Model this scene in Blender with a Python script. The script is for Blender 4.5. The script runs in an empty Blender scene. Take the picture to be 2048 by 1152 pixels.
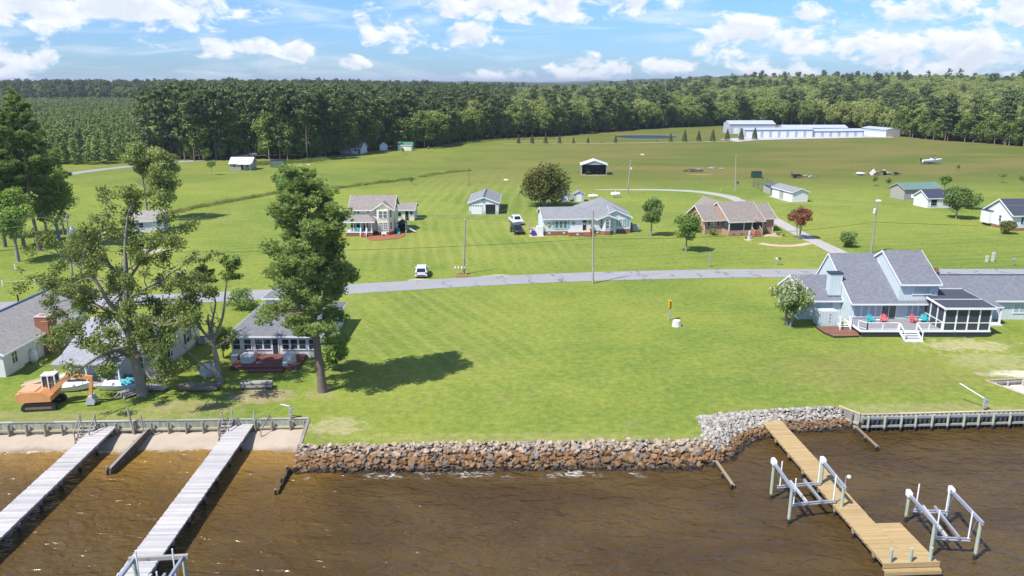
import bpy, math, random
import numpy as np
from mathutils import Vector, Matrix, noise as mnoise
R = math.radians
S = bpy.context.scene
COL = S.collection

# ------------------------------------------------------------ camera, sky, sun, exposure
CAM_H = 30.0
FPX = 1550.0                                   # focal length in pixels of a 2048 wide picture
PITCH = math.atan(413 / FPX)
cam = bpy.data.cameras.new('camera')
cam.sensor_width = 36.0
cam.lens = 36.0 * FPX / 2048
cam.clip_start = 0.5
cam.clip_end = 40000
camo = bpy.data.objects.new('camera', cam)
COL.objects.link(camo)
camo.location = (0, 0, CAM_H)
camo.rotation_euler = (math.pi / 2 - PITCH, 0, 0)
S.camera = camo

SUN_EL, SUN_AZ = R(54), math.atan2(-0.80, -0.60)      # the sun stands behind the camera's left shoulder
S.view_settings.view_transform = 'Standard'
S.view_settings.look = 'None'
S.view_settings.gamma = 1.0
S.view_settings.exposure = 0.82
S.render.engine = 'CYCLES'
S.cycles.max_bounces = 6
S.cycles.transparent_max_bounces = 12
S.cycles.volume_bounces = 0
S.cycles.use_denoising = True

world = bpy.data.worlds.new('World')
S.world = world
world.cycles.sampling_method = 'MANUAL'; world.cycles.sample_map_resolution = 256
world.use_nodes = True
wt = world.node_tree
wt.nodes.clear()

class N:
    """tiny node-graph writer"""
    def __init__(s, tree): s.t = tree
    def new(s, typ, **kw):
        n = s.t.nodes.new(typ)
        for k, v in kw.items(): setattr(n, k, v)
        return n
    def put(s, sock, v):
        if v is None: return
        if isinstance(v, bpy.types.NodeSocket): s.t.links.new(v, sock)
        else:
            try: sock.default_value = v
            except Exception:
                sock.default_value = (*v, 1.0) if len(v) == 3 else v
    def m(s, op, a, b=None, c=None, clamp=False):
        n = s.new('ShaderNodeMath', operation=op, use_clamp=clamp)
        for i, v in enumerate((a, b, c)): s.put(n.inputs[i], v)
        return n.outputs[0]
    def vm(s, op, a, b=None):
        n = s.new('ShaderNodeVectorMath', operation=op)
        s.put(n.inputs[0], a); s.put(n.inputs[1], b)
        return n.outputs[0]
    def mix(s, f, a, b, blend='MIX'):
        n = s.new('ShaderNodeMix', data_type='RGBA', blend_type=blend)
        s.put(n.inputs[0], f); s.put(n.inputs[6], a); s.put(n.inputs[7], b)
        return n.outputs[2]
    def noise(s, vec, scale, detail=3, rough=.55, dist=0., dim='3D'):
        n = s.new('ShaderNodeTexNoise', noise_dimensions=dim)
        s.put(n.inputs['Vector'], vec); n.inputs['Scale'].default_value = scale
        n.inputs['Detail'].default_value = detail; n.inputs['Roughness'].default_value = rough
        n.inputs['Distortion'].default_value = dist
        return n.outputs['Fac']
    def ramp(s, v, lo, hi, a=0., b=1.):
        n = s.new('ShaderNodeMapRange', interpolation_type='SMOOTHSTEP')
        for i, x in enumerate((v, lo, hi, a, b)): s.put(n.inputs[i], x)
        return n.outputs[0]
    def scale(s, vec, sc, rot=(0, 0, 0), loc=(0, 0, 0)):
        n = s.new('ShaderNodeMapping')
        s.put(n.inputs[0], vec); n.inputs['Scale'].default_value = sc
        n.inputs['Rotation'].default_value = rot; n.inputs['Location'].default_value = loc
        return n.outputs[0]
    def xyz(s, vec):
        n = s.new('ShaderNodeSeparateXYZ'); s.put(n.inputs[0], vec); return n.outputs
    def bump(s, h, strength=.4, dist=.05, normal=None):
        n = s.new('ShaderNodeBump'); s.put(n.inputs['Height'], h)
        n.inputs['Strength'].default_value = strength; n.inputs['Distance'].default_value = dist
        if normal: s.put(n.inputs['Normal'], normal)
        return n.outputs[0]

w = N(wt)
sky = w.new('ShaderNodeTexSky', sky_type='NISHITA', sun_disc=False)
sky.sun_elevation = SUN_EL
sky.sun_rotation = math.atan2(-0.80, -0.60)
sky.air_density = 1.0; sky.dust_density = 0.3; sky.ozone_density = 2.0
wdir = w.new('ShaderNodeTexCoord').outputs['Generated']
wx, wy, wz = w.xyz(wdir)
az = w.m('MULTIPLY', w.m('ARCTAN2', wx, wy), 57.2958)          # degrees to the right of north
el = w.m('MULTIPLY', w.m('ARCSINE', wz), 57.2958)
comb = w.new('ShaderNodeCombineXYZ'); w.put(comb.inputs[0], az); w.put(comb.inputs[1], w.m('MULTIPLY', el, 1.7))
skyp = comb.outputs[0]
n1 = w.noise(skyp, .42, 5, .58, .35)
n2 = w.noise(w.vm('ADD', skyp, (0.25, 0.9, 0)), .42, 3, .55, .35)
# cumulus banks low over the horizon: (azimuth, elevation, half width, half height, weight)
BANKS = [(-26.5, 4.6, 9.5, 1.5, 1.15), (-33.0, 1.2, 3.6, 1.5, 1.0), (-19.0, 2.2, 3.8, .75, .8), (-15.0, 2.0, 1.9, .9, .75), (-8.6, 3.3, 2.5, 1.3, .8), (-3.0, 3.1, 2.4, 1.1, .85),
         (2.0, 5.3, 9.5, 1.25, 1.05), (0.0, .15, 3.6, .8, .85), (5.3, .75, 3.0, 1.05, 1.0), (10.7, 1.1, 2.0, .8, .9), (17.0, 2.9, 5.2, 2.2, .72), (27.0, 3.2, 6.5, 1.9, .8), (33.0, 4.2, 5.0, 1.8, .8),
         (28.5, 1.2, 5.5, 1.0, 1.0), (18.0, .55, 3.5, .7, .8), (-11.0, 1.3, 1.4, .6, .6), (36.5, 1.4, 3.0, 1.0, 1.0), (-38., 3.5, 4, 2, .6), (44, 3, 6, 2, .9), (-47, 2, 5, 1.5, .9)]
def banks():
    acc = None
    for (a0, e0, ra, re, wgt) in BANKS:
        dx_ = w.m('MULTIPLY', w.m('SUBTRACT', az, a0), 1 / ra)
        dy_ = w.m('MULTIPLY', w.m('SUBTRACT', el, e0), 1 / re)
        q = w.m('SUBTRACT', wgt, w.m('ADD', w.m('MULTIPLY', dx_, dx_), w.m('MULTIPLY', dy_, dy_)))
        acc = q if acc is None else w.m('MAXIMUM', acc, q)
    return w.m('MAXIMUM', acc, -1.4)
high = w.noise(w.scale(wdir, (2.2, 2.2, 5)), 1.6, 3, .6, .4)           # broken cloud over the rest of the sky
upper = w.ramp(el, 6.5, 12, 0., 1.)
b1 = banks()
body = w.m('ADD', w.m('MULTIPLY', b1, .50), w.m('MULTIPLY', w.m('SUBTRACT', n1, .5), 3.0))
body = w.m('ADD', body, .04)
mask_low = w.ramp(body, -.06, .46)
veil = w.m('MULTIPLY', w.ramp(w.noise(w.scale(skyp, (.22, .8, 1)), .55, 4, .6, .8), .45, .78), .50)
mask = w.m('MAXIMUM', mask_low, veil)
mask = w.mix(upper, mask, w.ramp(high, .52, .66))
shade = w.ramp(w.m('ADD', w.m('MULTIPLY', b1, .50), w.m('MULTIPLY', w.m('SUBTRACT', n2, .5), 3.0)), -.3, 1.0)
skyc = w.mix(1.0, sky.outputs[0], w.mix(w.ramp(el, 0., 9.), (.46, .72, 1.20, 1), (.62, .88, 1.36, 1)), 'MULTIPLY')
cloudc = w.mix(shade, (8.0, 8.2, 8.6, 1), (5.9, 6.4, 7.2, 1))
allc = w.mix(mask, skyc, cloudc)
bg = w.new('ShaderNodeBackground')
w.put(bg.inputs[0], allc); bg.inputs[1].default_value = 0.077
wo = w.new('ShaderNodeOutputWorld'); wt.links.new(bg.outputs[0], wo.inputs[0])

sl = bpy.data.lights.new('sun', 'SUN')
sl.energy = 4.0; sl.angle = R(.5); sl.color = (1.0, .955, .88)
so = bpy.data.objects.new('sun', sl); COL.objects.link(so)
sdir = Vector((-0.80 * math.cos(SUN_EL), -0.60 * math.cos(SUN_EL), math.sin(SUN_EL)))
so.rotation_euler = sdir.to_track_quat('Z', 'Y').to_euler()
so.location = sdir * 200

# ------------------------------------------------------------ measuring: where a sight line meets the level z
_c, _s = math.cos(PITCH), math.sin(PITCH)
def G(u, v, z=0.):
    x, y = (u - 1024) / FPX, -(v - 576) / FPX
    t = (z - CAM_H) / (-_s + y * _c)
    return (x * t, (_c + y * _s) * t)
def HT(v, Y):                                   # height reached at distance Y by a sight line at row v
    y = -(v - 576) / FPX
    return CAM_H + (-_s + y * _c) * Y / (_c + y * _s)

# ------------------------------------------------------------ materials
MATS = {}
def mat(name, col, rough=.7, metal=0., var=.12, vscale=2., bump=0., bscale=20., bdist=.02, spec=.4, coords='Object', fn=None, emit=None):
    """plain procedural surface: colour mottled by noise, fine relief from a second noise"""
    if name in MATS: return MATS[name]
    m = bpy.data.materials.new(name); m.use_nodes = True
    t = m.node_tree; g = N(t); b = t.nodes['Principled BSDF']
    co = g.new('ShaderNodeTexCoord').outputs[coords]
    b.inputs['Roughness'].default_value = rough; b.inputs['Metallic'].default_value = metal
    b.inputs['Specular IOR Level'].default_value = spec
    c = (*col, 1)
    if var:
        n = g.noise(co, vscale, 4, .6)
        n_b = g.noise(co, vscale * 6.3, 2, .5)
        f = g.m('ADD', g.m('MULTIPLY', n, .7), g.m('MULTIPLY', n_b, .3))
        lo = tuple(max(0, x * (1 - 2 * var)) for x in col); hi = tuple(min(1, x * (1 + 2 * var)) for x in col)
        c = g.mix(f, lo, hi)
    if fn: c = fn(g, co, c, b)
    g.put(b.inputs['Base Color'], c)
    if bump:
        h = g.noise(co, bscale, 3, .6)
        g.put(b.inputs['Normal'], g.bump(h, bump, bdist))
    MATS[name] = m
    return m

def siding(name, col, lap=.18, vertical=False, rough=.6):
    def fn(g, co, c, b):
        x, y, z = g.xyz(co)
        if vertical: p = g.m('FRACT', g.m('MULTIPLY', g.m('ADD', x, g.m('MULTIPLY', y, 1.0)), 1 / lap))
        else: p = g.m('FRACT', g.m('MULTIPLY', z, 1 / lap))
        g.put(b.inputs['Normal'], g.bump(g.m('GREATER_THAN', p, .12) if vertical else p, .7, .02))
        return g.mix(g.m('LESS_THAN', p, .1), c, tuple(v * .82 for v in col))
    return mat(name, col, rough, 0, .04, .8, fn=fn)

def shingle(name, col, rough=.9):
    def fn(g, co, c, b):
        geo = g.new('ShaderNodeNewGeometry')
        k = g.new('ShaderNodeTexBrick'); k.offset = .5
        for nm, v in (('Scale', 1.), ('Mortar Size', .004), ('Brick Width', .33), ('Row Height', .16), ('Bias', 0.)): k.inputs[nm].default_value = v
        g.put(k.inputs['Vector'], co)
        k.inputs['Color1'].default_value = (.62, .62, .62, 1); k.inputs['Color2'].default_value = (1.18, 1.18, 1.18, 1); k.inputs['Mortar'].default_value = (.6, .6, .6, 1)
        fl = g.noise(co, 26., 2, .7)
        c2 = g.mix(1., c, k.outputs[0], 'MULTIPLY')
        return g.mix(.55, c2, g.mix(g.ramp(fl, .3, .7), tuple(v * .55 for v in col), tuple(v * 1.5 for v in col)))
    return mat(name, col, rough, 0, .12, .5, bump=.5, bscale=30, fn=fn, spec=.2)

def brickmat(name, col):
    def fn(g, co, c, b):
        x, y, z = g.xyz(co)
        cb = g.new('ShaderNodeCombineXYZ'); g.put(cb.inputs[0], g.m('ADD', x, y)); g.put(cb.inputs[1], z)
        k = g.new('ShaderNodeTexBrick')
        for nm, v in (('Scale', 1.), ('Mortar Size', .008), ('Brick Width', .22), ('Row Height', .075)): k.inputs[nm].default_value = v
        g.put(k.inputs['Vector'], cb.outputs[0])
        k.inputs['Color1'].default_value = (.7, .7, .7, 1); k.inputs['Color2'].default_value = (1.25, 1.15, 1.1, 1); k.inputs['Mortar'].default_value = (1.3, 1.35, 1.4, 1)
        return g.mix(1., c, k.outputs[0], 'MULTIPLY')
    return mat(name, col, .85, 0, .1, 1.5, fn=fn)

def woodgrain(name, col, var=.16, rough=.8, stain=None):
    def fn(g, co, c, b):
        # boards share object space: a coarse step noise gives each its own tone, a stretched one the grain
        x, y, z = g.xyz(co)
        tone = g.new('ShaderNodeTexWhiteNoise', noise_dimensions='1D')
        a = g.new('ShaderNodeAttribute'); a.attribute_name = 'tone'
        g.put(tone.inputs['W'], a.outputs['Fac'])
        t = g.ramp(a.outputs['Fac'], 0, 1, 1 - var * 1.6, 1 + var * 1.4)
        cc = g.mix(1., c, g.new_rgb(t), 'MULTIPLY')
        gr = g.noise(g.scale(co, (3, 14, 14)), 2.2, 4, .65)
        cc = g.mix(g.ramp(gr, .35, .75, 0, .45), cc, tuple(v * .6 for v in col))
        if stain:
            cc = g.mix(g.ramp(g.noise(co, .9, 3, .6), .55, .72, 0, .7), cc, stain)
        return cc
    return mat(name, col, rough, 0, .1, 1.2, fn=fn, spec=.25)
def _new_rgb(s, v):
    n = s.new('ShaderNodeCombineColor')
    for i in range(3): s.put(n.inputs[i], v)
    return n.outputs[0]
N.new_rgb = _new_rgb

def glassmat(name='window_glass', col=(.03, .045, .06)):
    return mat(name, col, .06, 0, .3, .7, spec=.8)

LEAF = 2.25
def leafmat(name, c1, c2, c3=None, trans=.36, rough=.55):
    """foliage: each leaf carries 'tone' (0..1) that blends the tree's own leaf colours; thin leaves let light through"""
    if name in MATS: return MATS[name]
    c1, c2, c3 = [None if q is None else (q[0] * LEAF, q[1] * LEAF, q[2] * LEAF, 1) for q in (c1, c2, c3)]
    m = bpy.data.materials.new(name); m.use_nodes = True
    t = m.node_tree; t.nodes.clear(); g = N(t)
    a = g.new('ShaderNodeAttribute'); a.attribute_name = 'tone'
    oi = g.new('ShaderNodeObjectInfo')
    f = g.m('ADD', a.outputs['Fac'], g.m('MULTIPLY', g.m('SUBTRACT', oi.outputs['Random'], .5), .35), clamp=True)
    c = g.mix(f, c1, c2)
    if c3: c = g.mix(g.ramp(a.outputs['Fac'], .86, .97), c, c3)
    p = g.new('ShaderNodeBsdfPrincipled'); g.put(p.inputs['Base Color'], c)
    p.inputs['Roughness'].default_value = rough; p.inputs['Specular IOR Level'].default_value = .25
    tr = g.new('ShaderNodeBsdfTranslucent'); g.put(tr.inputs[0], g.mix(1., c, (1.3, 1.25, .5, 1), 'MULTIPLY'))
    mx = g.new('ShaderNodeMixShader'); mx.inputs[0].default_value = trans
    t.links.new(p.outputs[0], mx.inputs[1]); t.links.new(tr.outputs[0], mx.inputs[2])
    o = g.new('ShaderNodeOutputMaterial'); t.links.new(mx.outputs[0], o.inputs[0])
    MATS[name] = m
    return m

# ------------------------------------------------------------ mesh building
class MB:
    def __init__(s): s.v = []; s.f = []; s.t = []
    def add(s, v, f, tone=None):
        o = len(s.v); s.v += [tuple(p) for p in v]; s.f += [tuple(i + o for i in q) for q in f]
        s.t += [random.random() if tone is None else tone] * len(f)
        return s
    def box(s, x0, x1, y0, y1, z0, z1, tone=None):
        v = [(x, y, z) for z in (z0, z1) for y in (y0, y1) for x in (x0, x1)]
        return s.add(v, [(0, 2, 3, 1), (4, 5, 7, 6), (0, 1, 5, 4), (2, 6, 7, 3), (0, 4, 6, 2), (1, 3, 7, 5)], tone)
    def cbox(s, c, sz, tone=None):
        return s.box(c[0] - sz[0] / 2, c[0] + sz[0] / 2, c[1] - sz[1] / 2, c[1] + sz[1] / 2, c[2] - sz[2] / 2, c[2] + sz[2] / 2, tone)
    def beam(s, a, b, w_, h_, up=(0, 0, 1), tone=None):
        a, b = Vector(a), Vector(b); d = (b - a)
        if d.length < 1e-6: return s
        d.normalize(); u = Vector(up)
        if abs(d.dot(u)) > .98: u = Vector((1, 0, 0))
        sd = d.cross(u).normalized(); u = sd.cross(d).normalized()
        v = [p + sd * (i * w_ / 2) + u * (j * h_ / 2) for p in (a, b) for (i, j) in ((-1, -1), (1, -1), (1, 1), (-1, 1))]
        return s.add(v, [(3, 2, 1, 0), (4, 5, 6, 7), (0, 1, 5, 4), (1, 2, 6, 5), (2, 3, 7, 6), (3, 0, 4, 7)], tone)
    def tube(s, pts, rad, n=8, cap=True, tone=None):
        pts = [Vector(p) for p in pts]
        if not hasattr(rad, '__len__'): rad = [rad] * len(pts)
        v = []; ref = None
        for i, p in enumerate(pts):
            d = (pts[min(i + 1, len(pts) - 1)] - pts[max(i - 1, 0)])
            d = d.normalized() if d.length > 1e-9 else Vector((0, 0, 1))
            if ref is None: ref = Vector((1, 0, 0)) if abs(d.x) < .8 else Vector((0, 1, 0))
            a = (ref - d * ref.dot(d)).normalized(); b = d.cross(a); ref = a
            for k in range(n):
                q = 2 * math.pi * k / n
                v.append(p + (a * math.cos(q) + b * math.sin(q)) * rad[i])
        f = []
        for i in range(len(pts) - 1):
            for k in range(n):
                f.append((i * n + k, i * n + (k + 1) % n, (i + 1) * n + (k + 1) % n, (i + 1) * n + k))
        if cap:
            f.append(tuple(range(n - 1, -1, -1))); f.append(tuple((len(pts) - 1) * n + k for k in range(n)))
        return s.add(v, f, tone)
    def prism(s, poly, z0, z1, tone=None):
        n = len(poly)
        v = [(x, y, z0) for x, y in poly] + [(x, y, z1) for x, y in poly]
        return s.add(v, [tuple(range(n - 1, -1, -1)), tuple(range(n, 2 * n))] + [(i, (i + 1) % n, n + (i + 1) % n, n + i) for i in range(n)], tone)
    def extr(s, prof, axis, a0, a1, tone=None):
        """profile of (h, z) pairs pushed along x (axis 'x', h = y) or y (axis 'y', h = x)"""
        n = len(prof); P = (lambda a, h, z: (a, h, z)) if axis == 'x' else (lambda a, h, z: (h, a, z))
        v = [P(a0, h, z) for h, z in prof] + [P(a1, h, z) for h, z in prof]
        f = [tuple(range(n - 1, -1, -1)), tuple(range(n, 2 * n))] + [(i, (i + 1) % n, n + (i + 1) % n, n + i) for i in range(n)]
        if axis == 'y': f = [tuple(reversed(q)) for q in f]
        return s.add(v, f, tone)
    def lathe(s, prof, c=(0, 0, 0), n=12, tone=None):
        v = [(c[0] + r * math.cos(2 * math.pi * k / n), c[1] + r * math.sin(2 * math.pi * k / n), c[2] + z) for r, z in prof for k in range(n)]
        f = [(i * n + k, i * n + (k + 1) % n, (i + 1) * n + (k + 1) % n, (i + 1) * n + k) for i in range(len(prof) - 1) for k in range(n)]
        return s.add(v, f, tone)
    def ball(s, c, r, n=8, m=5, tone=None, jit=0., seed=0):
        rng = random.Random(seed); rx, ry, rz = r if hasattr(r, '__len__') else (r, r, r)
        v = [(c[0], c[1], c[2] - rz)]
        for i in range(1, m):
            a = math.pi * i / m
            for k in range(n):
                j = 1 + rng.uniform(-jit, jit); q = 2 * math.pi * k / n
                v.append((c[0] + rx * j * math.sin(a) * math.cos(q), c[1] + ry * j * math.sin(a) * math.sin(q), c[2] - rz * j * math.cos(a)))
        v.append((c[0], c[1], c[2] + rz)); e = len(v) - 1
        f = [(0, 1 + (k + 1) % n, 1 + k) for k in range(n)]
        for i in range(m - 2):
            for k in range(n):
                f.append((1 + i * n + k, 1 + i * n + (k + 1) % n, 1 + (i + 1) * n + (k + 1) % n, 1 + (i + 1) * n + k))
        f += [(e, 1 + (m - 2) * n + k, 1 + (m - 2) * n + (k + 1) % n) for k in range(n)]
        return s.add(v, f, tone)
    def mesh(s, name, m, smooth=False):
        me = bpy.data.meshes.new(name); me.from_pydata(s.v, [], s.f)
        at = me.attributes.new('tone', 'FLOAT', 'FACE'); at.data.foreach_set('value', s.t)
        if m: me.materials.append(m)
        if smooth: me.polygons.foreach_set('use_smooth', [True] * len(me.polygons))
        me.update()
        return me
    def build(s, name, m, parent=None, smooth=False, **props):
        o = bpy.data.objects.new(name, s.mesh(name, m, smooth)); COL.objects.link(o)
        if parent: o.parent = parent
        for k, v in props.items(): o[k] = v
        return o

def thing(name, label, cat, loc=(0, 0, 0), rz=0., group=None):
    o = bpy.data.objects.new(name, None); COL.objects.link(o)
    o.empty_display_size = .3
    o.location = loc if len(loc) == 3 else (*loc, 0); o.rotation_euler = (0, 0, rz)
    o['label'] = label; o['category'] = cat
    if group: o['group'] = group
    return o
def tag(o, label, cat, group=None):
    o['label'] = label; o['category'] = cat
    if group: o['group'] = group
    return o
def struct(o): o['kind'] = 'structure'; return o
def stuff(o): o['kind'] = 'stuff'; return o
def copy_tree(o, parent=None, label=None):
    c = o.copy(); COL.objects.link(c); c.parent = parent
    if label: c['label'] = label
    for ch in o.children: copy_tree(ch, c)
    return c
def inst(name, me, parent, loc, rz=0., sc=(1, 1, 1), rot=None):
    o = bpy.data.objects.new(name, me); COL.objects.link(o); o.parent = parent
    o.location = loc; o.rotation_euler = rot or (0, 0, rz); o.scale = sc
    return o
# ============================================================ the setting: ground, road, water
WATER = -1.55
GRASS_END = 530.
def hill(x, y):
    """level by the river, rising gently beyond the woods' front, higher to the east"""
    def sm(a): a = max(0., min(1., a)); return a * a * (3 - 2 * a)
    k = sm((y - 560) / 500)
    h = 4 * k + 17 * sm((y - 560) / 440) * sm((x - 40 - .05 * y) / 330) * (1 - .35 * sm((x - 520) / 500))
    h -= 6 * sm((y - 1300) / 1500) * sm((x - 40) / 300)
    return h

SHORE = [(-330, 63.0), (-90, 63.5), (-60, 64.37), (-18.75, 65.87), (-18.15, 60.35), (-8, 60.75), (6, 61.2), (16.6, 61.45), (17.3, 66.4), (23.4, 67.7), (31.3, 68.55), (32.5, 66.62), (48.2, 67.55), (56, 68.0), (62, 68.4), (51, 71.0),
         (49.15, 75.15), (62, 76.9), (330, 79)]
import bmesh
from mathutils.geometry import tessellate_polygon
def make_ground():
    bm = bmesh.new()
    far = GRASS_END + 10
    outline = SHORE + [(700, 79), (700, far), (-700, far), (-700, 63)]
    vs = [bm.verts.new((x, y, 0)) for x, y in outline]
    for tri in tessellate_polygon([[Vector((x, y, 0)) for x, y in outline]]): bm.faces.new([vs[i] for i in tri])
    # beyond the woods' front the land rolls on to the horizon
    xs = [-16000, -8000, -4000, -2000, -1200, -700, -500, -300, -200, -100, 0, 60, 120, 180, 240, 300, 360, 420, 500, 600, 700, 900, 1200, 2000, 4000, 8000, 16000]
    ys = [far, 560, 580, 600, 625, 650, 700, 760, 820, 900, 980, 1060, 1150, 1300, 1600, 2000, 2600, 3500, 5000, 8000, 14000, 24000]
    grid = [[bm.verts.new((x, y, hill(x, y))) for x in xs] for y in ys]
    for j in range(len(ys) - 1):
        for i in range(len(xs) - 1):
            bm.faces.new((grid[j][i], grid[j][i + 1], grid[j + 1][i + 1], grid[j + 1][i]))
    for (xa, xb) in ((-16000, -700), (700, 16000)):
        q = [bm.verts.new(p) for p in ((xa, 63 if xa < 0 else 79, 0), (xb, 63 if xa < 0 else 79, 0), (xb, far, 0), (xa, far, 0))]
        bm.faces.new(q)
    bmesh.ops.recalc_face_normals(bm, faces=bm.faces)
    for f in bm.faces:
        if f.normal.z < 0: f.normal_flip()
    me = bpy.data.meshes.new('ground'); bm.to_mesh(me); bm.free()
    me.materials.append(grass_material())
    o = bpy.data.objects.new('ground', me); COL.objects.link(o)
    return struct(o)

def grass_material():
    m = bpy.data.materials.new('grass'); m.use_nodes = True
    t = m.node_tree; g = N(t); b = t.nodes['Principled BSDF']
    co = g.new('ShaderNodeTexCoord').outputs['Object']
    x, y, z = g.xyz(co)
    big = g.noise(co, .028, 4, .55, .6)
    mid = g.noise(co, .16, 4, .6, .3)
    fine = g.noise(co, 1.3, 4, .7)
    vfine = g.noise(co, 7., 3, .7)
    blend = g.m('ADD', g.m('ADD', g.m('MULTIPLY', big, .55), g.m('MULTIPLY', mid, .28)), g.m('MULTIPLY', fine, .17))
    lush, yellow, dull = (.130, .190, .034, 1), (.226, .260, .050, 1), (.225, .200, .082, 1)
    c = g.mix(g.ramp(blend, .36, .62), lush, yellow)
    # mown swaths run up the open lot from the river
    def swath(ang, width, stren, x0, x1, y0, y1, soft=8.):
        rot = g.scale(co, (1, 1, 1), (0, 0, ang))
        rx, ry, _ = g.xyz(rot)
        wav = g.m('ADD', rx, g.m('MULTIPLY', g.noise(co, .03, 2), 4.))
        s_ = g.m('SINE', g.m('MULTIPLY', wav, 2 * math.pi / width))
        s_ = g.m('ADD', g.m('MULTIPLY', s_, .22), g.m('MULTIPLY', g.noise(g.scale(rot, (1.1, .03, 1)), 1., 3, .6), 1.25))
        zone = g.m('MULTIPLY', g.m('MULTIPLY', g.ramp(x, x0 - soft, x0 + soft), g.ramp(x, x1 - soft, x1 + soft, 1, 0)), g.m('MULTIPLY', g.ramp(y, y0 - soft, y0 + soft), g.ramp(y, y1 - soft, y1 + soft, 1, 0)))
        return g.m('MULTIPLY', g.m('MULTIPLY', g.ramp(s_, .45, .95), zone), stren)
    for (ang, wd, st, *zn) in ((R(-28), 2.1, .42, -22, 4, 74, 112), (R(-8), 2.3, .5, -32, 14, 126, 172), (R(62), 2.0, .12, 2, 36, 66, 112), (R(4), 3.2, .5, -30, 8, 176, 272), (R(80), 3., .3, 10, 100, 126, 205), (R(70), 3., .3, -75, -28, 122, 200)):
        c = g.mix(swath(ang, wd, st, *zn), c, (.265, .28, .085, 1))
    # unmown hay field beyond the houses, browner where the seed heads ripen
    edge = g.m('ADD', y, g.m('MULTIPLY', g.m('SUBTRACT', big, .5), 60.))
    field = g.m('MULTIPLY', g.ramp(edge, 205, 262), g.ramp(x, -70, 60, .30, 1.))
    fieldc = g.mix(g.ramp(g.noise(g.scale(co, (.35, 1., 1)), .042, 5, .62, .5), .36, .64), (.102, .128, .028, 1), (.172, .148, .050, 1))
    fieldc = g.mix(g.ramp(g.noise(g.scale(co, (.4, 1.4, 1)), .10, 3, .6), .60, .74, 0, .55), fieldc, (.16, .17, .038, 1))
    c = g.mix(g.m('MULTIPLY', field, .92), c, fieldc)
    # bare sandy soil
    def patch(px, py, rx, ry, k=1., n_=.5):
        dx = g.m('MULTIPLY', g.m('SUBTRACT', x, px), 1 / rx); dy = g.m('MULTIPLY', g.m('SUBTRACT', y, py), 1 / ry)
        d = g.m('SQRT', g.m('ADD', g.m('MULTIPLY', dx, dx), g.m('MULTIPLY', dy, dy)))
        d = g.m('ADD', d, g.m('MULTIPLY', g.m('SUBTRACT', g.noise(co, .75, 5, .72, .4), .5), n_ * 3))
        return g.ramp(d, .55, 1.05, k, 0)
    soils = [(56.5, 77.2, 7.5, 1.3, .9, .5, (.62, .56, .46, 1)), (53.5, 86.4, 6.0, 2.4, .5, 1.0, (.50, .43, .28, 1)), (53.5, 81, 6.5, 3.6, .4, 1.1, (.42, .37, .22, 1)), (38, 78, 13, 7, .42, 1.0, (.19, .17, .065, 1)), (-24.8, 71.2, 3.8, 2.1, .8, .7, (.33, .26, .16, 1)), (-31, 68.6, 6.5, 1.7, .55, .8, (.33, .27, .15, 1)),
             (-15.6, 64.2, 2.8, 2.2, .6, 1.0, (.40, .34, .20, 1)), (-14.6, 117.4, 2.2, 1.0, .95, .4, (.45, .38, .27, 1)), (-2.1, 119.8, 3.2, 1.5, .75, .5, (.46, .38, .25, 1)), (-19, 71.6, 1.9, 1.5, .45, .6, (.30, .26, .14, 1)), (0, 62.0, 21, 1.0, .35, .5, (.33, .30, .13, 1)), (40, 67.9, 12, 2.0, .40, .7, (.34, .30, .16, 1)),
             (-43, 66.4, 18, 1.5, .35, .8, (.33, .28, .15, 1)), (27, 258, 5.5, 3.0, .6, .3, (.30, .25, .18, 1)), (-66.5, 139, 5, 2.2, .9, .5, (.47, .41, .33, 1)), (63, 259.5, 5, 1.2, .7, .6, (.36, .30, .2, 1)), (-4.5, 279, 3.2, 2.2, .7, .4, (.13, .12, .09, 1))]
    for (px, py, rx, ry, k, n_, cc) in soils:
        c = g.mix(patch(px, py, rx, ry, k, n_), c, cc)
    dry = g.m('MULTIPLY', g.ramp(g.noise(co, .22, 5, .68, .5), .55, .70), g.ramp(y, 60, 118, .55, .12))
    c = g.mix(dry, c, dull)
    # past the woods' front the ground is forest floor
    c = g.mix(g.ramp(g.m('ADD', y, g.m('MULTIPLY', x, .0)), 620, 660), c, (.030, .040, .014, 1))
    sp = g.mix(g.ramp(g.m('ADD', g.m('MULTIPLY', fine, .5), g.m('MULTIPLY', vfine, .5)), .35, .66), (.72, .76, .66, 1), (1.24, 1.2, 1.22, 1))
    c = g.mix(.85, c, g.mix(1., c, sp, 'MULTIPLY'))
    g.put(b.inputs['Base Color'], c)
    b.inputs['Roughness'].default_value = .95; b.inputs['Specular IOR Level'].default_value = .08
    g.put(b.inputs['Normal'], g.bump(g.m('ADD', g.m('MULTIPLY', fine, .6), vfine), .55, .10))
    return m
ground = make_ground()

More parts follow.
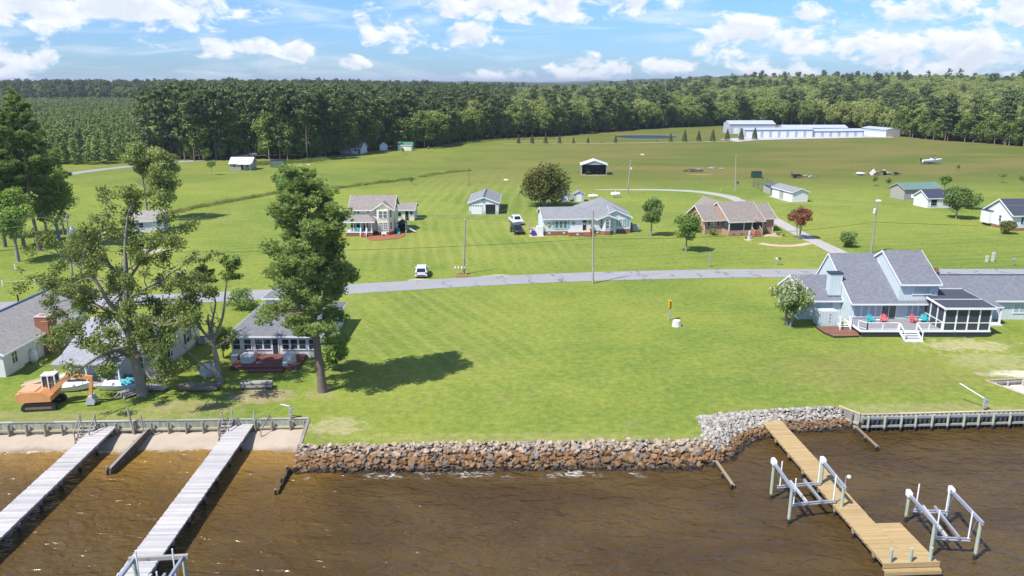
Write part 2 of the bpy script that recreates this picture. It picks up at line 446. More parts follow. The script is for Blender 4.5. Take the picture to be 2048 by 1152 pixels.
# ---- river
def river_material():
    m = bpy.data.materials.new('river_water'); m.use_nodes = True
    t = m.node_tree; g = N(t); b = t.nodes['Principled BSDF']
    co = g.new('ShaderNodeTexCoord').outputs['Object']
    x, y, z = g.xyz(co)
    mott = g.noise(g.scale(co, (.5, 1, 1), (0, 0, .3)), .16, 4, .6, .5)
    deep = g.mix(g.ramp(mott, .35, .68), (.060, .036, .011, 1), (.088, .055, .017, 1))
    # tannin-stained shallows over the sand west of the stone bank
    wob = g.m('ADD', y, g.m('MULTIPLY', g.m('SUBTRACT', g.noise(co, .22, 4, .6, .4), .5), 7.))
    west = g.ramp(g.m('ADD', x, g.m('MULTIPLY', g.m('SUBTRACT', 64., y), -.30)), -20.5, -15.0, 1, 0)
    shallow = g.m('MULTIPLY', g.ramp(wob, 40., 63.5), west)
    c = g.mix(shallow, deep, g.mix(g.ramp(wob, 55, 63.5), (.120, .068, .014, 1), (.26, .148, .034, 1)))
    # foam: lines along the stones and the beach
    fo = g.noise(g.scale(co, (.7, 1.3, 1)), 1.6, 6, .72, 1.2)
    stone_line = g.m('ADD', g.m('MULTIPLY', x, .0135), 58.25)
    d1 = g.m('ABSOLUTE', g.m('SUBTRACT', y, stone_line))
    near_stone = g.m('MULTIPLY', g.m('MULTIPLY', g.m('MULTIPLY', g.ramp(d1, .1, .9, 1, 0), g.ramp(g.noise(co, .33, 3, .6), .47, .62)), g.ramp(x, -17.5, -16.5)), g.ramp(x, 17.5, 19, 1, 0))
    edge = g.m('ADD', g.m('ADD', 63.35, g.m('MULTIPLY', g.m('ADD', x, 18.), .034)), g.m('MULTIPLY', g.m('SUBTRACT', g.noise(g.scale(co, (1, 0, 0)), .35, 3, .6), .5), 2.2))
    d2 = g.m('ABSOLUTE', g.m('SUBTRACT', y, edge))
    near_sand = g.m('MULTIPLY', g.ramp(d2, .05, .75, 1, 0), g.ramp(x, -18.5, -17.5, 1, 0))
    foam = g.m('MULTIPLY', g.ramp(fo, .48, .58), g.m('MAXIMUM', near_stone, g.m('MULTIPLY', near_sand, 1.)))
    flecks = g.m('MULTIPLY', g.ramp(g.noise(g.scale(co, (.6, 1.2, 1)), 1.1, 5, .75, .8), .90, .93), .5)
    foam = g.m('MAXIMUM', foam, flecks)
    c = g.mix(g.m('MULTIPLY', foam, .85), c, (.72, .70, .66, 1))
    g.put(b.inputs['Base Color'], c)
    g.put(b.inputs['Roughness'], g.mix(foam, (.19, .19, .19, 1), (.6, .6, .6, 1)))
    b.inputs['IOR'].default_value = 1.333; b.inputs['Specular IOR Level'].default_value = .5
    a1 = g.noise(g.scale(co, (.52, 1.0, 1), (0, 0, R(-16))), .72, 2, .5, .6)
    a2 = g.noise(g.scale(co, (.62, 1.1, 1), (0, 0, R(22))), 1.5, 2, .55, .8)
    a3 = g.noise(g.scale(co, (.8, 1.1, 1)), 4.2, 3, .6, .4)
    h = g.m('ADD', a1, g.m('ADD', g.m('MULTIPLY', a2, .62), g.m('MULTIPLY', a3, .09)))
    g.put(b.inputs['Normal'], g.bump(h, .80, .52))
    return m
mb = MB()
ys_w = [-60, 0, 30] + [36 + i * .35 for i in range(96)] + [72]
xs_w = [-700, -200, -100, -60] + [-50 + i * .5 for i in range(236)] + [90, 200, 700]
vv = [(x, y, WATER + (.055 * mnoise.noise((x * .22, y * .5, 3)) + .02 * mnoise.noise((x * .7, y * 1.4, 9)) if 36 <= y <= 69 else 0)) for y in ys_w for x in xs_w]
nx = len(xs_w)
mb.add(vv, [(j * nx + i, j * nx + i + 1, (j + 1) * nx + i + 1, (j + 1) * nx + i) for j in range(len(ys_w) - 1) for i in range(nx - 1)], .5)
struct(mb.build('river_water', river_material(), smooth=True))

# bed of the river and the sand beach under the west bulkhead
sand_m = mat('beach_sand', (.40, .335, .26), .9, 0, .14, .6, bump=.3, bscale=9, fn=lambda g, co, c, b: g.mix(g.ramp(g.m('ADD', g.xyz(co)[1], g.m('MULTIPLY', g.noise(co, .5, 3), 2.2)), 63.0, 64.4), (.20, .15, .095, 1), c))
mb = MB()
nxs = [-330 + i * 10 for i in range(27)] + [-62 + i * .6 for i in range(74)]
prof = [(65.75, -1.0), (64.9, -1.12), (64.0, -1.28), (63.2, -1.44), (62.3, -1.60), (61, -1.85), (57, -2.6)]
vv = []
for (yy, zz) in prof:
    for xx in nxs: vv.append((xx, yy + .35 * mnoise.noise((xx * .35, yy * .1, 0)) + min(0, (xx + 18) * .034), zz - .10 + .16 * max(0., min(1., (xx + 26) / 5)) + .05 * mnoise.noise((xx * .6, yy * .9, 5))))
n_ = len(nxs)
mb.add(vv, [(j * n_ + i + 1, j * n_ + i, (j + 1) * n_ + i, (j + 1) * n_ + i + 1) for j in range(len(prof) - 1) for i in range(n_ - 1)], .5)
struct(mb.build('beach', sand_m, smooth=True))
struct(MB().prism([(-700, -60), (700, -60), (700, 90), (-700, 90)], -3.2, -3.0).build('river_bed', mat('river_mud', (.10, .07, .035), .9)))
# soil bank behind the stones (hidden face of the land)
bank_m = mat('bank_soil', (.10, .075, .05), .95, 0, .2, 1.5, bump=.6, bscale=6)
def bank(pts, out, name='bank'):
    """land edge polyline pts (x, y) with a foot `out` metres away from the land (dx, dy per point)"""
    mb = MB(); n = len(pts)
    v = [(x, y, -.03) for x, y in pts] + [(x + ox, y + oy, -3.0) for (x, y), (ox, oy) in zip(pts, out)]
    mb.add(v, [(i, i + n, i + n + 1, i + 1) for i in range(n - 1)])
    return struct(mb.build(name, bank_m))
bank([(-330, 63.0), (-90, 63.5), (-60, 64.37), (-18.75, 65.87), (-18.13, 60.35)], [(0, 0)] * 5)
bank([(32.5, 66.62), (48.2, 67.55), (56, 68.0), (62, 68.4), (51, 71.0), (49.15, 75.15), (62, 76.9), (330, 79)], [(0, 0)] * 8)
mb = MB(); mb.add([(49.0, 75.3, -.55), (50.8, 70.9, -.75), (70, 67, -1.0), (70, 78.5, -.6)], [(0, 1, 2, 3)])
struct(mb.build('slip_sand', mat('white_sand', (.58, .52, .43), .95, 0, .15, .8, bump=.4, bscale=5)))

# ---- roads
def strip(name, left, right, m, z=.02, sub=6):
    """a road sheet between two edge polylines"""
    def dens(P):
        out = []
        for i in range(len(P) - 1):
            for k in range(sub):
                t = k / sub
                p0, p1, p2, p3 = P[max(i - 1, 0)], P[i], P[i + 1], P[min(i + 2, len(P) - 1)]
                out.append(tuple(.5 * (2 * p1[a] + (p2[a] - p0[a]) * t + (2 * p0[a] - 5 * p1[a] + 4 * p2[a] - p3[a]) * t * t + (3 * p1[a] - p0[a] - 3 * p2[a] + p3[a]) * t ** 3) for a in (0, 1)))
        return out + [P[-1]]
    L, Q = dens(left), dens(right); n = len(L); mb = MB()
    v = [(x, y, z) for x, y in L] + [(x, y, z) for x, y in Q]
    mb.add(v, [(i, n + i, n + i + 1, i + 1) for i in range(n - 1)], .5)
    return struct(mb.build(name, m)), L, Q
def offset(P, d):
    out = []
    for i, p in enumerate(P):
        a, b = P[max(i - 1, 0)], P[min(i + 1, len(P) - 1)]
        t = Vector((b[0] - a[0], b[1] - a[1])).normalized()
        out.append((p[0] - t.y * d, p[1] + t.x * d))
    return out
def asphalt_fn(g, co, c, b):
    x, y, z = g.xyz(co)
    # tarred cracks wander across the old surface
    wv = g.noise(co, .5, 4, .65)
    p = g.m('ADD', g.m('MULTIPLY', x, 1 / 4.6), g.m('MULTIPLY', wv, 1.5))
    p = g.m('ADD', p, g.m('MULTIPLY', y, .06))
    cr = g.m('ABSOLUTE', g.m('SUBTRACT', g.m('FRACT', p), .5))
    keep = g.ramp(g.noise(co, .13, 2), .44, .52)
    ck = g.m('MULTIPLY', g.m('LESS_THAN', cr, .028), g.m('MULTIPLY', keep, g.ramp(x, -22, -6)))
    c = g.mix(g.m('MULTIPLY', ck, .8), c, (.06, .062, .07, 1))
    g.put(b.inputs['Normal'], g.bump(g.noise(co, 30, 2), .4, .02))
    return c
asphalt = mat('old_asphalt', (.285, .285, .295), .92, 0, .10, .35, fn=asphalt_fn, spec=.15)
road_c = [(-330, 60), (-200, 84), (-120, 95.5), (-71, 102.0), (-58, 105.0), (-44.8, 107.1), (-36.6, 108.7), (-28.4, 110.8), (-19.9, 113.0), (-9.5, 115.5), (0, 117.5), (13, 119.6), (30.3, 121.3), (44, 121.8), (83, 121.9), (160, 122.4), (330, 123)]
road, RL, RR = strip('road', offset(road_c, 2.85), offset(road_c, -2.75), asphalt, .03)
yel = mat('faded_yellow_paint', (.36, .30, .17), .85, 0, .25, 1.2)
mid_line = [((a[0] + b[0]) / 2, (a[1] + b[1]) / 2) for a, b in zip(RL, RR)]
strip('road_marking', offset(mid_line, .07), offset(mid_line, -.07), yel, .036, 1)
# worn earth verge at both road edges
verge_m = mat('verge_soil', (.215, .205, .075), .95, 0, .25, .5)
back_c = [(-330, 90), (-200, 160), (-160, 205), (-152, 240), (-147, 268), (-140.7, 283), (-131.4, 298), (-116.2, 316), (-111.6, 338), (-112, 372), (-118, 420)]
strip('back_road', offset(back_c, 2.6), offset(back_c, -2.6), mat('back_asphalt', (.28, .28, .285), .9, 0, .08, .4), .03)
drive_m = mat('gravel', (.37, .35, .32), .95, 0, .16, .9, bump=.5, bscale=12, fn=lambda g, co, c, b: g.mix(g.ramp(g.noise(co, .45, 5, .68, .6), .60, .72, 0, .8), c, (.17, .19, .05, 1)))
strip('gravel_drive', [(57.6, 124.4), (57.6, 139), (57.3, 150), (57.2, 158.6), (57.3, 168), (57.4, 185), (57.6, 199), (56.5, 207.5), (52.3, 215.2), (47, 218.8), (40, 220.7), (32, 221.1), (24, 221.2)],
      [(61.0, 124.4), (60.9, 139), (60.3, 150), (60.3, 158.6), (60.4, 168), (60.8, 185), (60.8, 203), (59.6, 210.5), (54.6, 218.2), (48, 222.0), (40, 223.4), (32, 223.0), (24, 222.6)], drive_m, .015)
strip('garden_walk', [(48.2, 146.4), (49.5, 145.0), (51.5, 144.2), (54, 144.7), (56.8, 146.6)], [(46.8, 145.4), (48.6, 143.5), (51.5, 142.7), (54.6, 143.3), (57.6, 145.4)], mat('pink_concrete', (.50, .37, .29), .9), .02)
strip('farm_lane', [(-4, 392.2), (20, 392.2), (50, 396.5), (75, 402), (100, 407), (116, 414)], [(-4, 390.8), (20, 390.8), (50, 395), (75, 400.4), (100, 405.2), (117, 412)], mat('pale_lane', (.36, .35, .26), .95), .015)
struct(MB().prism([(116, 405.5), (128, 416), (150, 424), (196, 437), (212, 437), (214, 446), (205, 462), (150, 452), (112, 424)], .004, .02).build('storage_apron', mat('apron_gravel', (.40, .40, .42), .95, 0, .1, .3)))

# ---- pond among the grass beyond the field
pc = (75.5, 441)
pts = [(pc[0] + math.cos(a) * (17 + 1.6 * math.sin(3 * a)), pc[1] + math.sin(a) * (13.5 + 1.2 * math.cos(2 * a))) for a in [2 * math.pi * i / 36 for i in range(36)]]
rim = [(pc[0] + (x - pc[0]) * 1.16, pc[1] + (y - pc[1]) * 1.16) for x, y in pts]
struct(MB().add([(x, y, .02) for x, y in rim], [tuple(range(36))]).build('pond_bank', mat('reddish_mud', (.14, .10, .05), .9, 0, .2, .3)))
struct(MB().add([(x, y, .05) for x, y in pts], [tuple(range(36))]).build('pond_water', mat('pond_surface', (.020, .040, .075), .32, 0, .2, .1, bump=.6, bscale=1.2, bdist=.3)))
# ============================================================ the shoreline
rnd = random.Random(7)
def rock_fn(g, co, c, b, lift=0., p0=(.30, .225, .155, 1), p1=(.47, .385, .295, 1)):
    geo = g.new('ShaderNodeNewGeometry'); px, py, pz = g.xyz(geo.outputs['Position'])
    oi = g.new('ShaderNodeObjectInfo'); a = g.new('ShaderNodeAttribute'); a.attribute_name = 'tone'
    r = g.m('FRACT', g.m('ADD', oi.outputs['Random'], a.outputs['Fac']))
    n = g.noise(geo.outputs['Position'], 3.0, 4, .65)
    pale = g.mix(r, p0, p1)
    pale = g.mix(g.m('GREATER_THAN', r, .90), pale, (.25, .24, .23, 1))
    iron = g.mix(r, (.175, .098, .044, 1), (.30, .18, .085, 1))        # tide-stained stone
    iron = g.mix(g.m('GREATER_THAN', r, .80), iron, (.16, .13, .105, 1))
    lev = g.m('ADD', pz, g.m('ADD', g.m('MULTIPLY', g.m('SUBTRACT', n, .5), .55), g.m('MULTIPLY', g.m('SUBTRACT', r, .5), .28)))
    c = g.mix(g.ramp(lev, -.66 - lift, -.22 - lift), iron, pale)
    c = g.mix(g.ramp(lev, -1.42, -1.10), (.030, .023, .018, 1), c)      # weed-black foot
    c = g.mix(g.ramp(n, .35, .7, .0, .4), c, g.mix(1., c, (.62, .6, .58, 1), 'MULTIPLY'))
    g.put(b.inputs['Normal'], g.bump(g.noise(geo.outputs['Position'], 9, 4, .7), .6, .05))
    return c
rock_m = mat('riprap_stone', (.4, .35, .3), .85, 0, 0, fn=rock_fn, spec=.3)
rock_pale_m = mat('pale_riprap_stone', (.4, .38, .35), .85, 0, 0, fn=lambda g, co, c, b: rock_fn(g, co, c, b, .28, (.30, .272, .235, 1), (.46, .425, .38, 1)), spec=.3)
def hull_rock(seed, n=13, m_=None):
    rg = random.Random(seed); bm = bmesh.new()
    ax = (1, rg.uniform(.7, .95), rg.uniform(.55, .8))
    for i in range(n):
        v = Vector((rg.gauss(0, 1), rg.gauss(0, 1), rg.gauss(0, 1))).normalized() * rg.uniform(.82, 1.08)
        bm.verts.new((v.x * ax[0], v.y * ax[1], v.z * ax[2]))
    r = bmesh.ops.convex_hull(bm, input=bm.verts)
    bmesh.ops.delete(bm, geom=[e for e in r['geom_interior'] if isinstance(e, bmesh.types.BMVert)], context='VERTS')
    bmesh.ops.recalc_face_normals(bm, faces=bm.faces)
    me = bpy.data.meshes.new('rock'); bm.to_mesh(me); bm.free()
    at = me.attributes.new('tone', 'FLOAT', 'FACE'); at.data.foreach_set('value', [0.] * len(me.polygons))
    me.materials.append(m_ or rock_m)
    return me
ROCKS = [hull_rock(100 + i) for i in range(14)]; ROCKS_PALE = [hull_rock(130 + i, 13, rock_pale_m) for i in range(14)]
LAND = [(-18.1, 60.35), (-8, 60.75), (6, 61.2), (15.6, 61.42), (16.75, 61.5), (17.3, 66.4), (20.5, 67.1), (24.5, 67.9), (31.2, 68.5)]
WET = [(-18.4, 58.45), (-8, 58.6), (6, 58.85), (15.6, 58.9), G(1469, 918, -1.5), G(1498, 889, -1.5), G(1542, 875, -1.5), G(1590, 866, -1.5), G(1708, 859, -1.5)]
def surf(u, t):
    i = min(int(u), len(LAND) - 2); k = u - i
    a = [LAND[i][q] * (1 - k) + LAND[i + 1][q] * k for q in (0, 1)]
    b = [WET[i][q] * (1 - k) + WET[i + 1][q] * k for q in (0, 1)]
    L = math.hypot(a[0] - b[0], a[1] - b[1])
    flat = max(0., 1 - 2.0 / L)                       # a level berm before the slope where the bank is wide
    z = -.02 if t < flat * .8 else -.02 - 1.68 * ((t - flat * .8) / (1 - flat * .8))
    return (a[0] + (b[0] - a[0]) * t, a[1] + (b[1] - a[1]) * t, z), L
mb = MB(); NU, NT = 96, 8
vv = []
for i in range(NU + 1):
    for j in range(NT + 1):
        (x, y, z), L = surf(i / NU * (len(LAND) - 1.0001), j / NT * 1.3 if j else -.02)
        vv.append((x, y, min(z, 0) - .16))
mb.add(vv, [(i * (NT + 1) + j, i * (NT + 1) + j + 1, (i + 1) * (NT + 1) + j + 1, (i + 1) * (NT + 1) + j) for i in range(NU) for j in range(NT)])
struct(mb.build('bank', bank_m, smooth=True))
def revetment(label, u0, u1, seed, smin, smax, ROCKS, rock_m):
    root = thing('rock_revetment', label, 'stone bank', (*surf(u0, 0)[0][:2], 0))
    ox, oy = root.location.x, root.location.y
    rg = random.Random(seed); rocks = []
    u = u0
    while u < u1:
        i = min(int(u), len(LAND) - 2)
        seg = max(math.hypot(LAND[i + 1][0] - LAND[i][0], LAND[i + 1][1] - LAND[i][1]), math.hypot(WET[i + 1][0] - WET[i][0], WET[i + 1][1] - WET[i][1]))
        step = .47 * (smax + smin) / seg
        L = surf(u, 0)[1] + .5
        nt = max(3, int(L / ((smin + smax) * .47)))
        for j in range(nt + 1):
            t = (j + rg.uniform(-.4, .4)) / nt * 1.13 - .015
            uu = min(max(u + rg.uniform(-.5, .5) * step, u0), u1)
            (x, y, z), _ = surf(uu, t)
            r = rg.uniform(smin, smax) * (1.2 if rg.random() < .18 else 1.) * (1 if t < .35 else 1.12)
            rocks.append((r, x - ox, y - oy, z + rg.uniform(-.10, .10) - .05, rg.randrange(len(ROCKS)), rg.uniform(0, 6.3), rg.uniform(-.5, .5), rg.uniform(-.5, .5), t))
        u += step
    big = sorted(range(len(rocks)), key=lambda k: -(rocks[k][0] - (5 if rocks[k][8] > 1.02 else 0)))
    pick = set(big[:300])
    rest = MB()
    for k, (r, x, y, z, m_, a, b_, c_, t) in enumerate(rocks):
        if k in pick:
            inst('rock', ROCKS[m_], root, (x, y, z), rot=(b_, c_, a), sc=(r, r, r))
        else:
            M = Matrix.Translation((x, y, z)) @ Matrix.Rotation(a, 4, 'Z') @ Matrix.Rotation(b_, 4, 'X') @ Matrix.Diagonal((r, r, r, 1))
            me = ROCKS[m_]
            rest.add([M @ v.co for v in me.vertices], [tuple(p.vertices) for p in me.polygons], rg.random())
    if rest.v: stuff(rest.build('rubble', rock_m, root))
    return root
revetment('long sloping bank of tide-stained stones along the front of the open lawn', 0., 4., 11, .17, .40, ROCKS, rock_m)
revetment('wide heap of pale broken stones around the landward end of the new wooden dock', 4., 7.999, 12, .12, .32, ROCKS_PALE, rock_pale_m)

# ---- bulkheads
green_wood = woodgrain('treated_greenish_wood', (.31, .345, .265), stain=(.13, .18, .12))
grey_wood = woodgrain('weathered_grey_wood', (.33, .31, .28), .2, stain=(.20, .19, .165))
dark_wood = woodgrain('wet_dark_wood', (.070, .055, .042))
tan_wood = woodgrain('tan_new_wood', (.43, .31, .15), .10)
cap_tan = woodgrain('tan_cap_wood', (.44, .36, .23), .12)
pile_green = woodgrain('treated_pile', (.33, .37, .27), .10)
def pile_fn(g, co, c, b):
    z = g.xyz(g.new('ShaderNodeNewGeometry').outputs['Position'])[2]
    n = g.noise(co, 2.5, 3, .6)
    return g.mix(g.ramp(g.m('ADD', z, g.m('MULTIPLY', g.m('SUBTRACT', n, .5), .35)), -1.22, -.98), (.030, .024, .018, 1), c)
pile_m = mat('tide_marked_pile', (.36, .40, .29), .85, 0, .14, 1.6, bump=.4, bscale=14, fn=pile_fn)
pile_grey = mat('tide_marked_grey_pile', (.27, .235, .19), .85, 0, .16, 1.6, bump=.4, bscale=14, fn=pile_fn)
alu = mat('aluminium', (.70, .71, .73), .38, .75, .06, 3.)
galv = mat('galvanised_steel', (.50, .52, .54), .45, .6, .1, 3.)
white_pl = mat('white_plastic', (.78, .78, .77), .45, 0, .04, 2.)
def line_pts(a, b, step):
    a, b = Vector(a), Vector(b); n = max(1, int(round((b - a).length / step)))
    return [a + (b - a) * (i / n) for i in range(n + 1)]
def bulkhead(label, A, B, top, bot, step, sheet_m, post_m, cap_m, wale_m, corrug=False, post_up=.0):
    A, B = Vector((*A, 0)), Vector((*B, 0)); d = (B - A); L = d.length
    root = thing('bulkhead', label, 'bulkhead', A, math.atan2(d.y, d.x))
    sh = MB()
    if corrug:
        k = 0; x = 0
        while x < L:
            x1 = min(x + .23, L); yy = -.02 if k % 2 else -.20
            sh.box(x, x1, yy, .08, bot - .8, top - .10); x = x1; k += 1
    else:
        x = 0
        while x < L:
            x1 = min(x + rnd.uniform(.2, .28), L); sh.box(x + .006, x1, -.05 - rnd.uniform(0, .02), 0, bot - .6, top - .05); x = x1
    stuff(sh.build('sheeting', sheet_m, root))
    x = 0
    while x < L - .2:
        x1 = min(x + 3.66, L)
        MB().box(x + .004, x1 - .004, -.10, .20, top - .045, top + .01).build('cap_board', cap_m, root); x = x1
    x = 0
    while x < L - .2:
        x1 = min(x + 4.88, L)
        yb = -.20 if not corrug else -.34
        MB().box(x + .004, x1 - .004, yb, yb + .14, bot + .42, bot + .60).build('wale', wale_m, root)
        if corrug: MB().box(x + .004, x1 - .004, yb, yb + .12, top - .38, top - .16).build('wale', wale_m, root)
        x = x1
    x = .5
    while x < L:
        r_ = rnd.uniform(.10, .125); yb = -.31 if not corrug else -.46
        MB().tube([(x, yb, bot - .9), (x + rnd.uniform(-.03, .03), yb, top - .03 + post_up + rnd.uniform(-.06, .05))], [r_ * 1.05, r_], 9).build('post', post_m, root, smooth=False)
        x += step * rnd.uniform(.93, 1.07)
    return root
bulkhead('pale green weathered timber bulkhead behind the little sand beach', (-60, 64.35), (-18.75, 65.85), .06, -1.25, 1.58, green_wood, pile_grey, grey_wood, cap_tan)
bulkhead('tan capped bulkhead with grey sheet piling facing open water by the pale blue house', (32.5, 66.62), (62, 68.4), .08, -1.55, 1.5, mat('vinyl_sheet_piling', (.34, .34, .32), .6, 0, .15, 1., fn=lambda g, co, c, b: g.mix(g.ramp(g.m('ADD', g.xyz(g.new('ShaderNodeNewGeometry').outputs['Position'])[2], g.m('MULTIPLY', g.noise(co, 3., 3), .4)), -.62, -.20), (.060, .050, .040, 1), c)), pile_m, cap_tan, mat('pale_wale', (.30, .31, .29), .8, 0, .14, 2.), corrug=True)
bulkhead('short timber return wall joining the beach bulkhead to the stone bank', (-18.75, 65.85), (-18.15, 60.3), .06, -1.3, 9, green_wood, pile_grey, grey_wood, grey_wood)
bulkhead('short angled timber wall between the pale stones and the tan capped bulkhead', (31.2, 68.6), (32.45, 66.7), .08, -1.4, 1.2, grey_wood, pile_grey, cap_tan, cap_tan)
bulkhead('timber wall along the back of the small sandy boat slip', (49.15, 75.15), (62, 76.9), .08, -.7, 1.7, grey_wood, pile_m, cap_tan, grey_wood)
bulkhead('timber wall along the near side of the small sandy boat slip', (51, 71.0), (49.15, 75.15), .08, -.75, 1.6, grey_wood, pile_m, cap_tan, grey_wood)

# ---- docks
def dock(name, label, A, B, width, z, plank_m, pile_mm, pile_step, extra=None, pile_r=.13, edge_m=None):
    """deck from A (shore) to B; local x runs out along the dock"""
    A, B = Vector((*A, 0)), Vector((*B, 0)); d = B - A; L = d.length
    root = thing(name, label, 'dock', A, math.atan2(d.y, d.x))
    pk = MB(); x = 0
    rg = random.Random(int(L * 10)); hw = width / 2
    while x < L:
        band = .5 + .5 * mnoise.noise((x * .5, 1.7, L))
        e = rg.uniform(-.03, .03)
        pk.box(x + .007, x + .142, -hw + e, hw + e, z - .04, z + rg.uniform(-.008, .006), min(1, max(0, .55 * band + .45 * rg.random())))
        x += .148
    stuff(pk.build('planking', plank_m, root))
    for s_ in (-1, 0, 1):
        MB().box(.02, L - .02, s_ * (hw - .12) - .03, s_ * (hw - .12) + .03, z - .27, z - .045).build('stringer', edge_m or plank_m, root)
    x = 1.2
    while x < L:
        for s_ in (-1, 1):
            MB().tube([(x, s_ * (hw - .26), -3.0), (x, s_ * (hw - .26), z - .05)], pile_r, 9).build('pile', pile_mm, root)
        MB().box(x - .06, x + .06, -hw + .12, hw - .12, z - .46, z - .275).build('cross_beam', edge_m or plank_m, root)
        x += pile_step
    return root
ZD = -.42
d1a, d1b = G(218, 846, ZD), G((10 + 175) / 6.2, 1022, ZD)
v_ = Vector((d1b[0] - d1a[0], d1b[1] - d1a[1])); v_ = v_ / v_.length
DECK_GREY = woodgrain('silvered_dock_planks', (.47, .45, .44), .20)
dock('dock', 'weathered silver-grey dock nearest the orange excavator, running out over the water', d1a, (d1a[0] + v_.x * 34, d1a[1] + v_.y * 34), 1.95, ZD, DECK_GREY, pile_grey, 3.0)
d2a, d2c = G(492, 839, ZD), G(299.5, 1103, ZD)
v2 = Vector((d2c[0] - d2a[0], d2c[1] - d2a[1])); v2 = v2 / v2.length
dock('dock', 'weathered silver-grey dock with a boat lift at its outer end, below the cottage', d2a, (d2a[0] + v2.x * 34, d2a[1] + v2.y * 34), 2.0, ZD, DECK_GREY, pile_grey, 3.0)
ZN = -.52
e0, e1 = Vector(G(1543, 866, ZN)), Vector(G(1767, 1127, ZN))
d3 = (e1 - e0).normalized(); n3 = Vector((-d3.y, d3.x)); 
if n3.x < 0: n3 = -n3
W3 = abs((Vector(G(1751, 1046.5, ZN)) - e0).dot(n3))
a3 = e0 - d3 * 3.6 + n3 * W3 / 2
L3 = (e1 - e0).length + 3.6
b3 = a3 + d3 * L3
new_dock = dock('dock', 'new honey-coloured wooden dock with a wide end platform between two boat lifts', a3, b3, W3, ZN, tan_wood, pile_m, 2.9, pile_r=.11)
Wp = abs((Vector(G(1872, 1119, ZN)) - e1).dot(n3))
xp0 = L3 - (e1 - Vector(G(1751, 1046.5, ZN))).dot(d3)
pk = MB(); x = xp0; sgn = 1 if (Matrix.Rotation(math.atan2(d3.y, d3.x), 2) @ Vector((0, 1))).dot(n3) > 0 else -1
while x < L3:
    ya, yb = sorted((sgn * (W3 / 2 + .01), sgn * (Wp - W3 / 2)))
    pk.box(x + .007, x + .142, ya, yb, ZN - .04, ZN + rnd.uniform(-.008, .004), .3 + .5 * rnd.random()); x += .148
stuff(pk.build('platform_planking', tan_wood, new_dock))
yo = sgn * (Wp - W3 / 2 - .1)
MB().box(xp0, L3 - .02, yo - .04, yo + .04, ZN - .27, ZN - .045).build('stringer', tan_wood, new_dock)
MB().box(xp0 - .02, xp0 + .03, *sorted((sgn * W3 / 2 + sgn * .04, yo)), ZN - .27, ZN - .045).build('stringer', tan_wood, new_dock)
for xx in (xp0 + .4, (xp0 + L3) / 2, L3 - .5):
    MB().tube([(xx, yo - sgn * .15, -3), (xx, yo - sgn * .15, ZN - .05)], .11, 9).build('pile', pile_m, new_dock)
for k in range(3):
    yy = -sgn * W3 / 2 + sgn * (.5 + k * (Wp - 1.0) / 2)
    MB().tube([(L3 - .12, yy, -3), (L3 - .12, yy, ZN + 1.0)], [.12, .115], 10).build('mooring_post', pile_m, new_dock)
ya, yb = sorted((-sgn * (W3 / 2 + .05), sgn * (Wp - W3 / 2 + .08)))
MB().box(L3 + .02, L3 + .34, ya, yb, ZN - .42, ZN - .36).build('fender_board', tan_wood, new_dock)
MB().box(L3 + .02, L3 + .09, ya, yb, ZN - .3, ZN + .06).build('fender_board', tan_wood, new_dock)
MB().box(L3 + .34, L3 + .40, ya, yb, ZN - .66, ZN - .40).build('fender_board', tan_wood, new_dock)
# concrete pad and threshold where the new dock meets the lawn
pa = Vector(G(1519, 820)); pad = thing('landing', 'white slab and brown board landing at the lawn end of the new dock', 'landing', (*(a3 - d3 * .1), 0), math.atan2(d3.y, d3.x))
MB().box(-1.15, -.05, -.95, .05, -.6, -.3).build('board_step', woodgrain('brown_board', (.30, .19, .13)), pad)
MB().box(-1.2, -.05, .08, 1.05, -.5, -.12).build('slab', mat('white_concrete', (.68, .67, .64), .85, 0, .05, 2.), pad)

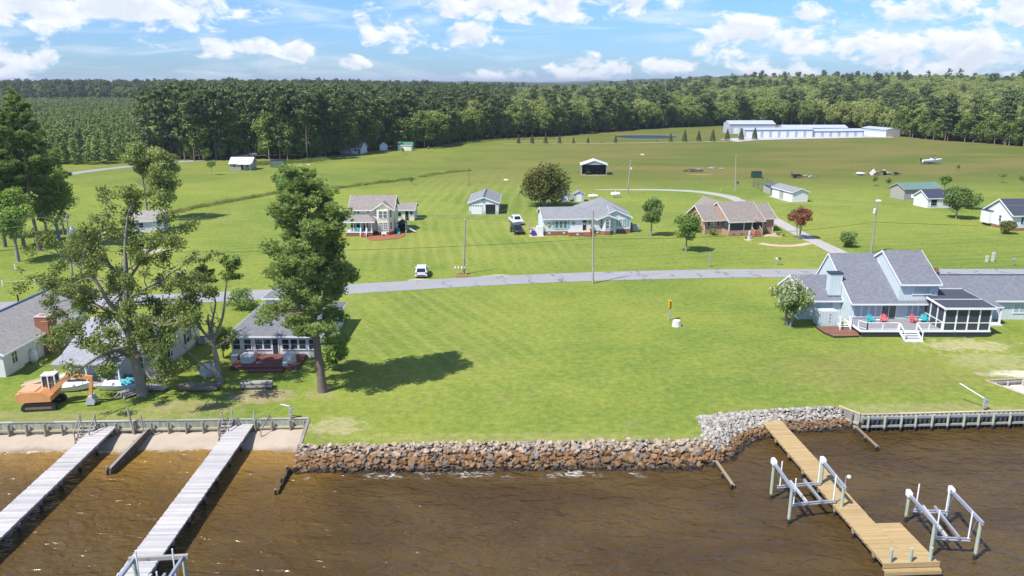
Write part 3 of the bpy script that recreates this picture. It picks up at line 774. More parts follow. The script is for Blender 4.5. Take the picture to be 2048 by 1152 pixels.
# ---- boat lifts
def boat_lift(label, P, tops, cradle_z, bunk_z, guides=True, lamp=False, motors=(0, 3)):
    """P: four pile feet (x, y) in order near-left, far... ; 0-1 and 3-2 carry the top beams"""
    c = Vector((sum(p[0] for p in P) / 4, sum(p[1] for p in P) / 4, WATER))
    root = thing('boat_lift', label, 'boat lift', c)
    q = [Vector((p[0], p[1], 0)) - Vector((c.x, c.y, 0)) for p in P]
    zt = [t - WATER for t in tops]
    for p, t in zip(q, zt):
        MB().tube([(p.x, p.y, -1.5), (p.x, p.y, t)], [.13, .115], 11).build('pile', pile_m, root)
    for a, b in ((0, 1), (3, 2)):
        d_ = (q[b] - q[a]).normalized()
        pa, pb = q[a] + Vector((0, 0, zt[a] + .12)) - d_ * .15, q[b] + Vector((0, 0, zt[b] + .12)) + d_ * .3
        m_ = MB(); up = Vector((0, 0, 1))
        m_.beam(pa - up * .10, pb - up * .10, .16, .03).beam(pa + up * .10, pb + up * .10, .16, .03).beam(pa, pb, .03, .2)
        side = d_.cross(up)
        m_.tube([pa + side * .10, pb + side * .10], .03, 6)
        m_.build('top_beam', alu, root)
    for k in motors:
        o = q[k] + Vector((0, 0, zt[k] + .18))
        mm = MB(); mm.extr([(-.17, -.2), (.17, -.2), (.17, .16), (.10, .24), (-.10, .24), (-.17, .16)], 'x', -.26, .2)
        ob = mm.build('motor_cover', white_pl, root); ob.location = o
        d_ = q[1] - q[0]; ob.rotation_euler = (0, 0, math.atan2(d_.y, d_.x))
    zc = cradle_z - WATER
    for a, b in ((0, 3), (1, 2)):
        d_ = (q[b] - q[a]).normalized(); inn = (q[1] - q[0]).normalized() * (.45 if a == 0 else -.45)
        pa, pb = q[a] + d_ * .25 + inn, q[b] - d_ * .25 + inn
        m_ = MB()
        for zz in (-.09, .09): m_.beam(pa + Vector((0, 0, zc + zz)), pb + Vector((0, 0, zc + zz)), .14, .03)
        m_.beam(pa + Vector((0, 0, zc)), pb + Vector((0, 0, zc)), .03, .18)
        m_.build('cradle_beam', alu, root)
        for f in (.06, .94):
            p = pa + (pb - pa) * f
            if guides: MB().tube([p + Vector((0, 0, zc + .1)), p + Vector((0, 0, zc + 2.15))], .05, 8).build('guide_post', white_pl, root)
            top = pa + (pb - pa) * (0 if f < .5 else 1)
            MB().tube([p + Vector((0, 0, zc)), Vector((q[a].x, q[a].y, zt[a] + .1)) + inn if f < .5 else Vector((q[b].x, q[b].y, zt[b] + .1)) + inn], .012, 5).build('cable', galv, root)
    ina, inb = (q[1] - q[0]).normalized() * .2, (q[1] - q[0]).normalized() * -.2
    for f in (.34, .62):
        pa = q[0] + (q[3] - q[0]) * f + ina + Vector((0, 0, zc + .24)); pb = q[1] + (q[2] - q[1]) * f + inb + Vector((0, 0, zc + .24))
        bk = MB().beam(pa, pb, .14, .20).build('bunk', grey_carpet if f < .5 else alu, root)
    if lamp:
        p = q[2] + Vector((.1, .05, zt[2]))
        MB().tube([p, p + Vector((0, 0, .95))], .03, 6).build('lamp_post', galv, root)
        MB().lathe([(.02, 0), (.14, .05), (.17, .16), (.12, .28), (.02, .32)], p + Vector((.22, 0, .72)), 10).build('lamp_globe', mat('lamp_globe_grey', (.55, .57, .58), .3), root, smooth=True)
    return root
grey_carpet = mat('bunk_carpet', (.42, .43, .42), .9, 0, .1, 4.)
zl = -1.5
P1, P2, P3 = G(1541.5, 996, zl), G(1577, 1046, zl), G(1680, 1036, zl)
P4 = (P1[0] + P3[0] - P2[0], P1[1] + P3[1] - P2[1])
hts = [HT(928, P1[1]), HT(980, P2[1]), HT(976, P3[1]), HT(925, P4[1])]
boat_lift('aluminium boat lift straddling the walkway of the new dock, a round lamp on one pile', [P1, P2, P3, P4], hts, -.3, 0, lamp=True)
Q2, Q3 = G(1860, 1112, zl), G(1949, 1117, zl)
Q4 = G(1893, 1046, zl); Q1 = (Q2[0] + Q4[0] - Q3[0], Q2[1] + Q4[1] - Q3[1])
boat_lift('empty boat lift with tall white guide poles, beyond the end platform of the new dock', [Q1, Q2, Q3, Q4], [HT(992, Q1[1]), HT(1050, Q2[1]), HT(1046, Q3[1]), HT(985, Q4[1])], -.35, 0)
L1, L4 = Vector((*G(268, 1122, 1.3), 0)), Vector((*G(367, 1117, 1.3), 0))
nn = (L4 - L1).normalized(); ax = Vector((v2.x, v2.y, 0)) * 3.2
boat_lift('timber-framed boat lift at the outer end of the cottage dock, with dark bunks', [(L1.x, L1.y), tuple((L1 + ax).xy), tuple((L4 + ax).xy), (L4.x, L4.y)], [1.3, 1.3, 1.3, 1.3], .15, 0, motors=())
fr = thing('hoist_beam', 'weathered timber hoist beam across the two posts at the cottage dock lift', 'beam', (L1.x, L1.y, 0))
MB().beam((-.3 * nn.x, -.3 * nn.y, 1.44), ((L4 - L1).x + .3 * nn.x, (L4 - L1).y + .3 * nn.y, 1.44), .2, .26).build('beam', grey_wood, fr)

# ---- groynes: plank walls running out from the shore
def groyne(label, A, B, top_a, top_b, m_wall, m_cap, cap=True, posts=True):
    A, B = Vector((*A, 0)), Vector((*B, 0)); d = B - A; L = d.length
    root = thing('groyne', label, 'groyne', A, math.atan2(d.y, d.x))
    n = max(2, int(L / .3)); sh = MB()
    for i in range(n):
        t = top_a + (top_b - top_a) * i / n
        sh.box(i * L / n + .005, (i + 1) * L / n, -.04, .03, -3, t + rnd.uniform(-.04, .03) * (1 if cap else 2.5))
    stuff(sh.build('sheeting', m_wall, root))
    if cap:
        for s_ in (-1, 1):
            MB().beam((0, s_ * .09, top_a - .12), (L, s_ * .09, top_b - .12), .09, .2).build('wale', m_wall, root)
        MB().beam((0, 0, top_a + .04), (L, 0, top_b + .04), .26, .05).build('cap_board', m_cap, root)
    if posts:
        k = max(2, int(L / 1.9))
        for i in range(k + 1):
            x = L * i / k; t = top_a + (top_b - top_a) * i / k
            MB().tube([(x, -.2, -3), (x, -.2, t + (.05 if i < k else .25))], .1, 8).build('post', pile_grey, root)
    return root
groyne('grey plank groyne on the sand between the two silver-grey docks', G(297, 857, -.55), G(219, 938, -1.0), -.55, -1.0, woodgrain('groyne_brown', (.16, .125, .085)), grey_wood)
groyne('low blackened groyne at the beach end of the long stone bank', G(579, 934, -1.1), G(556, 985, -1.35), -1.05, -1.30, dark_wood, dark_wood, cap=False)
groyne('short dark groyne slanting out from the corner of the stone banks', G(1432, 922, -1.0), G(1467, 972, -1.25), -1.0, -1.25, dark_wood, woodgrain('groyne_tan', (.25, .19, .115)))
groyne('short dark groyne slanting out beside the tan capped bulkhead', G(1713, 855, -1.0), G(1756, 896, -1.25), -1.0, -1.2, dark_wood, woodgrain('groyne_tan', (.25, .19, .115)))

# ---- beach stairs, davits, loose posts
def stairs(label, at, rz, n=5, wd=.95):
    root = thing('beach_stairs', label, 'stairs', at, rz)
    for i in range(n):
        MB().box(-wd / 2, wd / 2, -.30 - .27 * i, -.02 - .27 * i, -.10 - .22 * i, -.05 - .22 * i).build('tread', grey_wood, root)
    for s_ in (-1, 1):
        x = s_ * (wd / 2 + .03)
        MB().beam((x, .15, -.05), (x, -.27 * n - .1, -.05 - .22 * n - .1), .05, .24).build('stringer', grey_wood, root)
        MB().beam((x, .1, .95), (x, -.27 * n, .95 - .22 * n), .05, .10).build('handrail', grey_wood, root)
        for yy in (.1, -.27 * n + .1):
            MB().box(x - .045, x + .045, yy - .045, yy + .045, -1.3, .95 + yy * .8).build('post', grey_wood, root)
    return root
stairs('grey beach stairs with handrails beside the dock nearest the excavator', (*G(176, 850), 0), .05, 5, 1.25)
stairs('grey beach stairs with handrails beside the cottage dock', (*G(455, 842), 0), .03, 5, .85)
def davit(label, at, h, arm, m_, winch=True):
    root = thing('davit', label, 'davit', at)
    MB().tube([(0, 0, -1.5), (0, 0, h)], .11, 9).build('post', m_, root)
    MB().tube([(0, 0, h - .1), (arm[0] * .5, arm[1] * .5, h - .1 + arm[2] * .5), arm_end(h, arm)], .07, 7).build('arm', galv, root)
    if winch:
        MB().cbox((.12, -.1, h * .72), (.3, .25, .34)).build('winch', galv, root)
        MB().cbox((.05, -.14, h * .3), (.24, .2, .3)).build('winch', galv, root)
    return root
def arm_end(h, arm): return (arm[0], arm[1], h - .1 + arm[2])
davit('grey-green davit post with a dark winch on the beach bulkhead', (*G(583, 857, -1.0), 0), 1.3, (-.85, .1, .15), pile_m)
davit('galvanised davit with a long boom on the lawn by the boat slip', (*G(1966, 819), 0), 1.2, (-1.6, 1.6, .9), galv)
for lab, (u0, v0), (u1, v1), r_ in (('tall pale leaning pole against the beach bulkhead', (269, 868), (261.5, 815), .09), ('thin short stake behind the beach bulkhead near the leaning pole', (287, 852), (284, 829), .06), ('slim green post beside the lawn end of the cottage dock', (511, 862), (511, 823), .07)):
    b_ = G(u0, v0, -1.1 if v0 > 855 else 0); h_ = HT(v1, b_[1]); t_ = ((u1 - 1024) / (u0 - 1024) * b_[0], b_[1])
    tag(MB().tube([(*b_, -1.6), (*t_, h_)], r_, 8).build('post', pile_m if 'green' in lab else grey_wood), lab, 'post')
o = thing('hand_rail', 'low grey timber handrail frame on the sand east of the cottage dock', 'handrail', (*G(522, 872, -1.1), 0))
MB().beam((0, 0, -1.5), (0, 0, -.6), .09, .09).build('post', grey_wood, o)
MB().beam((0, 0, -.65), (.5, 1.3, .4), .05, .12).build('rail', grey_wood, o)
MB().beam((.5, 1.3, -1.1), (.5, 1.3, .4), .09, .09).build('post', grey_wood, o)
# ============================================================ buildings
WROOT = set()
def base(parent):                       # parts of a world-measured house are given in world metres
    return -parent.location if parent and parent.name in WROOT else Vector((0, 0, 0))
def P(parent, name, mb, m, smooth=False, **kw):
    o = mb.build(name, m, parent, smooth, **kw); o.location = base(parent); return o
white_trim = mat('white_trim', (.74, .75, .75), .5, 0, .04, 1.5)
glass = glassmat()
dark_in = mat('dark_interior', (.018, .018, .020), .8, 0, .2, 2.)
screen_m = mat('insect_screen', (.045, .055, .065), .35, 0, .35, .9, spec=.3)
conc = mat('concrete', (.42, .40, .37), .9, 0, .12, 1.2, bump=.3, bscale=14)
brick_dk = brickmat('foundation_brick', (.235, .115, .075))
ROT = {'S': 0., 'E': math.pi / 2, 'N': math.pi, 'W': -math.pi / 2}
CACHE = {}
def opening(parent, face, at, w_, h_, kind='window', frame=white_trim, pane=None, mull=(1, 2), fr=.07, deep=.06, sill=True, handle=False):
    """window or door on a wall; `at` is the wall-surface point at the middle of its foot"""
    pane = pane or glass; key = (round(w_, 2), round(h_, 2), kind, frame.name, pane.name, mull, fr)
    if key not in CACHE:
        f = MB(); x0, x1 = -w_ / 2, w_ / 2
        f.box(x0 - fr, x0, -deep, .01, 0, h_).box(x1, x1 + fr, -deep, .01, 0, h_)
        f.box(x0 - fr, x1 + fr, -deep - .005, .01, h_, h_ + fr)
        if kind == 'window': f.box(x0 - fr - .03, x1 + fr + .03, -deep - .04, .01, -fr, 0)
        for i in range(1, mull[0]): xx = x0 + w_ * i / mull[0]; f.box(xx - .035, xx + .035, -deep + .012, .01, 0, h_)
        for i in range(1, mull[1]): zz = h_ * i / mull[1]; f.box(x0, x1, -deep + .02, .01, zz - .03, zz + .03)
        g_ = MB().box(x0, x1, -.022, .01, 0.002, h_ - .002)
        CACHE[key] = (f.mesh(kind, frame), g_.mesh('pane', pane))
    a, b = CACHE[key]
    o = inst(kind, a, parent, Vector(at) + base(parent), ROT[face] if isinstance(face, str) else face)
    inst('pane', b, o, (0, 0, 0))
    return o
def shutters(parent, face, at, w_, h_, m_, sw=.4):
    for s_ in (-1, 1):
        mb = MB().box(-sw / 2, sw / 2, -.05, 0, 0, h_)
        for k in range(6): mb.box(-sw / 2 + .05, sw / 2 - .05, -.062, -.05, .08 + k * (h_ - .1) / 6, .08 + k * (h_ - .1) / 6 + h_ / 10)
        o = mb.build('shutter', m_, parent); o.location = Vector(at) + base(parent); r_ = ROT[face]
        o.location += Matrix.Rotation(r_, 3, 'Z') @ Vector((s_ * (w_ / 2 + .12 + sw / 2), 0, 0)); o.rotation_euler = (0, 0, r_)
def gable_walls(parent, x0, x1, y0, y1, z0, z1, zr, axis, m_, ridge=None, name='wall'):
    a0, a1 = (y0, y1) if axis == 'x' else (x0, x1)
    rm = (a0 + a1) / 2 if ridge is None else ridge
    prof = [(a0, z0), (a1, z0), (a1, z1), (rm, zr), (a0, z1)]
    return P(parent, name, MB().extr(prof, axis, *((x0, x1) if axis == 'x' else (y0, y1))), m_)
def gable_roof(parent, x0, x1, y0, y1, zE, zR, axis, m_, trim=white_trim, over=.4, rake=.3, th=.14, ridge=None, cap=None, zE2=None):
    """two pitched slabs; fascia boards on the eaves and rakes are its sub-parts"""
    a0, a1, b0, b1 = (y0, y1, x0, x1) if axis == 'x' else (x0, x1, y0, y1)
    rm = (a0 + a1) / 2 if ridge is None else ridge; zE2 = zE if zE2 is None else zE2
    s0, s1 = (zR - zE) / (rm - a0), (zR - zE2) / (a1 - rm)
    up = .07
    A, M_, B = (a0 - over, zE - over * s0 + up), (rm, zR + up), (a1 + over, zE2 - over * s1 + up)
    prof = [A, (A[0], A[1] - th), (rm, zR + up - th * 1.1), (B[0], B[1] - th), B, M_]
    c0, c1 = b0 - rake, b1 + rake
    rf = P(parent, 'roof', MB().extr(prof, axis, c0, c1), m_)
    Q = (lambda h, z, c: (c, h, z)) if axis == 'x' else (lambda h, z, c: (h, c, z))
    sub = lambda nm, mb, mm: mb.build(nm, mm, rf)
    for (h, z), sg in ((A, -1), (B, 1)):
        sub('fascia', MB().beam(Q(h + sg * .025, z - th * .62, c0), Q(h + sg * .025, z - th * .62, c1), .045 , .2), trim)
    for c, sg in ((c0, -1), (c1, 1)):
        for E_ in (A, B):
            sub('rake_board', MB().beam(Q(E_[0], E_[1] - .10, c + sg * .024), Q(M_[0], M_[1] - .10, c + sg * .024), .045, .22), trim)
    if cap: sub('ridge_cap', MB().beam(Q(M_[0], M_[1] + .01, c0), Q(M_[0], M_[1] + .01, c1), .3, .05), cap)
    return rf
def hip_roof(parent, x0, x1, y0, y1, zE, zR, m_, trim=white_trim, over=.4, th=.12, ridge=None):
    """ridge: ((x, y), (x, y)) ends of the ridge line"""
    X0, X1, Y0, Y1 = x0 - over, x1 + over, y0 - over, y1 + over
    (ra, rb), (rc, rd) = ridge
    v = [(X0, Y0, zE), (X1, Y0, zE), (X1, Y1, zE), (X0, Y1, zE), (ra, rb, zR), (rc, rd, zR)]
    v += [(x, y, z - th) for x, y, z in v[:4]]
    if abs(rc - ra) >= abs(rd - rb): f = [(0, 1, 5, 4), (1, 2, 5), (2, 3, 4, 5), (3, 0, 4)]
    else: f = [(0, 1, 4), (1, 2, 5, 4), (2, 3, 5), (3, 0, 4, 5)]
    f += [(0, 6, 7, 1), (1, 7, 8, 2), (2, 8, 9, 3), (3, 9, 6, 0), (6, 9, 8, 7)]
    rf = P(parent, 'roof', MB().add(v, f), m_)
    for a, b in ((0, 1), (1, 2), (2, 3), (3, 0)):
        pa, pb = Vector(v[a]), Vector(v[b]); n_ = (pb - pa).normalized().cross(Vector((0, 0, 1)))
        MB().beam(pa + n_ * .024 + Vector((0, 0, -.1)), pb + n_ * .024 + Vector((0, 0, -.1)), .045, .18).build('fascia', trim, rf)
    return rf
def railing(parent, pts, z, h=.95, m_=white_trim, step=1.6, pick=None, pw=.10, name='railing'):
    rl = MB(); posts = []
    for a, b in zip(pts[:-1], pts[1:]):
        a, b = Vector((*a, z)) if len(a) == 2 else Vector(a), Vector((*b, z)) if len(b) == 2 else Vector(b)
        rl.beam(a + Vector((0, 0, h)), b + Vector((0, 0, h)), .12, .06)
        rl.beam(a + Vector((0, 0, .12)), b + Vector((0, 0, .12)), .05, .06)
        n = max(1, int(round((b - a).length / step)))
        for i in range(n + 1): posts.append(a + (b - a) * (i / n))
        if pick:
            k = int((b - a).length / pick)
            for i in range(1, k): p = a + (b - a) * (i / k); rl.beam(p + Vector((0, 0, .12)), p + Vector((0, 0, h)), .03, .03, up=(0, 1, 0))
    o = P(parent, name, rl, m_)
    for p in posts: MB().box(p.x - pw / 2, p.x + pw / 2, p.y - pw / 2, p.y + pw / 2, p.z - .02, p.z + h + .03).build('post', m_, o)
    return o
def steps(parent, x0, x1, ytop, z, n, m_, run=.28, dirn=-1, sides=None, name='step'):
    for i in range(n):
        ya, yb = sorted((ytop + dirn * run * i, ytop + dirn * run * (i + 1)))
        zt = z * (n - i) / (n + 1)
        P(parent, name, MB().box(x0, x1, ya, yb, 0.0, zt) if sides is None else MB().box(x0, x1, ya, yb + .02, zt - .05, zt), m_)
    if sides:
        for x in (x0 - .03, x1 + .03):
            P(parent, 'stair_stringer', MB().beam((x, ytop, z - .15), (x, ytop + dirn * run * n, .06), .05, .25), sides)
def ac_unit(label, at, s_=.8):
    t = thing('air_conditioner', label, 'air conditioner', at)
    mb = MB().box(-s_ / 2, s_ / 2, -s_ / 2, s_ / 2, .08, s_ * 1.0)
    for k in range(7): mb.box(-s_ / 2 - .012, s_ / 2 + .012, -s_ / 2 - .012, s_ / 2 + .012, .14 + k * s_ * .115, .17 + k * s_ * .115)
    mb.build('casing', mat('grey_casing', (.40, .41, .40), .5, 0, .1, 3.), t)
    MB().lathe([(0, 0), (s_ * .4, 0), (s_ * .42, .03), (s_ * .1, .05), (0, .05)], (0, 0, s_ * 1.0), 12).build('fan_grille', mat('dark_grille', (.05, .05, .05), .5), t)
    return t

# ---------------------------------------------------------------- the pale blue house with the deck (east)
blue_sid = siding('pale_blue_boards', (.53, .60, .615), .42, True)
slate = shingle('blue_grey_shingles', (.165, .172, .198))
H = thing('house', 'pale blue board-and-batten house with a tower, white-railed deck and screened porch', 'house', (47.7, 94.2, 0)); WROOT.add(H.name)
P(H, 'wall', MB().extr([(94.2, 0), (106.3, 0), (106.3, 3.0), (102.2, 7.55), (94.2, 3.36)], 'x', 42.8, 53.6), blue_sid)
gable_roof(H, 42.8, 53.6, 94.2, 106.3, 3.36, 7.6, 'x', slate, over=.75, rake=.12, ridge=102.2, zE2=3.0)
P(H, 'tower_wall', MB().extr([(94.0, 3.0), (104.6, 3.0), (104.6, 5.6), (99.5, 8.5), (94.0, 5.72)], 'x', 48.75, 53.55), blue_sid)
gable_roof(H, 48.75, 53.55, 94.0, 104.6, 5.72, 8.55, 'x', slate, over=.5, rake=.16, ridge=99.5, zE2=5.6)
gable_walls(H, 37.3, 42.78, 96.7, 104.4, 0, 2.8, 4.98, 'x', blue_sid)
gable_roof(H, 37.3, 42.6, 96.7, 104.4, 2.8, 5.0, 'x', slate, over=.42, rake=.14)
gable_walls(H, 53.65, 79, 96.7, 104.4, 0, 2.8, 4.98, 'x', blue_sid)
gable_roof(H, 53.8, 79, 96.7, 104.4, 2.8, 5.0, 'x', slate, over=.42, rake=.1, cap=mat('dark_blue_cap', (.05, .09, .16), .6))
ch = P(H, 'chimney', MB().box(41.15, 42.74, 97.1, 98.2, 2.6, 6.0), blue_sid)
MB().box(41.05, 42.80, 97.0, 98.3, 6.0, 6.14).build('cap', mat('navy_metal', (.035, .055, .11), .5, .3), ch)
MB().box(41.02, 42.79, 96.96, 97.14, 2.75, 3.12).build('flashing', MATS['navy_metal'], ch)
curt = mat('curtained_glass', (.36, .42, .45), .12, 0, .25, 1.2, spec=.7)
for x_, w_ in ((43.75, .95), (44.75, .85), (45.65, .75)): opening(H, 'S', (x_, 94.2, 1.15), w_ - .1, 1.75, pane=curt, mull=(1, 1))
opening(H, 'S', (46.45, 94.2, 1.15), .6, 1.75, pane=curt, mull=(1, 1))
opening(H, 'S', (47.75, 94.2, .86), 1.75, 2.05, 'door', pane=glassmat('slider_glass', (.06, .07, .07)), mull=(2, 1))
for x_ in (50.35, 51.1, 51.85): opening(H, 'S', (x_, 94.2, 1.2), .62, 1.7, pane=curt, mull=(1, 1))
for x_ in (50.75, 51.5, 52.25): opening(H, 'S', (x_, 94.0, 4.15), .65, 1.05, pane=curt, mull=(1, 1))
opening(H, 'S', (41.35, 96.7, .75), .62, 1.85, pane=curt, mull=(1, 1))
opening(H, 'S', (37.95, 96.7, .8), .62, 1.2, pane=curt, mull=(1, 2))
opening(H, 'W', (48.75, 100.6, 5.9), .5, .9, pane=white_trim, mull=(1, 1))
opening(H, 'S', (66, 96.7, .9), 1.5, 1.2, pane=curt, mull=(2, 1))
# deck
grey_deck = woodgrain('grey_composite', (.30, .295, .31), .10)
P(H, 'deck_floor', MB().box(42.35, 57.95, 89.5, 94.2, .70, .84), grey_deck)
sk = MB(); x = 42.4
while x < 57.85: sk.box(x, x + .15, 89.46, 89.52, .03, .66); x += .19
stuff(P(H, 'deck_skirt', sk, mat('charcoal_slats', (.035, .037, .045), .7)))
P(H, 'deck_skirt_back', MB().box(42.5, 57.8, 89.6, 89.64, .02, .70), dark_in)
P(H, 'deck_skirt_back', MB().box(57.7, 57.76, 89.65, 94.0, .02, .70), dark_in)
P(H, 'deck_rim', MB().box(42.3, 58.0, 89.38, 89.5, .64, .86), white_trim)
P(H, 'deck_rim', MB().box(42.2, 42.34, 89.5, 94.1, .64, .86), white_trim)
railing(H, [(42.45, 90.6), (43.1, 89.62), (46.85, 89.62)], .84, .92, step=1.9)
railing(H, [(49.1, 89.62), (52.1, 89.62)], .84, .92, step=1.6)
steps(H, 47.0, 48.95, 89.4, .84, 4, mat('pale_tread', (.60, .62, .65), .7), .36, -1, sides=white_trim)
for x_ in (46.92, 49.03):
    railing(H, [(x_, 89.45, .84), (x_, 87.95, .12)], 0, .9, step=2)
P(H, 'stair_foot', MB().box(46.9, 49.05, 87.55, 87.98, 0, .1), MATS['pale_tread'])
steps(H, 41.0, 42.15, 92.9, .8, 3, MATS['pale_tread'], .3, -1, sides=white_trim)
railing(H, [(41.0, 92.6, .75), (40.6, 91.4, .25)], 0, .9, step=2)
railing(H, [(42.2, 92.6, .8), (41.9, 91.4, .25)], 0, .9, step=2)
# screened porch
sp_t = white_trim
for x_ in (52.25, 53.7, 55.1, 56.5, 57.85):
    P(H, 'porch_post', MB().box(x_ - .08, x_ + .08, 89.5, 89.66, .84, 3.42), sp_t)
for y_ in (91.1, 92.7): P(H, 'porch_post', MB().box(52.17, 52.33, y_ - .08, y_ + .08, .84, 3.42), sp_t)
for y_ in (91.1, 92.7): P(H, 'porch_post', MB().box(57.77, 57.93, y_ - .08, y_ + .08, .84, 3.42), sp_t)
for xa, xb in ((52.33, 53.62), (53.78, 55.02), (55.18, 56.42), (56.58, 57.77)):
    P(H, 'porch_rail', MB().box(xa, xb, 89.53, 89.61, 1.72, 1.82), sp_t)
    P(H, 'screen', MB().box(xa, xb, 89.565, 89.575, .86, 3.4), screen_m)
for xx in (52.25, 57.85):
    for ya, yb in ((89.66, 91.02), (91.18, 92.62), (92.78, 94.15)):
        P(H, 'porch_rail', MB().box(xx - .04, xx + .04, ya, yb, 1.72, 1.82), sp_t)
        P(H, 'screen', MB().box(xx - .005, xx + .005, ya, yb, .86, 3.4), screen_m)
P(H, 'porch_beam', MB().box(52.1, 58.0, 89.45, 89.68, 3.42, 3.62), sp_t)
tar = mat('dark_roll_roofing', (.055, .060, .072), .8, 0, .2, .6)
rf = P(H, 'porch_roof', MB().extr([(89.2, 3.62), (92.2, 3.80), (96.9, 3.98), (96.9, 4.06), (92.2, 3.93), (89.2, 3.76)], 'x', 52.0, 58.2), tar)
for a, b in (((52.0, 89.18, 3.66), (58.2, 89.18, 3.66)), ((51.97, 89.2, 3.68), (51.97, 93.6, 3.85)), ((58.23, 89.2, 3.68), (58.23, 96.4, 3.95)), ((52.0, 92.3, 3.96), (58.2, 92.3, 3.96)), ((53.7, 96.85, 4.1), (58.2, 96.85, 4.1))):
    MB().beam(a, b, .06, .24 if a[1] < 92 else .08).build('fascia', white_trim, rf)
# side entrance porch on the east wing
sp = P(H, 'entry_roof', MB().extr([(94.0, 2.35), (96.7, 2.66), (96.7, 2.78), (94.0, 2.47)], 'x', 58.6, 62.2), slate)
MB().beam((58.6, 93.98, 2.38), (62.2, 93.98, 2.38), .05, .18).build('fascia', white_trim, sp)
for x_ in (58.8, 62.0): P(H, 'entry_post', MB().box(x_ - .1, x_ + .1, 94.1, 94.3, .2, 2.38), white_trim)
P(H, 'entry_slab', MB().box(58.5, 62.2, 93.7, 96.7, 0, .2), mat('pale_slab', (.55, .55, .54), .8))
opening(H, 'S', (59.2, 96.7, .25), .9, 2.05, 'door', pane=MATS['navy_metal'], mull=(1, 1))
# outdoor shower stall, generator, brown terrace
t = thing('shower_stall', 'pale blue slatted outdoor stall beside the flowering white tree', 'stall', (40.0, 94.4, 0))
mb = MB()
for k in range(12):
    mb.box(-1.2 + k * .2, -1.2 + k * .2 + .18, -.9, -.86, .1, 2.05)
    if k < 9: mb.box(-1.24, -1.2, -.86 + k * .2, -.86 + k * .2 + .18, .1, 2.05)
stuff(mb.build('slats', blue_sid, t))
MB().box(-1.19, 1.18, -.855, .8, .05, 1.95).build('inner_panel', blue_sid, t)
for x_ in (-1.2, 1.2): MB().box(x_ - .05, x_ + .05, -.95, -.85, 0, 2.15).build('post', blue_sid, t)
for k in range(3): MB().cbox((.15, -.92, .7 + k * .45), (.12, .02, .14)).build('vent', dark_in, t)
t = thing('generator', 'low grey generator box by the pale blue stall', 'generator', (41.65, 95.1, 0))
MB().box(-.55, .55, -.35, .35, .05, .75).box(-.5, .5, -.3, .3, .75, .82).build('casing', mat('grey_casing', (.40, .41, .40), .5, 0, .1, 3.), t)
terr = thing('terrace', 'low brown board terrace at the corner of the white-railed deck', 'terrace', (40.4, 91.8, 0))
pts = [G(1631, 653, .2), G(1692, 652, .2), G(1716, 662, .2), G(1719, 671.5, .2), G(1669, 673, .2), G(1648, 665, .2)]
MB().prism([(x - 40.4, y - 91.8) for x, y in pts], .02, .22).build('rim', mat('dark_brown_rim', (.05, .035, .03), .8), terr)
cen = (sum(p[0] for p in pts) / 6 - 40.4, sum(p[1] for p in pts) / 6 - 91.8)
def clip_strip(poly, y0, y1):
    def cut(P_, f, keep):
        out = []
        for i in range(len(P_)):
            a, b = P_[i], P_[(i + 1) % len(P_)]
            ia, ib = keep(a), keep(b)
            if ia: out.append(a)
            if ia != ib: k = (f - a[1]) / (b[1] - a[1]); out.append((a[0] + (b[0] - a[0]) * k, f))
        return out
    q = cut(poly, y0, lambda p: p[1] >= y0)
    return cut(q, y1, lambda p: p[1] <= y1) if len(q) > 2 else q
inn = [(cen[0] + (x - 40.4 - cen[0]) * .97, cen[1] + (y - 91.8 - cen[1]) * .97) for x, y in pts]
brown_tex = woodgrain('brown_composite', (.225, .115, .072), .14)
yy = min(p[1] for p in inn); brd = MB()
while yy < max(p[1] for p in inn):
    q = clip_strip(inn, yy, yy + .135)
    if len(q) > 2: brd.prism(q, .21, .25)
    yy += .145
stuff(brd.build('boards', brown_tex, terr))

def adirondack(label, at, rz, m_, group=None):
    t = thing('deck_chair', label, 'chair', at, rz, group)
    s_ = MB()
    for k in range(5): s_.beam((-.28, -.25 + k * .12, .36 - k * .03), (.28, -.25 + k * .12, .36 - k * .03), .10, .025, up=(0, 0, 1))
    s_.build('seat', m_, t)
    b_ = MB()
    for k in range(5):
        x = -.24 + k * .12; b_.beam((x, .22, .24), (x * 1.25, .52, 1.0 - .03 * abs(k - 2) ** 2), .10, .025, up=(0, 1, 0))
    b_.build('backrest', m_, t)
    for s__ in (-1, 1):
        MB().box(s__ * .36 - .07, s__ * .36 + .07, -.35, .4, .56, .585).build('armrest', m_, t)
        MB().box(s__ * .33 - .03, s__ * .33 + .03, -.32, -.22, 0, .56).build('leg', m_, t)
        MB().beam((s__ * .33, -.2, .32), (s__ * .33, .5, .04), .03, .12).build('leg', m_, t)
    return t
teal = mat('teal_plastic', (.02, .42, .47), .45, 0, .05, 2.); coral = mat('coral_plastic', (.62, .12, .13), .45, 0, .05, 2.)
adirondack('turquoise slatted deck chair at the chimney end of the deck', (44.9, 92.6, .84), .25, teal)
adirondack('coral red slatted deck chair just left of the sliding glass door', (46.5, 92.6, .84), -.2, coral)
adirondack('coral red slatted deck chair right of the sliding glass door', (50.25, 92.6, .84), .25, coral)
adirondack('turquoise slatted deck chair beside the screened porch', (51.6, 92.7, .84), -.25, teal)
for lab, x_ in (('small white table between the pair of deck chairs west of the glass door', 45.7), ('small white table between the pair of deck chairs near the screened porch', 50.95)):
    t = thing('side_table', lab, 'table', (x_, 92.5, .84))
    MB().lathe([(0, .42), (.24, .42), (.24, .46), (0, .46)], n=12).build('top', white_pl, t)
    MB().tube([(0, 0, 0), (0, 0, .43)], .05, 8).build('leg', white_pl, t)
wd = woodgrain('brown_porch_wood', (.12, .09, .07))
t = thing('porch_table', 'dark dining table seen through the screens of the porch', 'table', (55, 91.9, .84))
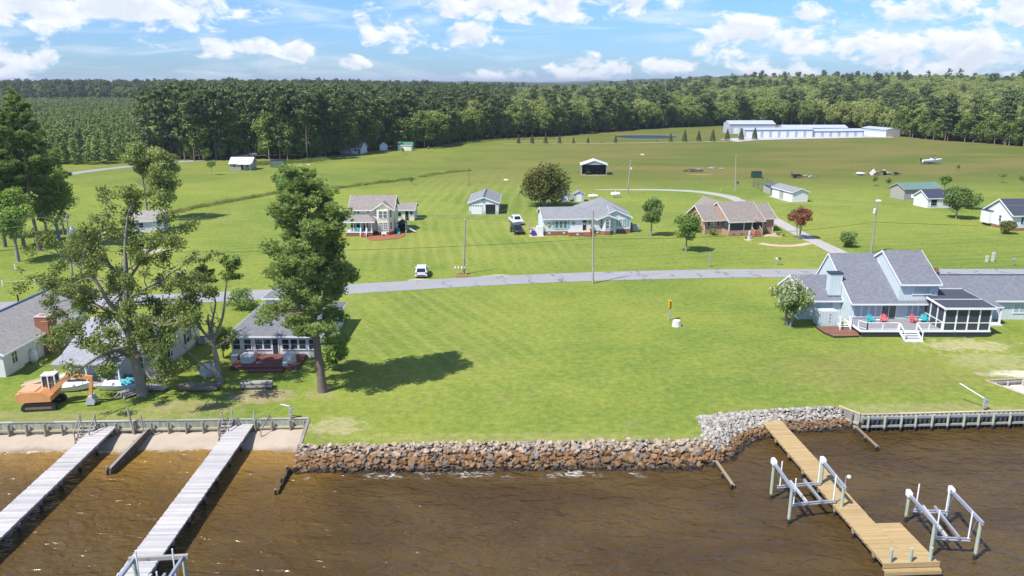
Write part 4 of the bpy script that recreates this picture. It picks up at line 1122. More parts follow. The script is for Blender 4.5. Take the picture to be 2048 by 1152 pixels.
MB().box(-.9, .9, -.45, .45, .70, .75).build('top', wd, t)
for sx in (-.8, .8):
    for sy in (-.38, .38): MB().box(sx - .04, sx + .04, sy - .04, sy + .04, 0, .7).build('leg', wd, t)
t = thing('garden_hose', 'green hose hanging from the porch rim down the dark deck skirt', 'hose', (53.6, 89.3, 0))
MB().tube([(0, 0, .85), (.05, -.1, .4), (.25, -.15, .05), (1.2, -.3, .03), (2.4, -.1, .03), (1.5, .0, .04)], .025, 6).build('hose', mat('hose_green', (.03, .16, .10), .5), t)

# ---------------------------------------------------------------- cream two-storey house
cream = siding('cream_siding', (.74, .69, .55), .16)
taupe = shingle('taupe_shingles', (.25, .22, .20))
T2 = thing('house', 'cream two-storey house with a front bay gable and taupe roof behind the tall pine', 'house', (-28.3, 155, 0), R(1.5))
gable_walls(T2, -4.4, 4.3, 0, 8, 0, 5.15, 7.3, 'x', cream)
gable_roof(T2, -4.4, 4.3, 0, 8, 5.15, 7.35, 'x', taupe, over=.4, rake=.35)
P(T2, 'foundation', MB().box(-4.45, 4.35, -.04, 8.04, 0, .7), brick_dk)
# bay: polygon prism with gable roof
bay = [(.75, 0), (1.35, -1.25), (3.45, -1.25), (4.25, -.2), (4.25, .3), (.75, .3)]
P(T2, 'bay_wall', MB().prism(bay, .7, 5.15), cream)
P(T2, 'bay_foundation', MB().prism([(x * 1.0, y - .03) for x, y in bay], 0, .7), brick_dk)
P(T2, 'bay_gable', MB().extr([(.35, 5.12), (4.35, 5.12), (2.35, 6.45)], 'y', -.45, 4.0), cream)
gable_roof(T2, .35, 4.35, -.5, 4.0, 5.15, 6.5, 'y', taupe, over=.3, rake=.35)
blueglass = glassmat('sky_lit_glass', (.10, .15, .18))
for x_ in (1.95, 2.85):
    opening(T2, 'S', (x_, -1.25, 3.55), .68, 1.35, pane=blueglass); opening(T2, 'S', (x_, -1.25, 1.25), .68, 1.35, pane=blueglass, mull=(2, 4), fr=.06)
for zz in (1.25, 3.55):
    a_ = math.atan2(-1.25, .6)
    opening(T2, a_, (1.05, -.625, zz), .5, 1.35, pane=blueglass)
    opening(T2, math.atan2(1.05, .8), (3.85, -.725, zz), .5, 1.35, pane=blueglass)
for x_ in (-3.4, -2.7): opening(T2, 'S', (x_, 0, 3.75), .55, 1.05, pane=blueglass)
o_ = P(T2, 'medallion', MB().lathe([(.0, 0), (.2, 0), (.2, .05), (.0, .05)], n=12), dark_in); o_.location = (-.75, -.02, 4.65); o_.rotation_euler = (R(90), 0, 0)
# porch
P(T2, 'porch_floor', MB().box(-5.0, .35, -2.3, 0, .75, .92), white_trim)
P(T2, 'porch_skirt', MB().box(-5.0, .3, -2.24, -.05, 0, .75), brick_dk)
pr = P(T2, 'porch_roof', MB().add([(-5.4, -2.7, 3.0), (.9, -2.7, 3.0), (.9, .0, 3.3), (-.8, .0, 4.2), (-5.4, 0, 4.2), (-5.4, -2.7, 2.86), (.9, -2.7, 2.86), (.9, 0, 2.86), (-5.4, 0, 2.86)],
   [(0, 1, 3, 4), (1, 2, 3), (0, 5, 6, 1), (1, 6, 7, 2), (0, 4, 8, 5), (5, 8, 7, 6)]), taupe)
MB().beam((-5.4, -2.72, 2.92), (.9, -2.72, 2.92), .05, .2).build('fascia', white_trim, pr)
for x_ in (-4.9, -3.4, -2.0, -.95, .15): P(T2, 'porch_post', MB().box(x_ - .09, x_ + .09, -2.25, -2.07, .92, 2.9), white_trim)
railing(T2, [(-4.9, -2.2), (-2.0, -2.2)], .92, .85, step=2.2, pick=.2)
opening(T2, 'S', (-1.35, 0, .95), .9, 2.0, 'door', pane=dark_in, mull=(1, 2))
for x_ in (-3.9, -2.8): opening(T2, 'S', (x_, 0, 1.4), .8, 1.4, pane=dark_in)
steps(T2, -1.85, -.85, -2.3, .92, 4, mat('red_brick_step', (.33, .11, .075), .85, 0, .2, 4.), .3)
for x_ in (-1.95, -.75): railing(T2, [(x_, -2.3, .92), (x_, -3.5, .1)], 0, .85, step=2)
tag(MB().box(-.45, .45, -.03, .0, 0, .62).build('banner', mat('turquoise_cloth', (.02, .45, .60), .8)), 'turquoise towel hanging on the white porch rail of the cream house', 'towel').location = (-30.6, 152.66, 1.1)
sg = thing('yard_sign', 'small white sign on legs in front of the cream house bay', 'sign', (-25.7, 153.1, 0))
MB().box(-.5, .5, -.02, .02, .35, .85).build('panel', white_pl, sg)
for x_ in (-.48, .48): MB().box(x_ - .03, x_ + .03, -.03, .03, 0, .95).build('leg', white_pl, sg)
bed = MB().prism([G(733, 480), G(745, 482), G(775, 480), G(802, 476), G(812, 471), G(811, 466), G(800, 463), G(786, 465), G(742, 470)], .003, .07)
struct(bed.build('mulch_bed', mat('red_mulch', (.27, .105, .045), .95, 0, .25, 4., bump=.8, bscale=18)))
SH = thing('garage', 'small tan-roofed garage with an open dark doorway behind the cream house', 'garage', (-24.4, 171, 0))
gable_walls(SH, -2.6, 2.6, 0, 6, 0, 2.5, 3.5, 'x', cream); gable_roof(SH, -2.6, 2.6, 0, 6, 2.5, 3.55, 'x', taupe, over=.35, rake=.3)
opening(SH, 'S', (-1.1, 0, .9), 1.7, .9, pane=dark_in, mull=(1, 1)); opening(SH, 'S', (1.0, 0, .05), .8, 2.1, 'door', pane=dark_in, mull=(1, 1)); opening(SH, 'S', (2.0, 0, 1.3), .7, .8, pane=blueglass, mull=(1, 1))
pset = thing('play_set', 'dark green canopied play set with a teal slide beside the cream house', 'play set', (-22.6, 157.2, 0))
gw = mat('dark_green_canvas', (.012, .045, .040), .7)
for x_ in (-.9, .9):
    for y_ in (-.9, .9): MB().box(x_ - .06, x_ + .06, y_ - .06, y_ + .06, 0, 2.1).build('post', white_pl, pset)
MB().extr([(-1.0, 1.9), (1.0, 1.9), (0, 2.7)], 'y', -1.0, 1.0).build('canopy', gw, pset)
MB().box(-.9, .9, -.9, .9, 1.0, 1.1).build('platform', gw, pset)
MB().box(-.95, .95, .86, .9, 0.1, 1.9).box(.86, .9, -.9, .86, .1, 1.9).build('tarp_wall', gw, pset)
MB().add([(-1.0, -.9, 1.1), (-.4, -.9, 1.1), (-.1, -2.4, .15), (-.7, -2.4, .15), (-1.0, -.9, 1.28), (-.4, -.9, 1.28), (-.1, -2.4, .33), (-.7, -2.4, .33)], [(0, 1, 2, 3), (0, 3, 7, 4), (1, 5, 6, 2)]).build('slide', mat('teal_slide', (.02, .30, .30), .35), pset)
MB().add([(.9, -.4, 1.1), (.9, .3, 1.1), (2.8, .0, .1), (2.8, -.7, .1), (.9, -.4, 1.3), (.9, .3, 1.3), (2.8, 0, .3), (2.8, -.7, .3)], [(0, 1, 2, 3), (0, 3, 7, 4), (1, 5, 6, 2)]).build('slide', mat('grey_slide', (.5, .52, .52), .35), pset)

# ---------------------------------------------------------------- two-door garage
gsid = siding('light_grey_siding', (.66, .70, .73), .18)
grsh = shingle('grey_shingles', (.235, .242, .255))
GA = thing('garage', 'long pale grey gabled garage, one white door closed and one open', 'garage', (-6.6, 179.6, 0), R(-1))
gable_walls(GA, -3.45, 3.45, 0, 14, 0, 2.75, 3.95, 'y', gsid); gable_roof(GA, -3.45, 3.45, 0, 14, 2.75, 4.0, 'y', grsh, over=.3, rake=.3)
for x0 in (-3.47, -.15, 3.0): P(GA, 'brick_pier', MB().box(x0, x0 + .5, -.05, 0, 0, .75), conc)
d_ = P(GA, 'garage_door', MB().box(-2.75, -.35, -.07, .0, 0, 2.35), white_trim)
for k in range(4): MB().box(-2.73, -.37, -.085, -.07, .06 + k * .58, .56 + k * .58).build('panel', white_trim, d_)
for k in range(4): MB().box(-2.55 + k * .55, -2.2 + k * .55, -.092, -.085, 1.86, 2.12).build('pane', dark_in, d_)
P(GA, 'open_doorway', MB().box(.42, 2.75, -.03, 0, 0.0, 2.35), dark_in)
for a, b, c, d in ((.3, .42, 0, 2.45), (2.75, 2.87, 0, 2.45), (.3, 2.87, 2.35, 2.47)): P(GA, 'door_trim', MB().box(a, b, -.06, 0, c, d), white_trim)
o_ = P(GA, 'gable_emblem', MB().lathe([(0, 0), (.4, 0), (.42, .05), (0, .08)], n=8), mat('teal_emblem', (.12, .35, .42), .6)); o_.location = (0, -.05, 3.15); o_.rotation_euler = (R(90), 0, 0)
for k in (-.12, .12): P(GA, 'ridge_vent', MB().box(k - .04, k + .04, -.1, 14, 4.06, 4.12), dark_in)

# ---------------------------------------------------------------- light blue ranch with turquoise shutters
ice = siding('icy_blue_siding', (.64, .715, .76), .16)
turq = mat('turquoise_shutter', (.16, .46, .54), .6, 0, .06, 2.)
RB = thing('house', 'icy blue ranch house with turquoise shutters and a round-windowed bay', 'house', (6.3, 153.7, 0), R(5))
P(RB, 'foundation', MB().box(-.03, 11.9, -.03, 8.6, 0, .82), brick_dk)
gable_walls(RB, 0, 13, 0, 8.6, .82, 3.45, 5.0, 'x', ice); gable_roof(RB, 0, 13.5, 0, 8.6, 3.45, 5.05, 'x', grsh, over=.4, rake=.3)
gable_walls(RB, 11.8, 18.1, 1.3, 13, .82, 3.35, 4.75, 'y', ice); gable_roof(RB, 11.8, 18.1, 1.3, 13, 3.35, 4.8, 'y', grsh, over=.42, rake=.32)
P(RB, 'foundation', MB().box(11.8, 18.13, 1.26, 13, 0, .82), brick_dk)
P(RB, 'rear_roof', MB().add([(8.5, 6, 3.5), (19.2, 6, 3.3), (19.2, 15.5, 3.3), (8.5, 15.5, 3.5), (13.7, 10.5, 6.1)], [(0, 1, 4), (1, 2, 4), (2, 3, 4), (3, 0, 4)]), grsh)
by = [(11.4, 1.4), (11.4, .3), (12.3, -.75), (13.5, -.75), (14.3, .3), (14.3, 1.4)]
P(RB, 'bay_wall', MB().prism(by, .82, 3.3), ice)
P(RB, 'bay_foundation', MB().prism([(x, y - .02) for x, y in by], 0, .82), brick_dk)
gable_roof(RB, 10.9, 15.0, -.75, 3.5, 3.3, 4.1, 'y', grsh, over=.3, rake=.3)
P(RB, 'bay_gable', MB().extr([(10.9, 3.28), (15.0, 3.28), (12.95, 4.08)], 'y', -.7, 3.4), ice)
P(RB, 'bay_side', MB().box(14.32, 15.0, .5, 1.4, 0, 3.3), ice)
opening(RB, 'S', (12.9, -.75, 1.35), .72, 1.45, pane=blueglass, mull=(1, 2), fr=.09)
opening(RB, math.atan2(-1.05, .9), (11.85, -.22, 1.35), .62, 1.45, pane=blueglass, fr=.09)
opening(RB, math.atan2(1.05, .8), (13.9, -.22, 1.35), .6, 1.45, pane=blueglass, fr=.09)
for (x_, y_, a_) in ((12.9, -.76, 0), (11.84, -.235, math.atan2(-1.05, .9)), (13.91, -.235, math.atan2(1.05, .8))):
    ar = P(RB, 'arch_window', MB().extr([(.36 * math.cos(q), .36 * math.sin(q)) for q in [math.pi * k / 8 for k in range(9)]], 'y', -.05, 0), white_trim); ar.location = (x_, y_, 2.88); ar.rotation_euler = (0, 0, a_)
    MB().extr([(.27 * math.cos(q), .03 + .25 * math.sin(q)) for q in [math.pi * k / 8 for k in range(9)]], 'y', -.06, -.05).build('pane', dark_in, ar)
for x_ in (2.75, 3.6, 4.45): opening(RB, 'S', (x_, 0, 1.45), .68, 1.55, pane=blueglass)
shutters(RB, 'S', (3.6, 0, 1.42), 2.4, 1.6, turq)
for x_ in (16.0, 16.9): opening(RB, 'S', (x_, 1.3, 1.5), .62, 1.35, pane=blueglass, mull=(2, 4), fr=.06)
shutters(RB, 'S', (16.45, 1.3, 1.47), 1.6, 1.4, turq, .46)
opening(RB, 'S', (8.35, 0, .95), .75, 2.0, 'door', pane=dark_in, mull=(1, 1))
o_ = P(RB, 'door_wreath', MB().lathe([(.14, 0), (.24, .02), (.24, .06), (.14, .08)], n=10), white_pl); o_.location = (8.35, -.06, 2.35); o_.rotation_euler = (R(90), 0, 0)
P(RB, 'wall_fish', MB().ball((1.15, -.08, 2.15), (.38, .06, .52), 8, 5), mat('orange_fish', (.45, .30, .14), .7, 0, .3, 3.))
o_ = P(RB, 'wall_star', MB().lathe([(0, 0), (.12, .02), (.42, .03), (0, .06)], n=5), mat('bronze', (.3, .27, .24), .5)); o_.location = (6.1, -.03, 2.4); o_.rotation_euler = (R(90), 0, 0)
P(RB, 'wall_crescent', MB().tube([(14.55 + .22 * math.cos(q), .49, 2.2 + .22 * math.sin(q)) for q in [R(200 + k * 25) for k in range(7)]], .05, 5), turq)
P(RB, 'stoop', MB().box(5.0, 9.6, -1.5, 0, 0, .78), brick_dk)
P(RB, 'stoop_cap', MB().box(4.95, 9.65, -1.55, 0, .78, .85), mat('tan_step', (.45, .36, .25), .85))
steps(RB, 7.9, 9.4, -1.5, .8, 3, brick_dk, .3)
for x_ in (1.0, 4.0, 10.8): P(RB, 'vent', MB().box(x_, x_ + .4, -.045, -.03, .35, .6), white_trim)
P(RB, 'vent', MB().box(6.5, 6.95, -1.52, -1.5, .3, .55), white_trim)
P(RB, 'side_deck', MB().box(-2.6, -.04, .6, 5.5, .5, .62), cap_tan)
for k in range(9):
    P(RB, 'privacy_board', MB().box(-2.6 + .02, -2.55, 2.2 + k * .36, 2.5 + k * .36, .6, 2.3), cap_tan)
railing(RB, [(-2.5, .7), (-.2, .7)], .62, .9, step=1.1, pick=.16)
P(RB, 'side_wall_panel', MB().box(-1.4, -.05, -.35, .35, 0, 2.0), white_trim)
P(RB, 'side_pad', MB().box(-2.9, .1, -1.4, .6, 0, .06), mat('pink_pad', (.5, .36, .28), .9))
t = thing('blue_bin', 'blue recycling bin by the side deck of the icy blue house', 'bin', (4.3, 153.2, .06))
MB().extr([(-.3, 0), (.3, 0), (.36, .95), (-.36, .95)], 'y', -.3, .3).build('tub', mat('blue_plastic', (.02, .06, .25), .5), t); MB().box(-.38, .38, -.34, .34, .95, 1.03).build('lid', MATS['blue_plastic'], t)
for lab, x_, y_, c_ in (('orange mums in a pot on the stoop of the icy blue house', 15.85, 152.9, (.40, .10, .015)), ('hanging fern basket beside the front door of the icy blue house', 15.6, 153.9, (.05, .12, .03))):
    t = thing('potted_plant', lab, 'plant', (x_, y_, .87 if 'mums' in lab else 2.3))
    MB().lathe([(.0, 0), (.16, 0), (.22, .3), (0, .3)], n=9).build('pot', mat('terracotta', (.32, .12, .06), .8), t)
    MB().ball((0, 0, .48), (.34, .34, .28), 9, 6, jit=.25, seed=3).build('blooms', mat('bloom_%d' % int(c_[0] * 100), c_, .9, 0, .3, 6.), t)
ac_unit('white boxed unit standing at the far corner of the icy blue house', (25.6, 158.6, 0), 1.3)

# ---------------------------------------------------------------- brick ranch with the screened front porch
brk = brickmat('pink_brick', (.37, .225, .165))
brn = shingle('brown_grey_shingles', (.235, .205, .180))
cr_trim = mat('cream_trim', (.66, .62, .53), .6, 0, .05, 1.)
BR = thing('house', 'pink brick ranch house with screened porch and brown-grey roof', 'house', (38.9, 155.0, 0), R(11))
gable_walls(BR, 0, 15.4, 0, 8, 0, 3.05, 5.25, 'x', brk); gable_roof(BR, 0, 15.4, 0, 8, 3.05, 5.3, 'x', brn, cr_trim, over=.5, rake=.45)
gable_walls(BR, 3.95, 11.45, -3.05, 6, 2.9, 3.0, 6.0, 'x', brk, ridge=2.6, name='porch_gable'); gable_roof(BR, 4.1, 11.3, -3.05, 6.2, 3.1, 6.05, 'x', brn, cr_trim, over=.42, rake=.35, ridge=2.6, zE2=4.0)
gable_walls(BR, 4.2, 9.2, 6, 15, 0, 3.05, 5.4, 'y', brk); gable_roof(BR, 4.2, 9.2, 6, 15, 3.05, 5.4, 'y', brn, cr_trim, over=.4, rake=.3)
P(BR, 'porch_base', MB().box(3.95, 11.4, -3.05, -.02, 0, 1.12), brk)
P(BR, 'porch_ceiling', MB().box(3.95, 11.45, -3.05, 0, 2.88, 3.0), cr_trim)
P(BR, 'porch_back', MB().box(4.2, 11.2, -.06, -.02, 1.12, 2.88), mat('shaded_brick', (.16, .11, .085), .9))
for x_ in (4.05, 7.2, 9.0, 11.3): P(BR, 'porch_post', MB().box(x_ - .09, x_ + .09, -3.02, -2.84, 1.12, 2.88), cr_trim)
for a, b in ((4.14, 7.11), (7.29, 8.91), (10.0, 11.2)): P(BR, 'screen', MB().box(a, b, -2.94, -2.92, 1.12, 2.88), screen_m)
P(BR, 'screen', MB().box(4.04, 4.06, -2.84, -.1, 1.12, 2.88), screen_m)
P(BR, 'screen_door', MB().box(9.1, 9.95, -2.95, -2.91, 1.12, 2.88), dark_in)
steps(BR, 8.8, 10.4, -3.05, 1.12, 5, mat('red_brick_step', (.33, .11, .075), .85, 0, .2, 4.), .3)
for x_ in (8.75, 10.45): railing(BR, [(x_, -3.1, 1.12), (x_, -4.6, .2)], 0, .9, cap_tan, 2, pick=.3)
dkred = mat('maroon_shutter', (.10, .018, .015), .7)
for x_ in (1.7, 2.4): opening(BR, 'S', (x_, 0, 1.75), .6, 1.0, pane=blueglass)
shutters(BR, 'S', (2.05, 0, 1.73), 1.35, 1.03, dkred, .35)
opening(BR, 'S', (12.85, 0, 1.75), .45, 1.0, pane=blueglass, mull=(1, 1)); shutters(BR, 'S', (12.85, 0, 1.73), .45, 1.03, dkred, .35)
for x_ in (.06, 15.2): P(BR, 'downspout', MB().box(x_, x_ + .12, -.1, 0, 0, 2.95), cr_trim)
for x_ in (4.9, 6.6, 8.2): P(BR, 'vent', MB().box(x_, x_ + .4, -3.07, -3.05, .3, .5), dark_in)
fl = thing('flag', 'small white and red flag on a short staff at the brick porch eave', 'flag', (48.5, 153.6, 3.1))
MB().tube([(0, 0, 0), (-.25, -.5, 1.0)], .025, 6).build('staff', galv, fl)
fb = MB()
for k in range(5):
    fb.box(-.22 + k * .22, -.22 + (k + 1) * .22, -.46 - .04 * math.sin(k * 1.4), -.44 - .04 * math.sin(k * 1.4), .25 - k * .05, .9 - k * .05, .5)
fb.build('cloth', mat('flag_cloth', (.62, .60, .62), .9, 0, .15, 6., fn=lambda g, co, c, b: g.mix(g.m('LESS_THAN', g.m('FRACT', g.m('MULTIPLY', g.xyz(co)[2], 5.)), .45), c, (.55, .10, .10, 1))), fl)
struct(MB().prism([G(1525, 475), G(1540, 473), G(1560, 474), G(1571, 471), G(1566, 466), G(1553, 464), G(1542, 467), G(1530, 470)], .003, .06).build('flower_bed', mat('tan_gravel', (.44, .33, .24), .95, 0, .2, 3.)))
struct(MB().prism([G(1487, 478), G(1492, 482), G(1502, 482), G(1508, 479), G(1505, 475), G(1494, 475)], .003, .07).build('flower_bed', MATS['tan_gravel']))
lt = thing('lighthouse_ornament', 'small grey lighthouse ornament in a round bed by the brick porch steps', 'ornament', (*G(1498, 479), .05))
MB().lathe([(.0, 0), (.42, 0), (.30, .5), (.24, 1.1), (.2, 1.15), (.2, 1.3), (0, 1.3)], n=10).build('tower', mat('grey_ornament', (.40, .41, .42), .7), lt); MB().lathe([(.16, 1.3), (.16, 1.5), (.2, 1.52), (0, 1.72)], n=8).build('lantern', mat('white_ornament', (.6, .62, .65), .6), lt)

# ---------------------------------------------------------------- cottage behind the pine
wsid = siding('white_siding', (.73, .735, .73), .17)
chsh = shingle('charcoal_shingles', (.165, .170, .182))
CT = thing('house', 'white cottage with sunroom windows and a grey hip roof beside the pine trunk', 'house', (-26.5, 82.3, 0)); WROOT.add(CT.name)
P(CT, 'wall', MB().box(-31.5, -21.6, 82.4, 95.2, 0, 2.6), wsid)
hip_roof(CT, -31.5, -21.6, 82.4, 95.2, 2.6, 4.35, chsh, over=.42, ridge=((-26.6, 87.4), (-26.6, 91.6)))
P(CT, 'tower_wall', MB().box(-29.6, -25.2, 89.6, 94.2, 2.7, 4.95), wsid)
hip_roof(CT, -29.6, -25.2, 89.6, 94.2, 4.95, 6.2, chsh, over=.35, ridge=((-27.42, 91.9), (-27.38, 91.9)))
opening(CT, 'S', (-26.1, 89.6, 4.0), .5, .7); opening(CT, 'E', (-25.2, 91.5, 4.0), .6, .7)
for x_ in (-31.0, -29.75, -28.5, -27.55): opening(CT, 'S', (x_ + .1, 82.4, .95), .78, 1.15, mull=(1, 2))
opening(CT, 'S', (-26.55, 82.4, .32), .6, 1.85, 'door', pane=glass, mull=(1, 1))
for x_ in (-25.4, -24.45, -23.5, -22.4): opening(CT, 'S', (x_, 82.4, .95), .74, 1.15, mull=(1, 2))
for y_ in (87.6, 88.4): opening(CT, 'E', (-21.6, y_, 1.1), .62, 1.1)
P(CT, 'eave_band', MB().box(-31.52, -21.58, 82.34, 82.38, 2.2, 2.55), white_trim)
P(CT, 'plumbing_vent', MB().tube([(-29, 86, 3.2), (-29, 86, 3.9)], .05, 6), dark_in)
rd = woodgrain('red_brown_deck', (.185, .078, .062), .14)
CD = thing('deck', 'low red-brown timber deck in front of the cottage sunroom', 'deck', (-26.7, 80.3, 0))
mb = MB(); y_ = -2.0
while y_ < 1.95: mb.box(-3.6, 3.6, y_, y_ + .135, .34, .385); y_ += .145
stuff(mb.build('boards', rd, CD)); MB().box(-3.65, 3.65, -2.05, 1.95, .05, .335).build('frame', rd, CD); MB().box(-1.5, 2.2, -2.75, -2.06, .04, .2).build('step', rd, CD)
cover = mat('pale_cover_cloth', (.56, .55, .51), .8, 0, .12, 2., bump=.4, bscale=4)
def covered(label, at, rx, ry, rz_, seed):
    t = thing('covered_furniture', label, 'covered furniture', at)
    prof = []
    mb = MB(); n = 14; m_ = 6; rg = random.Random(seed); v = []
    for j in range(m_ + 1):
        f = j / m_; z = rz_ * (1 - (1 - f) ** 2.2) if j < m_ else rz_ * 1.02
        k = 1.08 - .14 * f if f < .8 else (.86 if f < .95 else .0)
        for i in range(n):
            q = 2 * math.pi * i / n; w_ = 1 + .09 * math.sin(q * 5 + seed) * (1 - f) + rg.uniform(-.02, .02)
            v.append((rx * k * w_ * math.copysign(abs(math.cos(q)) ** .7, math.cos(q)), ry * k * w_ * math.copysign(abs(math.sin(q)) ** .7, math.sin(q)), z))
    mb.add(v, [(j * n + i, j * n + (i + 1) % n, (j + 1) * n + (i + 1) % n, (j + 1) * n + i) for j in range(m_) for i in range(n)])
    mb.build('cover', cover, t, smooth=True)
    return t
covered('round table under a pale cover on the red-brown cottage deck', (-28.9, 80.0, .39), .72, .72, .85, 1)
covered('pale covered chairs at the door end of the red-brown cottage deck', (-24.3, 79.9, .39), .62, .8, .95, 2)
covered('small pale covered heap at the outer rim of the red-brown cottage deck', (-24.5, 78.7, .39), .28, .28, .42, 5)
t = thing('storage_bin', 'dark grey storage bin at the corner of the cottage deck', 'bin', (-30.5, 80.5, 0))
MB().box(-.35, .35, -.35, .35, 0, .85).build('body', mat('slate_plastic', (.10, .13, .16), .6), t); MB().box(-.38, .38, -.38, .38, .85, .93).build('lid', MATS['slate_plastic'], t)

# ---------------------------------------------------------------- beige house behind the big sycamore
beige = siding('beige_siding', (.60, .585, .525), .17)
pale_roof = shingle('pale_grey_shingles', (.30, .31, .345))
BG = thing('house', 'beige gabled house with a pale grey roof behind the big sycamore', 'house', (-42, 82, 0)); WROOT.add(BG.name)
gable_walls(BG, -46.3, -37.2, 76.2, 87.8, .35, 2.75, 4.7, 'x', beige); gable_roof(BG, -46.3, -37.2, 76.2, 87.8, 2.75, 4.75, 'x', pale_roof, over=.5, rake=.3)
P(BG, 'foundation', MB().box(-46.2, -37.3, 76.3, 87.7, 0, .35), conc)
for y_ in (79.2, 84.4):
    opening(BG, 'E', (-37.2, y_, 1.1), .85, 1.45); shutters(BG, 'E', (-37.2, y_, 1.08), .85, 1.5, mat('dark_green_shutter', (.04, .055, .05), .7), .38)
for x_ in (-44.8, -41.5, -39): opening(BG, 'S', (x_, 76.2, 1.0), 1.0, 1.3)
P(BG, 'porch_roof', MB().extr([(73.6, 2.25), (76.2, 2.7), (76.2, 2.82), (73.6, 2.37)], 'x', -46.6, -39.6), pale_roof)
for x_ in (-46.3, -43.2, -39.9): P(BG, 'porch_post', MB().box(x_ - .06, x_ + .06, 73.7, 73.82, 0, 2.28), white_trim)
P(BG, 'porch_slab', MB().box(-46.6, -39.6, 73.4, 76.2, 0, .15), conc)
ac_unit('grey air conditioner against the end wall of the beige house', (-36.55, 87.0, 0), .85)

# ---------------------------------------------------------------- white ranch with the brick chimney (west edge)
grey2 = shingle('mid_grey_shingles', (.30, .285, .265))
LR = thing('house', 'white ranch house with a brick chimney and grey roof at the west edge', 'house', (-57.6, 84, 0)); WROOT.add(LR.name)
gable_walls(LR, -62.2, -53.1, 76.2, 92.6, 0, 2.75, 4.95, 'y', wsid); gable_roof(LR, -62.2, -53.1, 76.2, 92.6, 2.75, 5.0, 'y', grey2, over=.45, rake=.4, cap=mat('blue_ridge', (.05, .10, .19), .6))
for y_ in (78.0, 90.6): opening(LR, 'E', (-53.1, y_, 1.0), .85, 1.4, mull=(2, 2))
opening(LR, 'E', (-53.1, 88.2, 1.3), .6, .9)
c_ = P(LR, 'chimney', MB().box(-53.12, -52.25, 83.2, 85.0, 0, 3.9).box(-53.9, -52.5, 83.5, 84.7, 2.6, 4.3), brickmat('chimney_brick', (.255, .115, .070)))
MB().box(-53.95, -52.45, 83.45, 84.75, 4.3, 4.4).build('cap', conc, c_); MB().box(-53.5, -53.0, 83.8, 84.3, 4.4, 4.46).build('flue', mat('red_flue', (.38, .13, .08), .8), c_)
P(LR, 'roof_vent', MB().tube([(-58.6, 88.5, 4.5), (-58.6, 88.5, 5.6)], .09, 7), dark_in)
P(LR, 'downspout', MB().box(-53.08, -52.98, 82.0, 82.1, 0, 2.6), white_trim)
P(LR, 'foundation_vents', MB().box(-53.08, -53.03, 79.4, 82.0, .05, .25), brick_dk)
def propane(label, at, upright=True, rz_=0., L=2.2, r_=.45):
    t = thing('propane_tank', label, 'propane tank', at, rz_)
    m_ = mat('tank_white', (.68, .70, .70), .4, 0, .08, 2.)
    if upright:
        MB().lathe([(0, .12), (.36, .14), (.46, .28), (.46, 1.15), (.36, 1.32), (.12, 1.40), (0, 1.4)], n=14).build('shell', m_, t, smooth=True)
        MB().lathe([(.16, 1.36), (.2, 1.38), (.2, 1.56), (0, 1.56)], n=10).build('collar', m_, t); MB().lathe([(.34, 0), (.34, .16)], n=12).build('foot_ring', galv, t)
    else:
        pts = [(-L / 2, 0, .35 + r_), (-L / 2 + .06, 0, .35 + r_), (-L / 2 + .25, 0, .35 + r_), (L / 2 - .25, 0, .35 + r_), (L / 2 - .06, 0, .35 + r_), (L / 2, 0, .35 + r_)]
        MB().tube(pts, [.02, r_ * .7, r_, r_, r_ * .7, .02], 14).build('shell', m_, t, smooth=True)
        MB().lathe([(.14, 0), (.16, .04), (.16, .2), (0, .22)], (0, 0, .33 + 2 * r_), 9).build('dome', m_, t)
        for x_ in (-L * .3, L * .3): MB().box(x_ - .1, x_ + .1, -r_ * .7, r_ * .7, 0, .5).build('saddle', conc, t)
    return t
propane('upright white propane tank beside the brick chimney', (*G(69, 724), 0))
ac_unit('grey air conditioner behind the brick chimney of the white ranch', (-52.2, 86.3, 0), .9)

# ---------------------------------------------------------------- outlying buildings
tin = mat('white_metal_roof', (.72, .73, .76), .4, .2, .05, .6, fn=lambda g, co, c, b: (g.put(b.inputs['Normal'], g.bump(g.m('GREATER_THAN', g.m('FRACT', g.m('MULTIPLY', g.xyz(co)[0], 2.2)), .9), .4, .03)), c)[1])
greywood_sid = siding('silver_board_siding', (.36, .34, .31), .25, True)
CB = thing('cabin', 'little weathered cabin with a white metal roof near the pine edge', 'cabin', (*G(482, 340.5), 0), R(1))
gable_walls(CB, -3.7, 3.7, 0, 6, 0, 2.5, 4.2, 'x', greywood_sid); gable_roof(CB, -3.7, 3.7, 0, 6, 2.5, 4.25, 'x', tin, tin, over=.4, rake=.35)
P(CB, 'porch_roof', MB().extr([(-1.7, 2.1), (0, 2.55), (0, 2.65), (-1.7, 2.2)], 'x', -.6, 3.9), tin)
for x_ in (-.5, 1.6, 3.8): P(CB, 'porch_post', MB().box(x_ - .07, x_ + .07, -1.65, -1.51, 0, 2.12), greywood_sid)
opening(CB, 'S', (-2.2, 0, 1.0), .9, 1.1); opening(CB, 'S', (.6, 0, .1), .9, 2.0, 'door', frame=mat('red_door', (.25, .08, .06), .7), pane=dark_in, mull=(1, 1)); opening(CB, 'S', (2.4, 0, 1.0), .9, 1.1)
WS = thing('shed', 'white gabled shed half hidden by the sycamore crown', 'shed', (-74.8, 157, 0), R(14))
gable_walls(WS, -3.2, 3.2, 0, 5, 0, 2.5, 4.1, 'x', wsid); gable_roof(WS, -3.2, 3.2, 0, 5, 2.5, 4.15, 'x', grey2, over=.3)
opening(WS, 'S', (-1.2, 0, 1.0), .8, 1.0); opening(WS, 'S', (1.3, 0, .05), .9, 2.0, 'door', pane=white_trim, mull=(1, 1))
WH = thing('house', 'small white house with a brown roof tucked under the forest edge trees', 'house', (-69.5, 337, 0), R(-10))
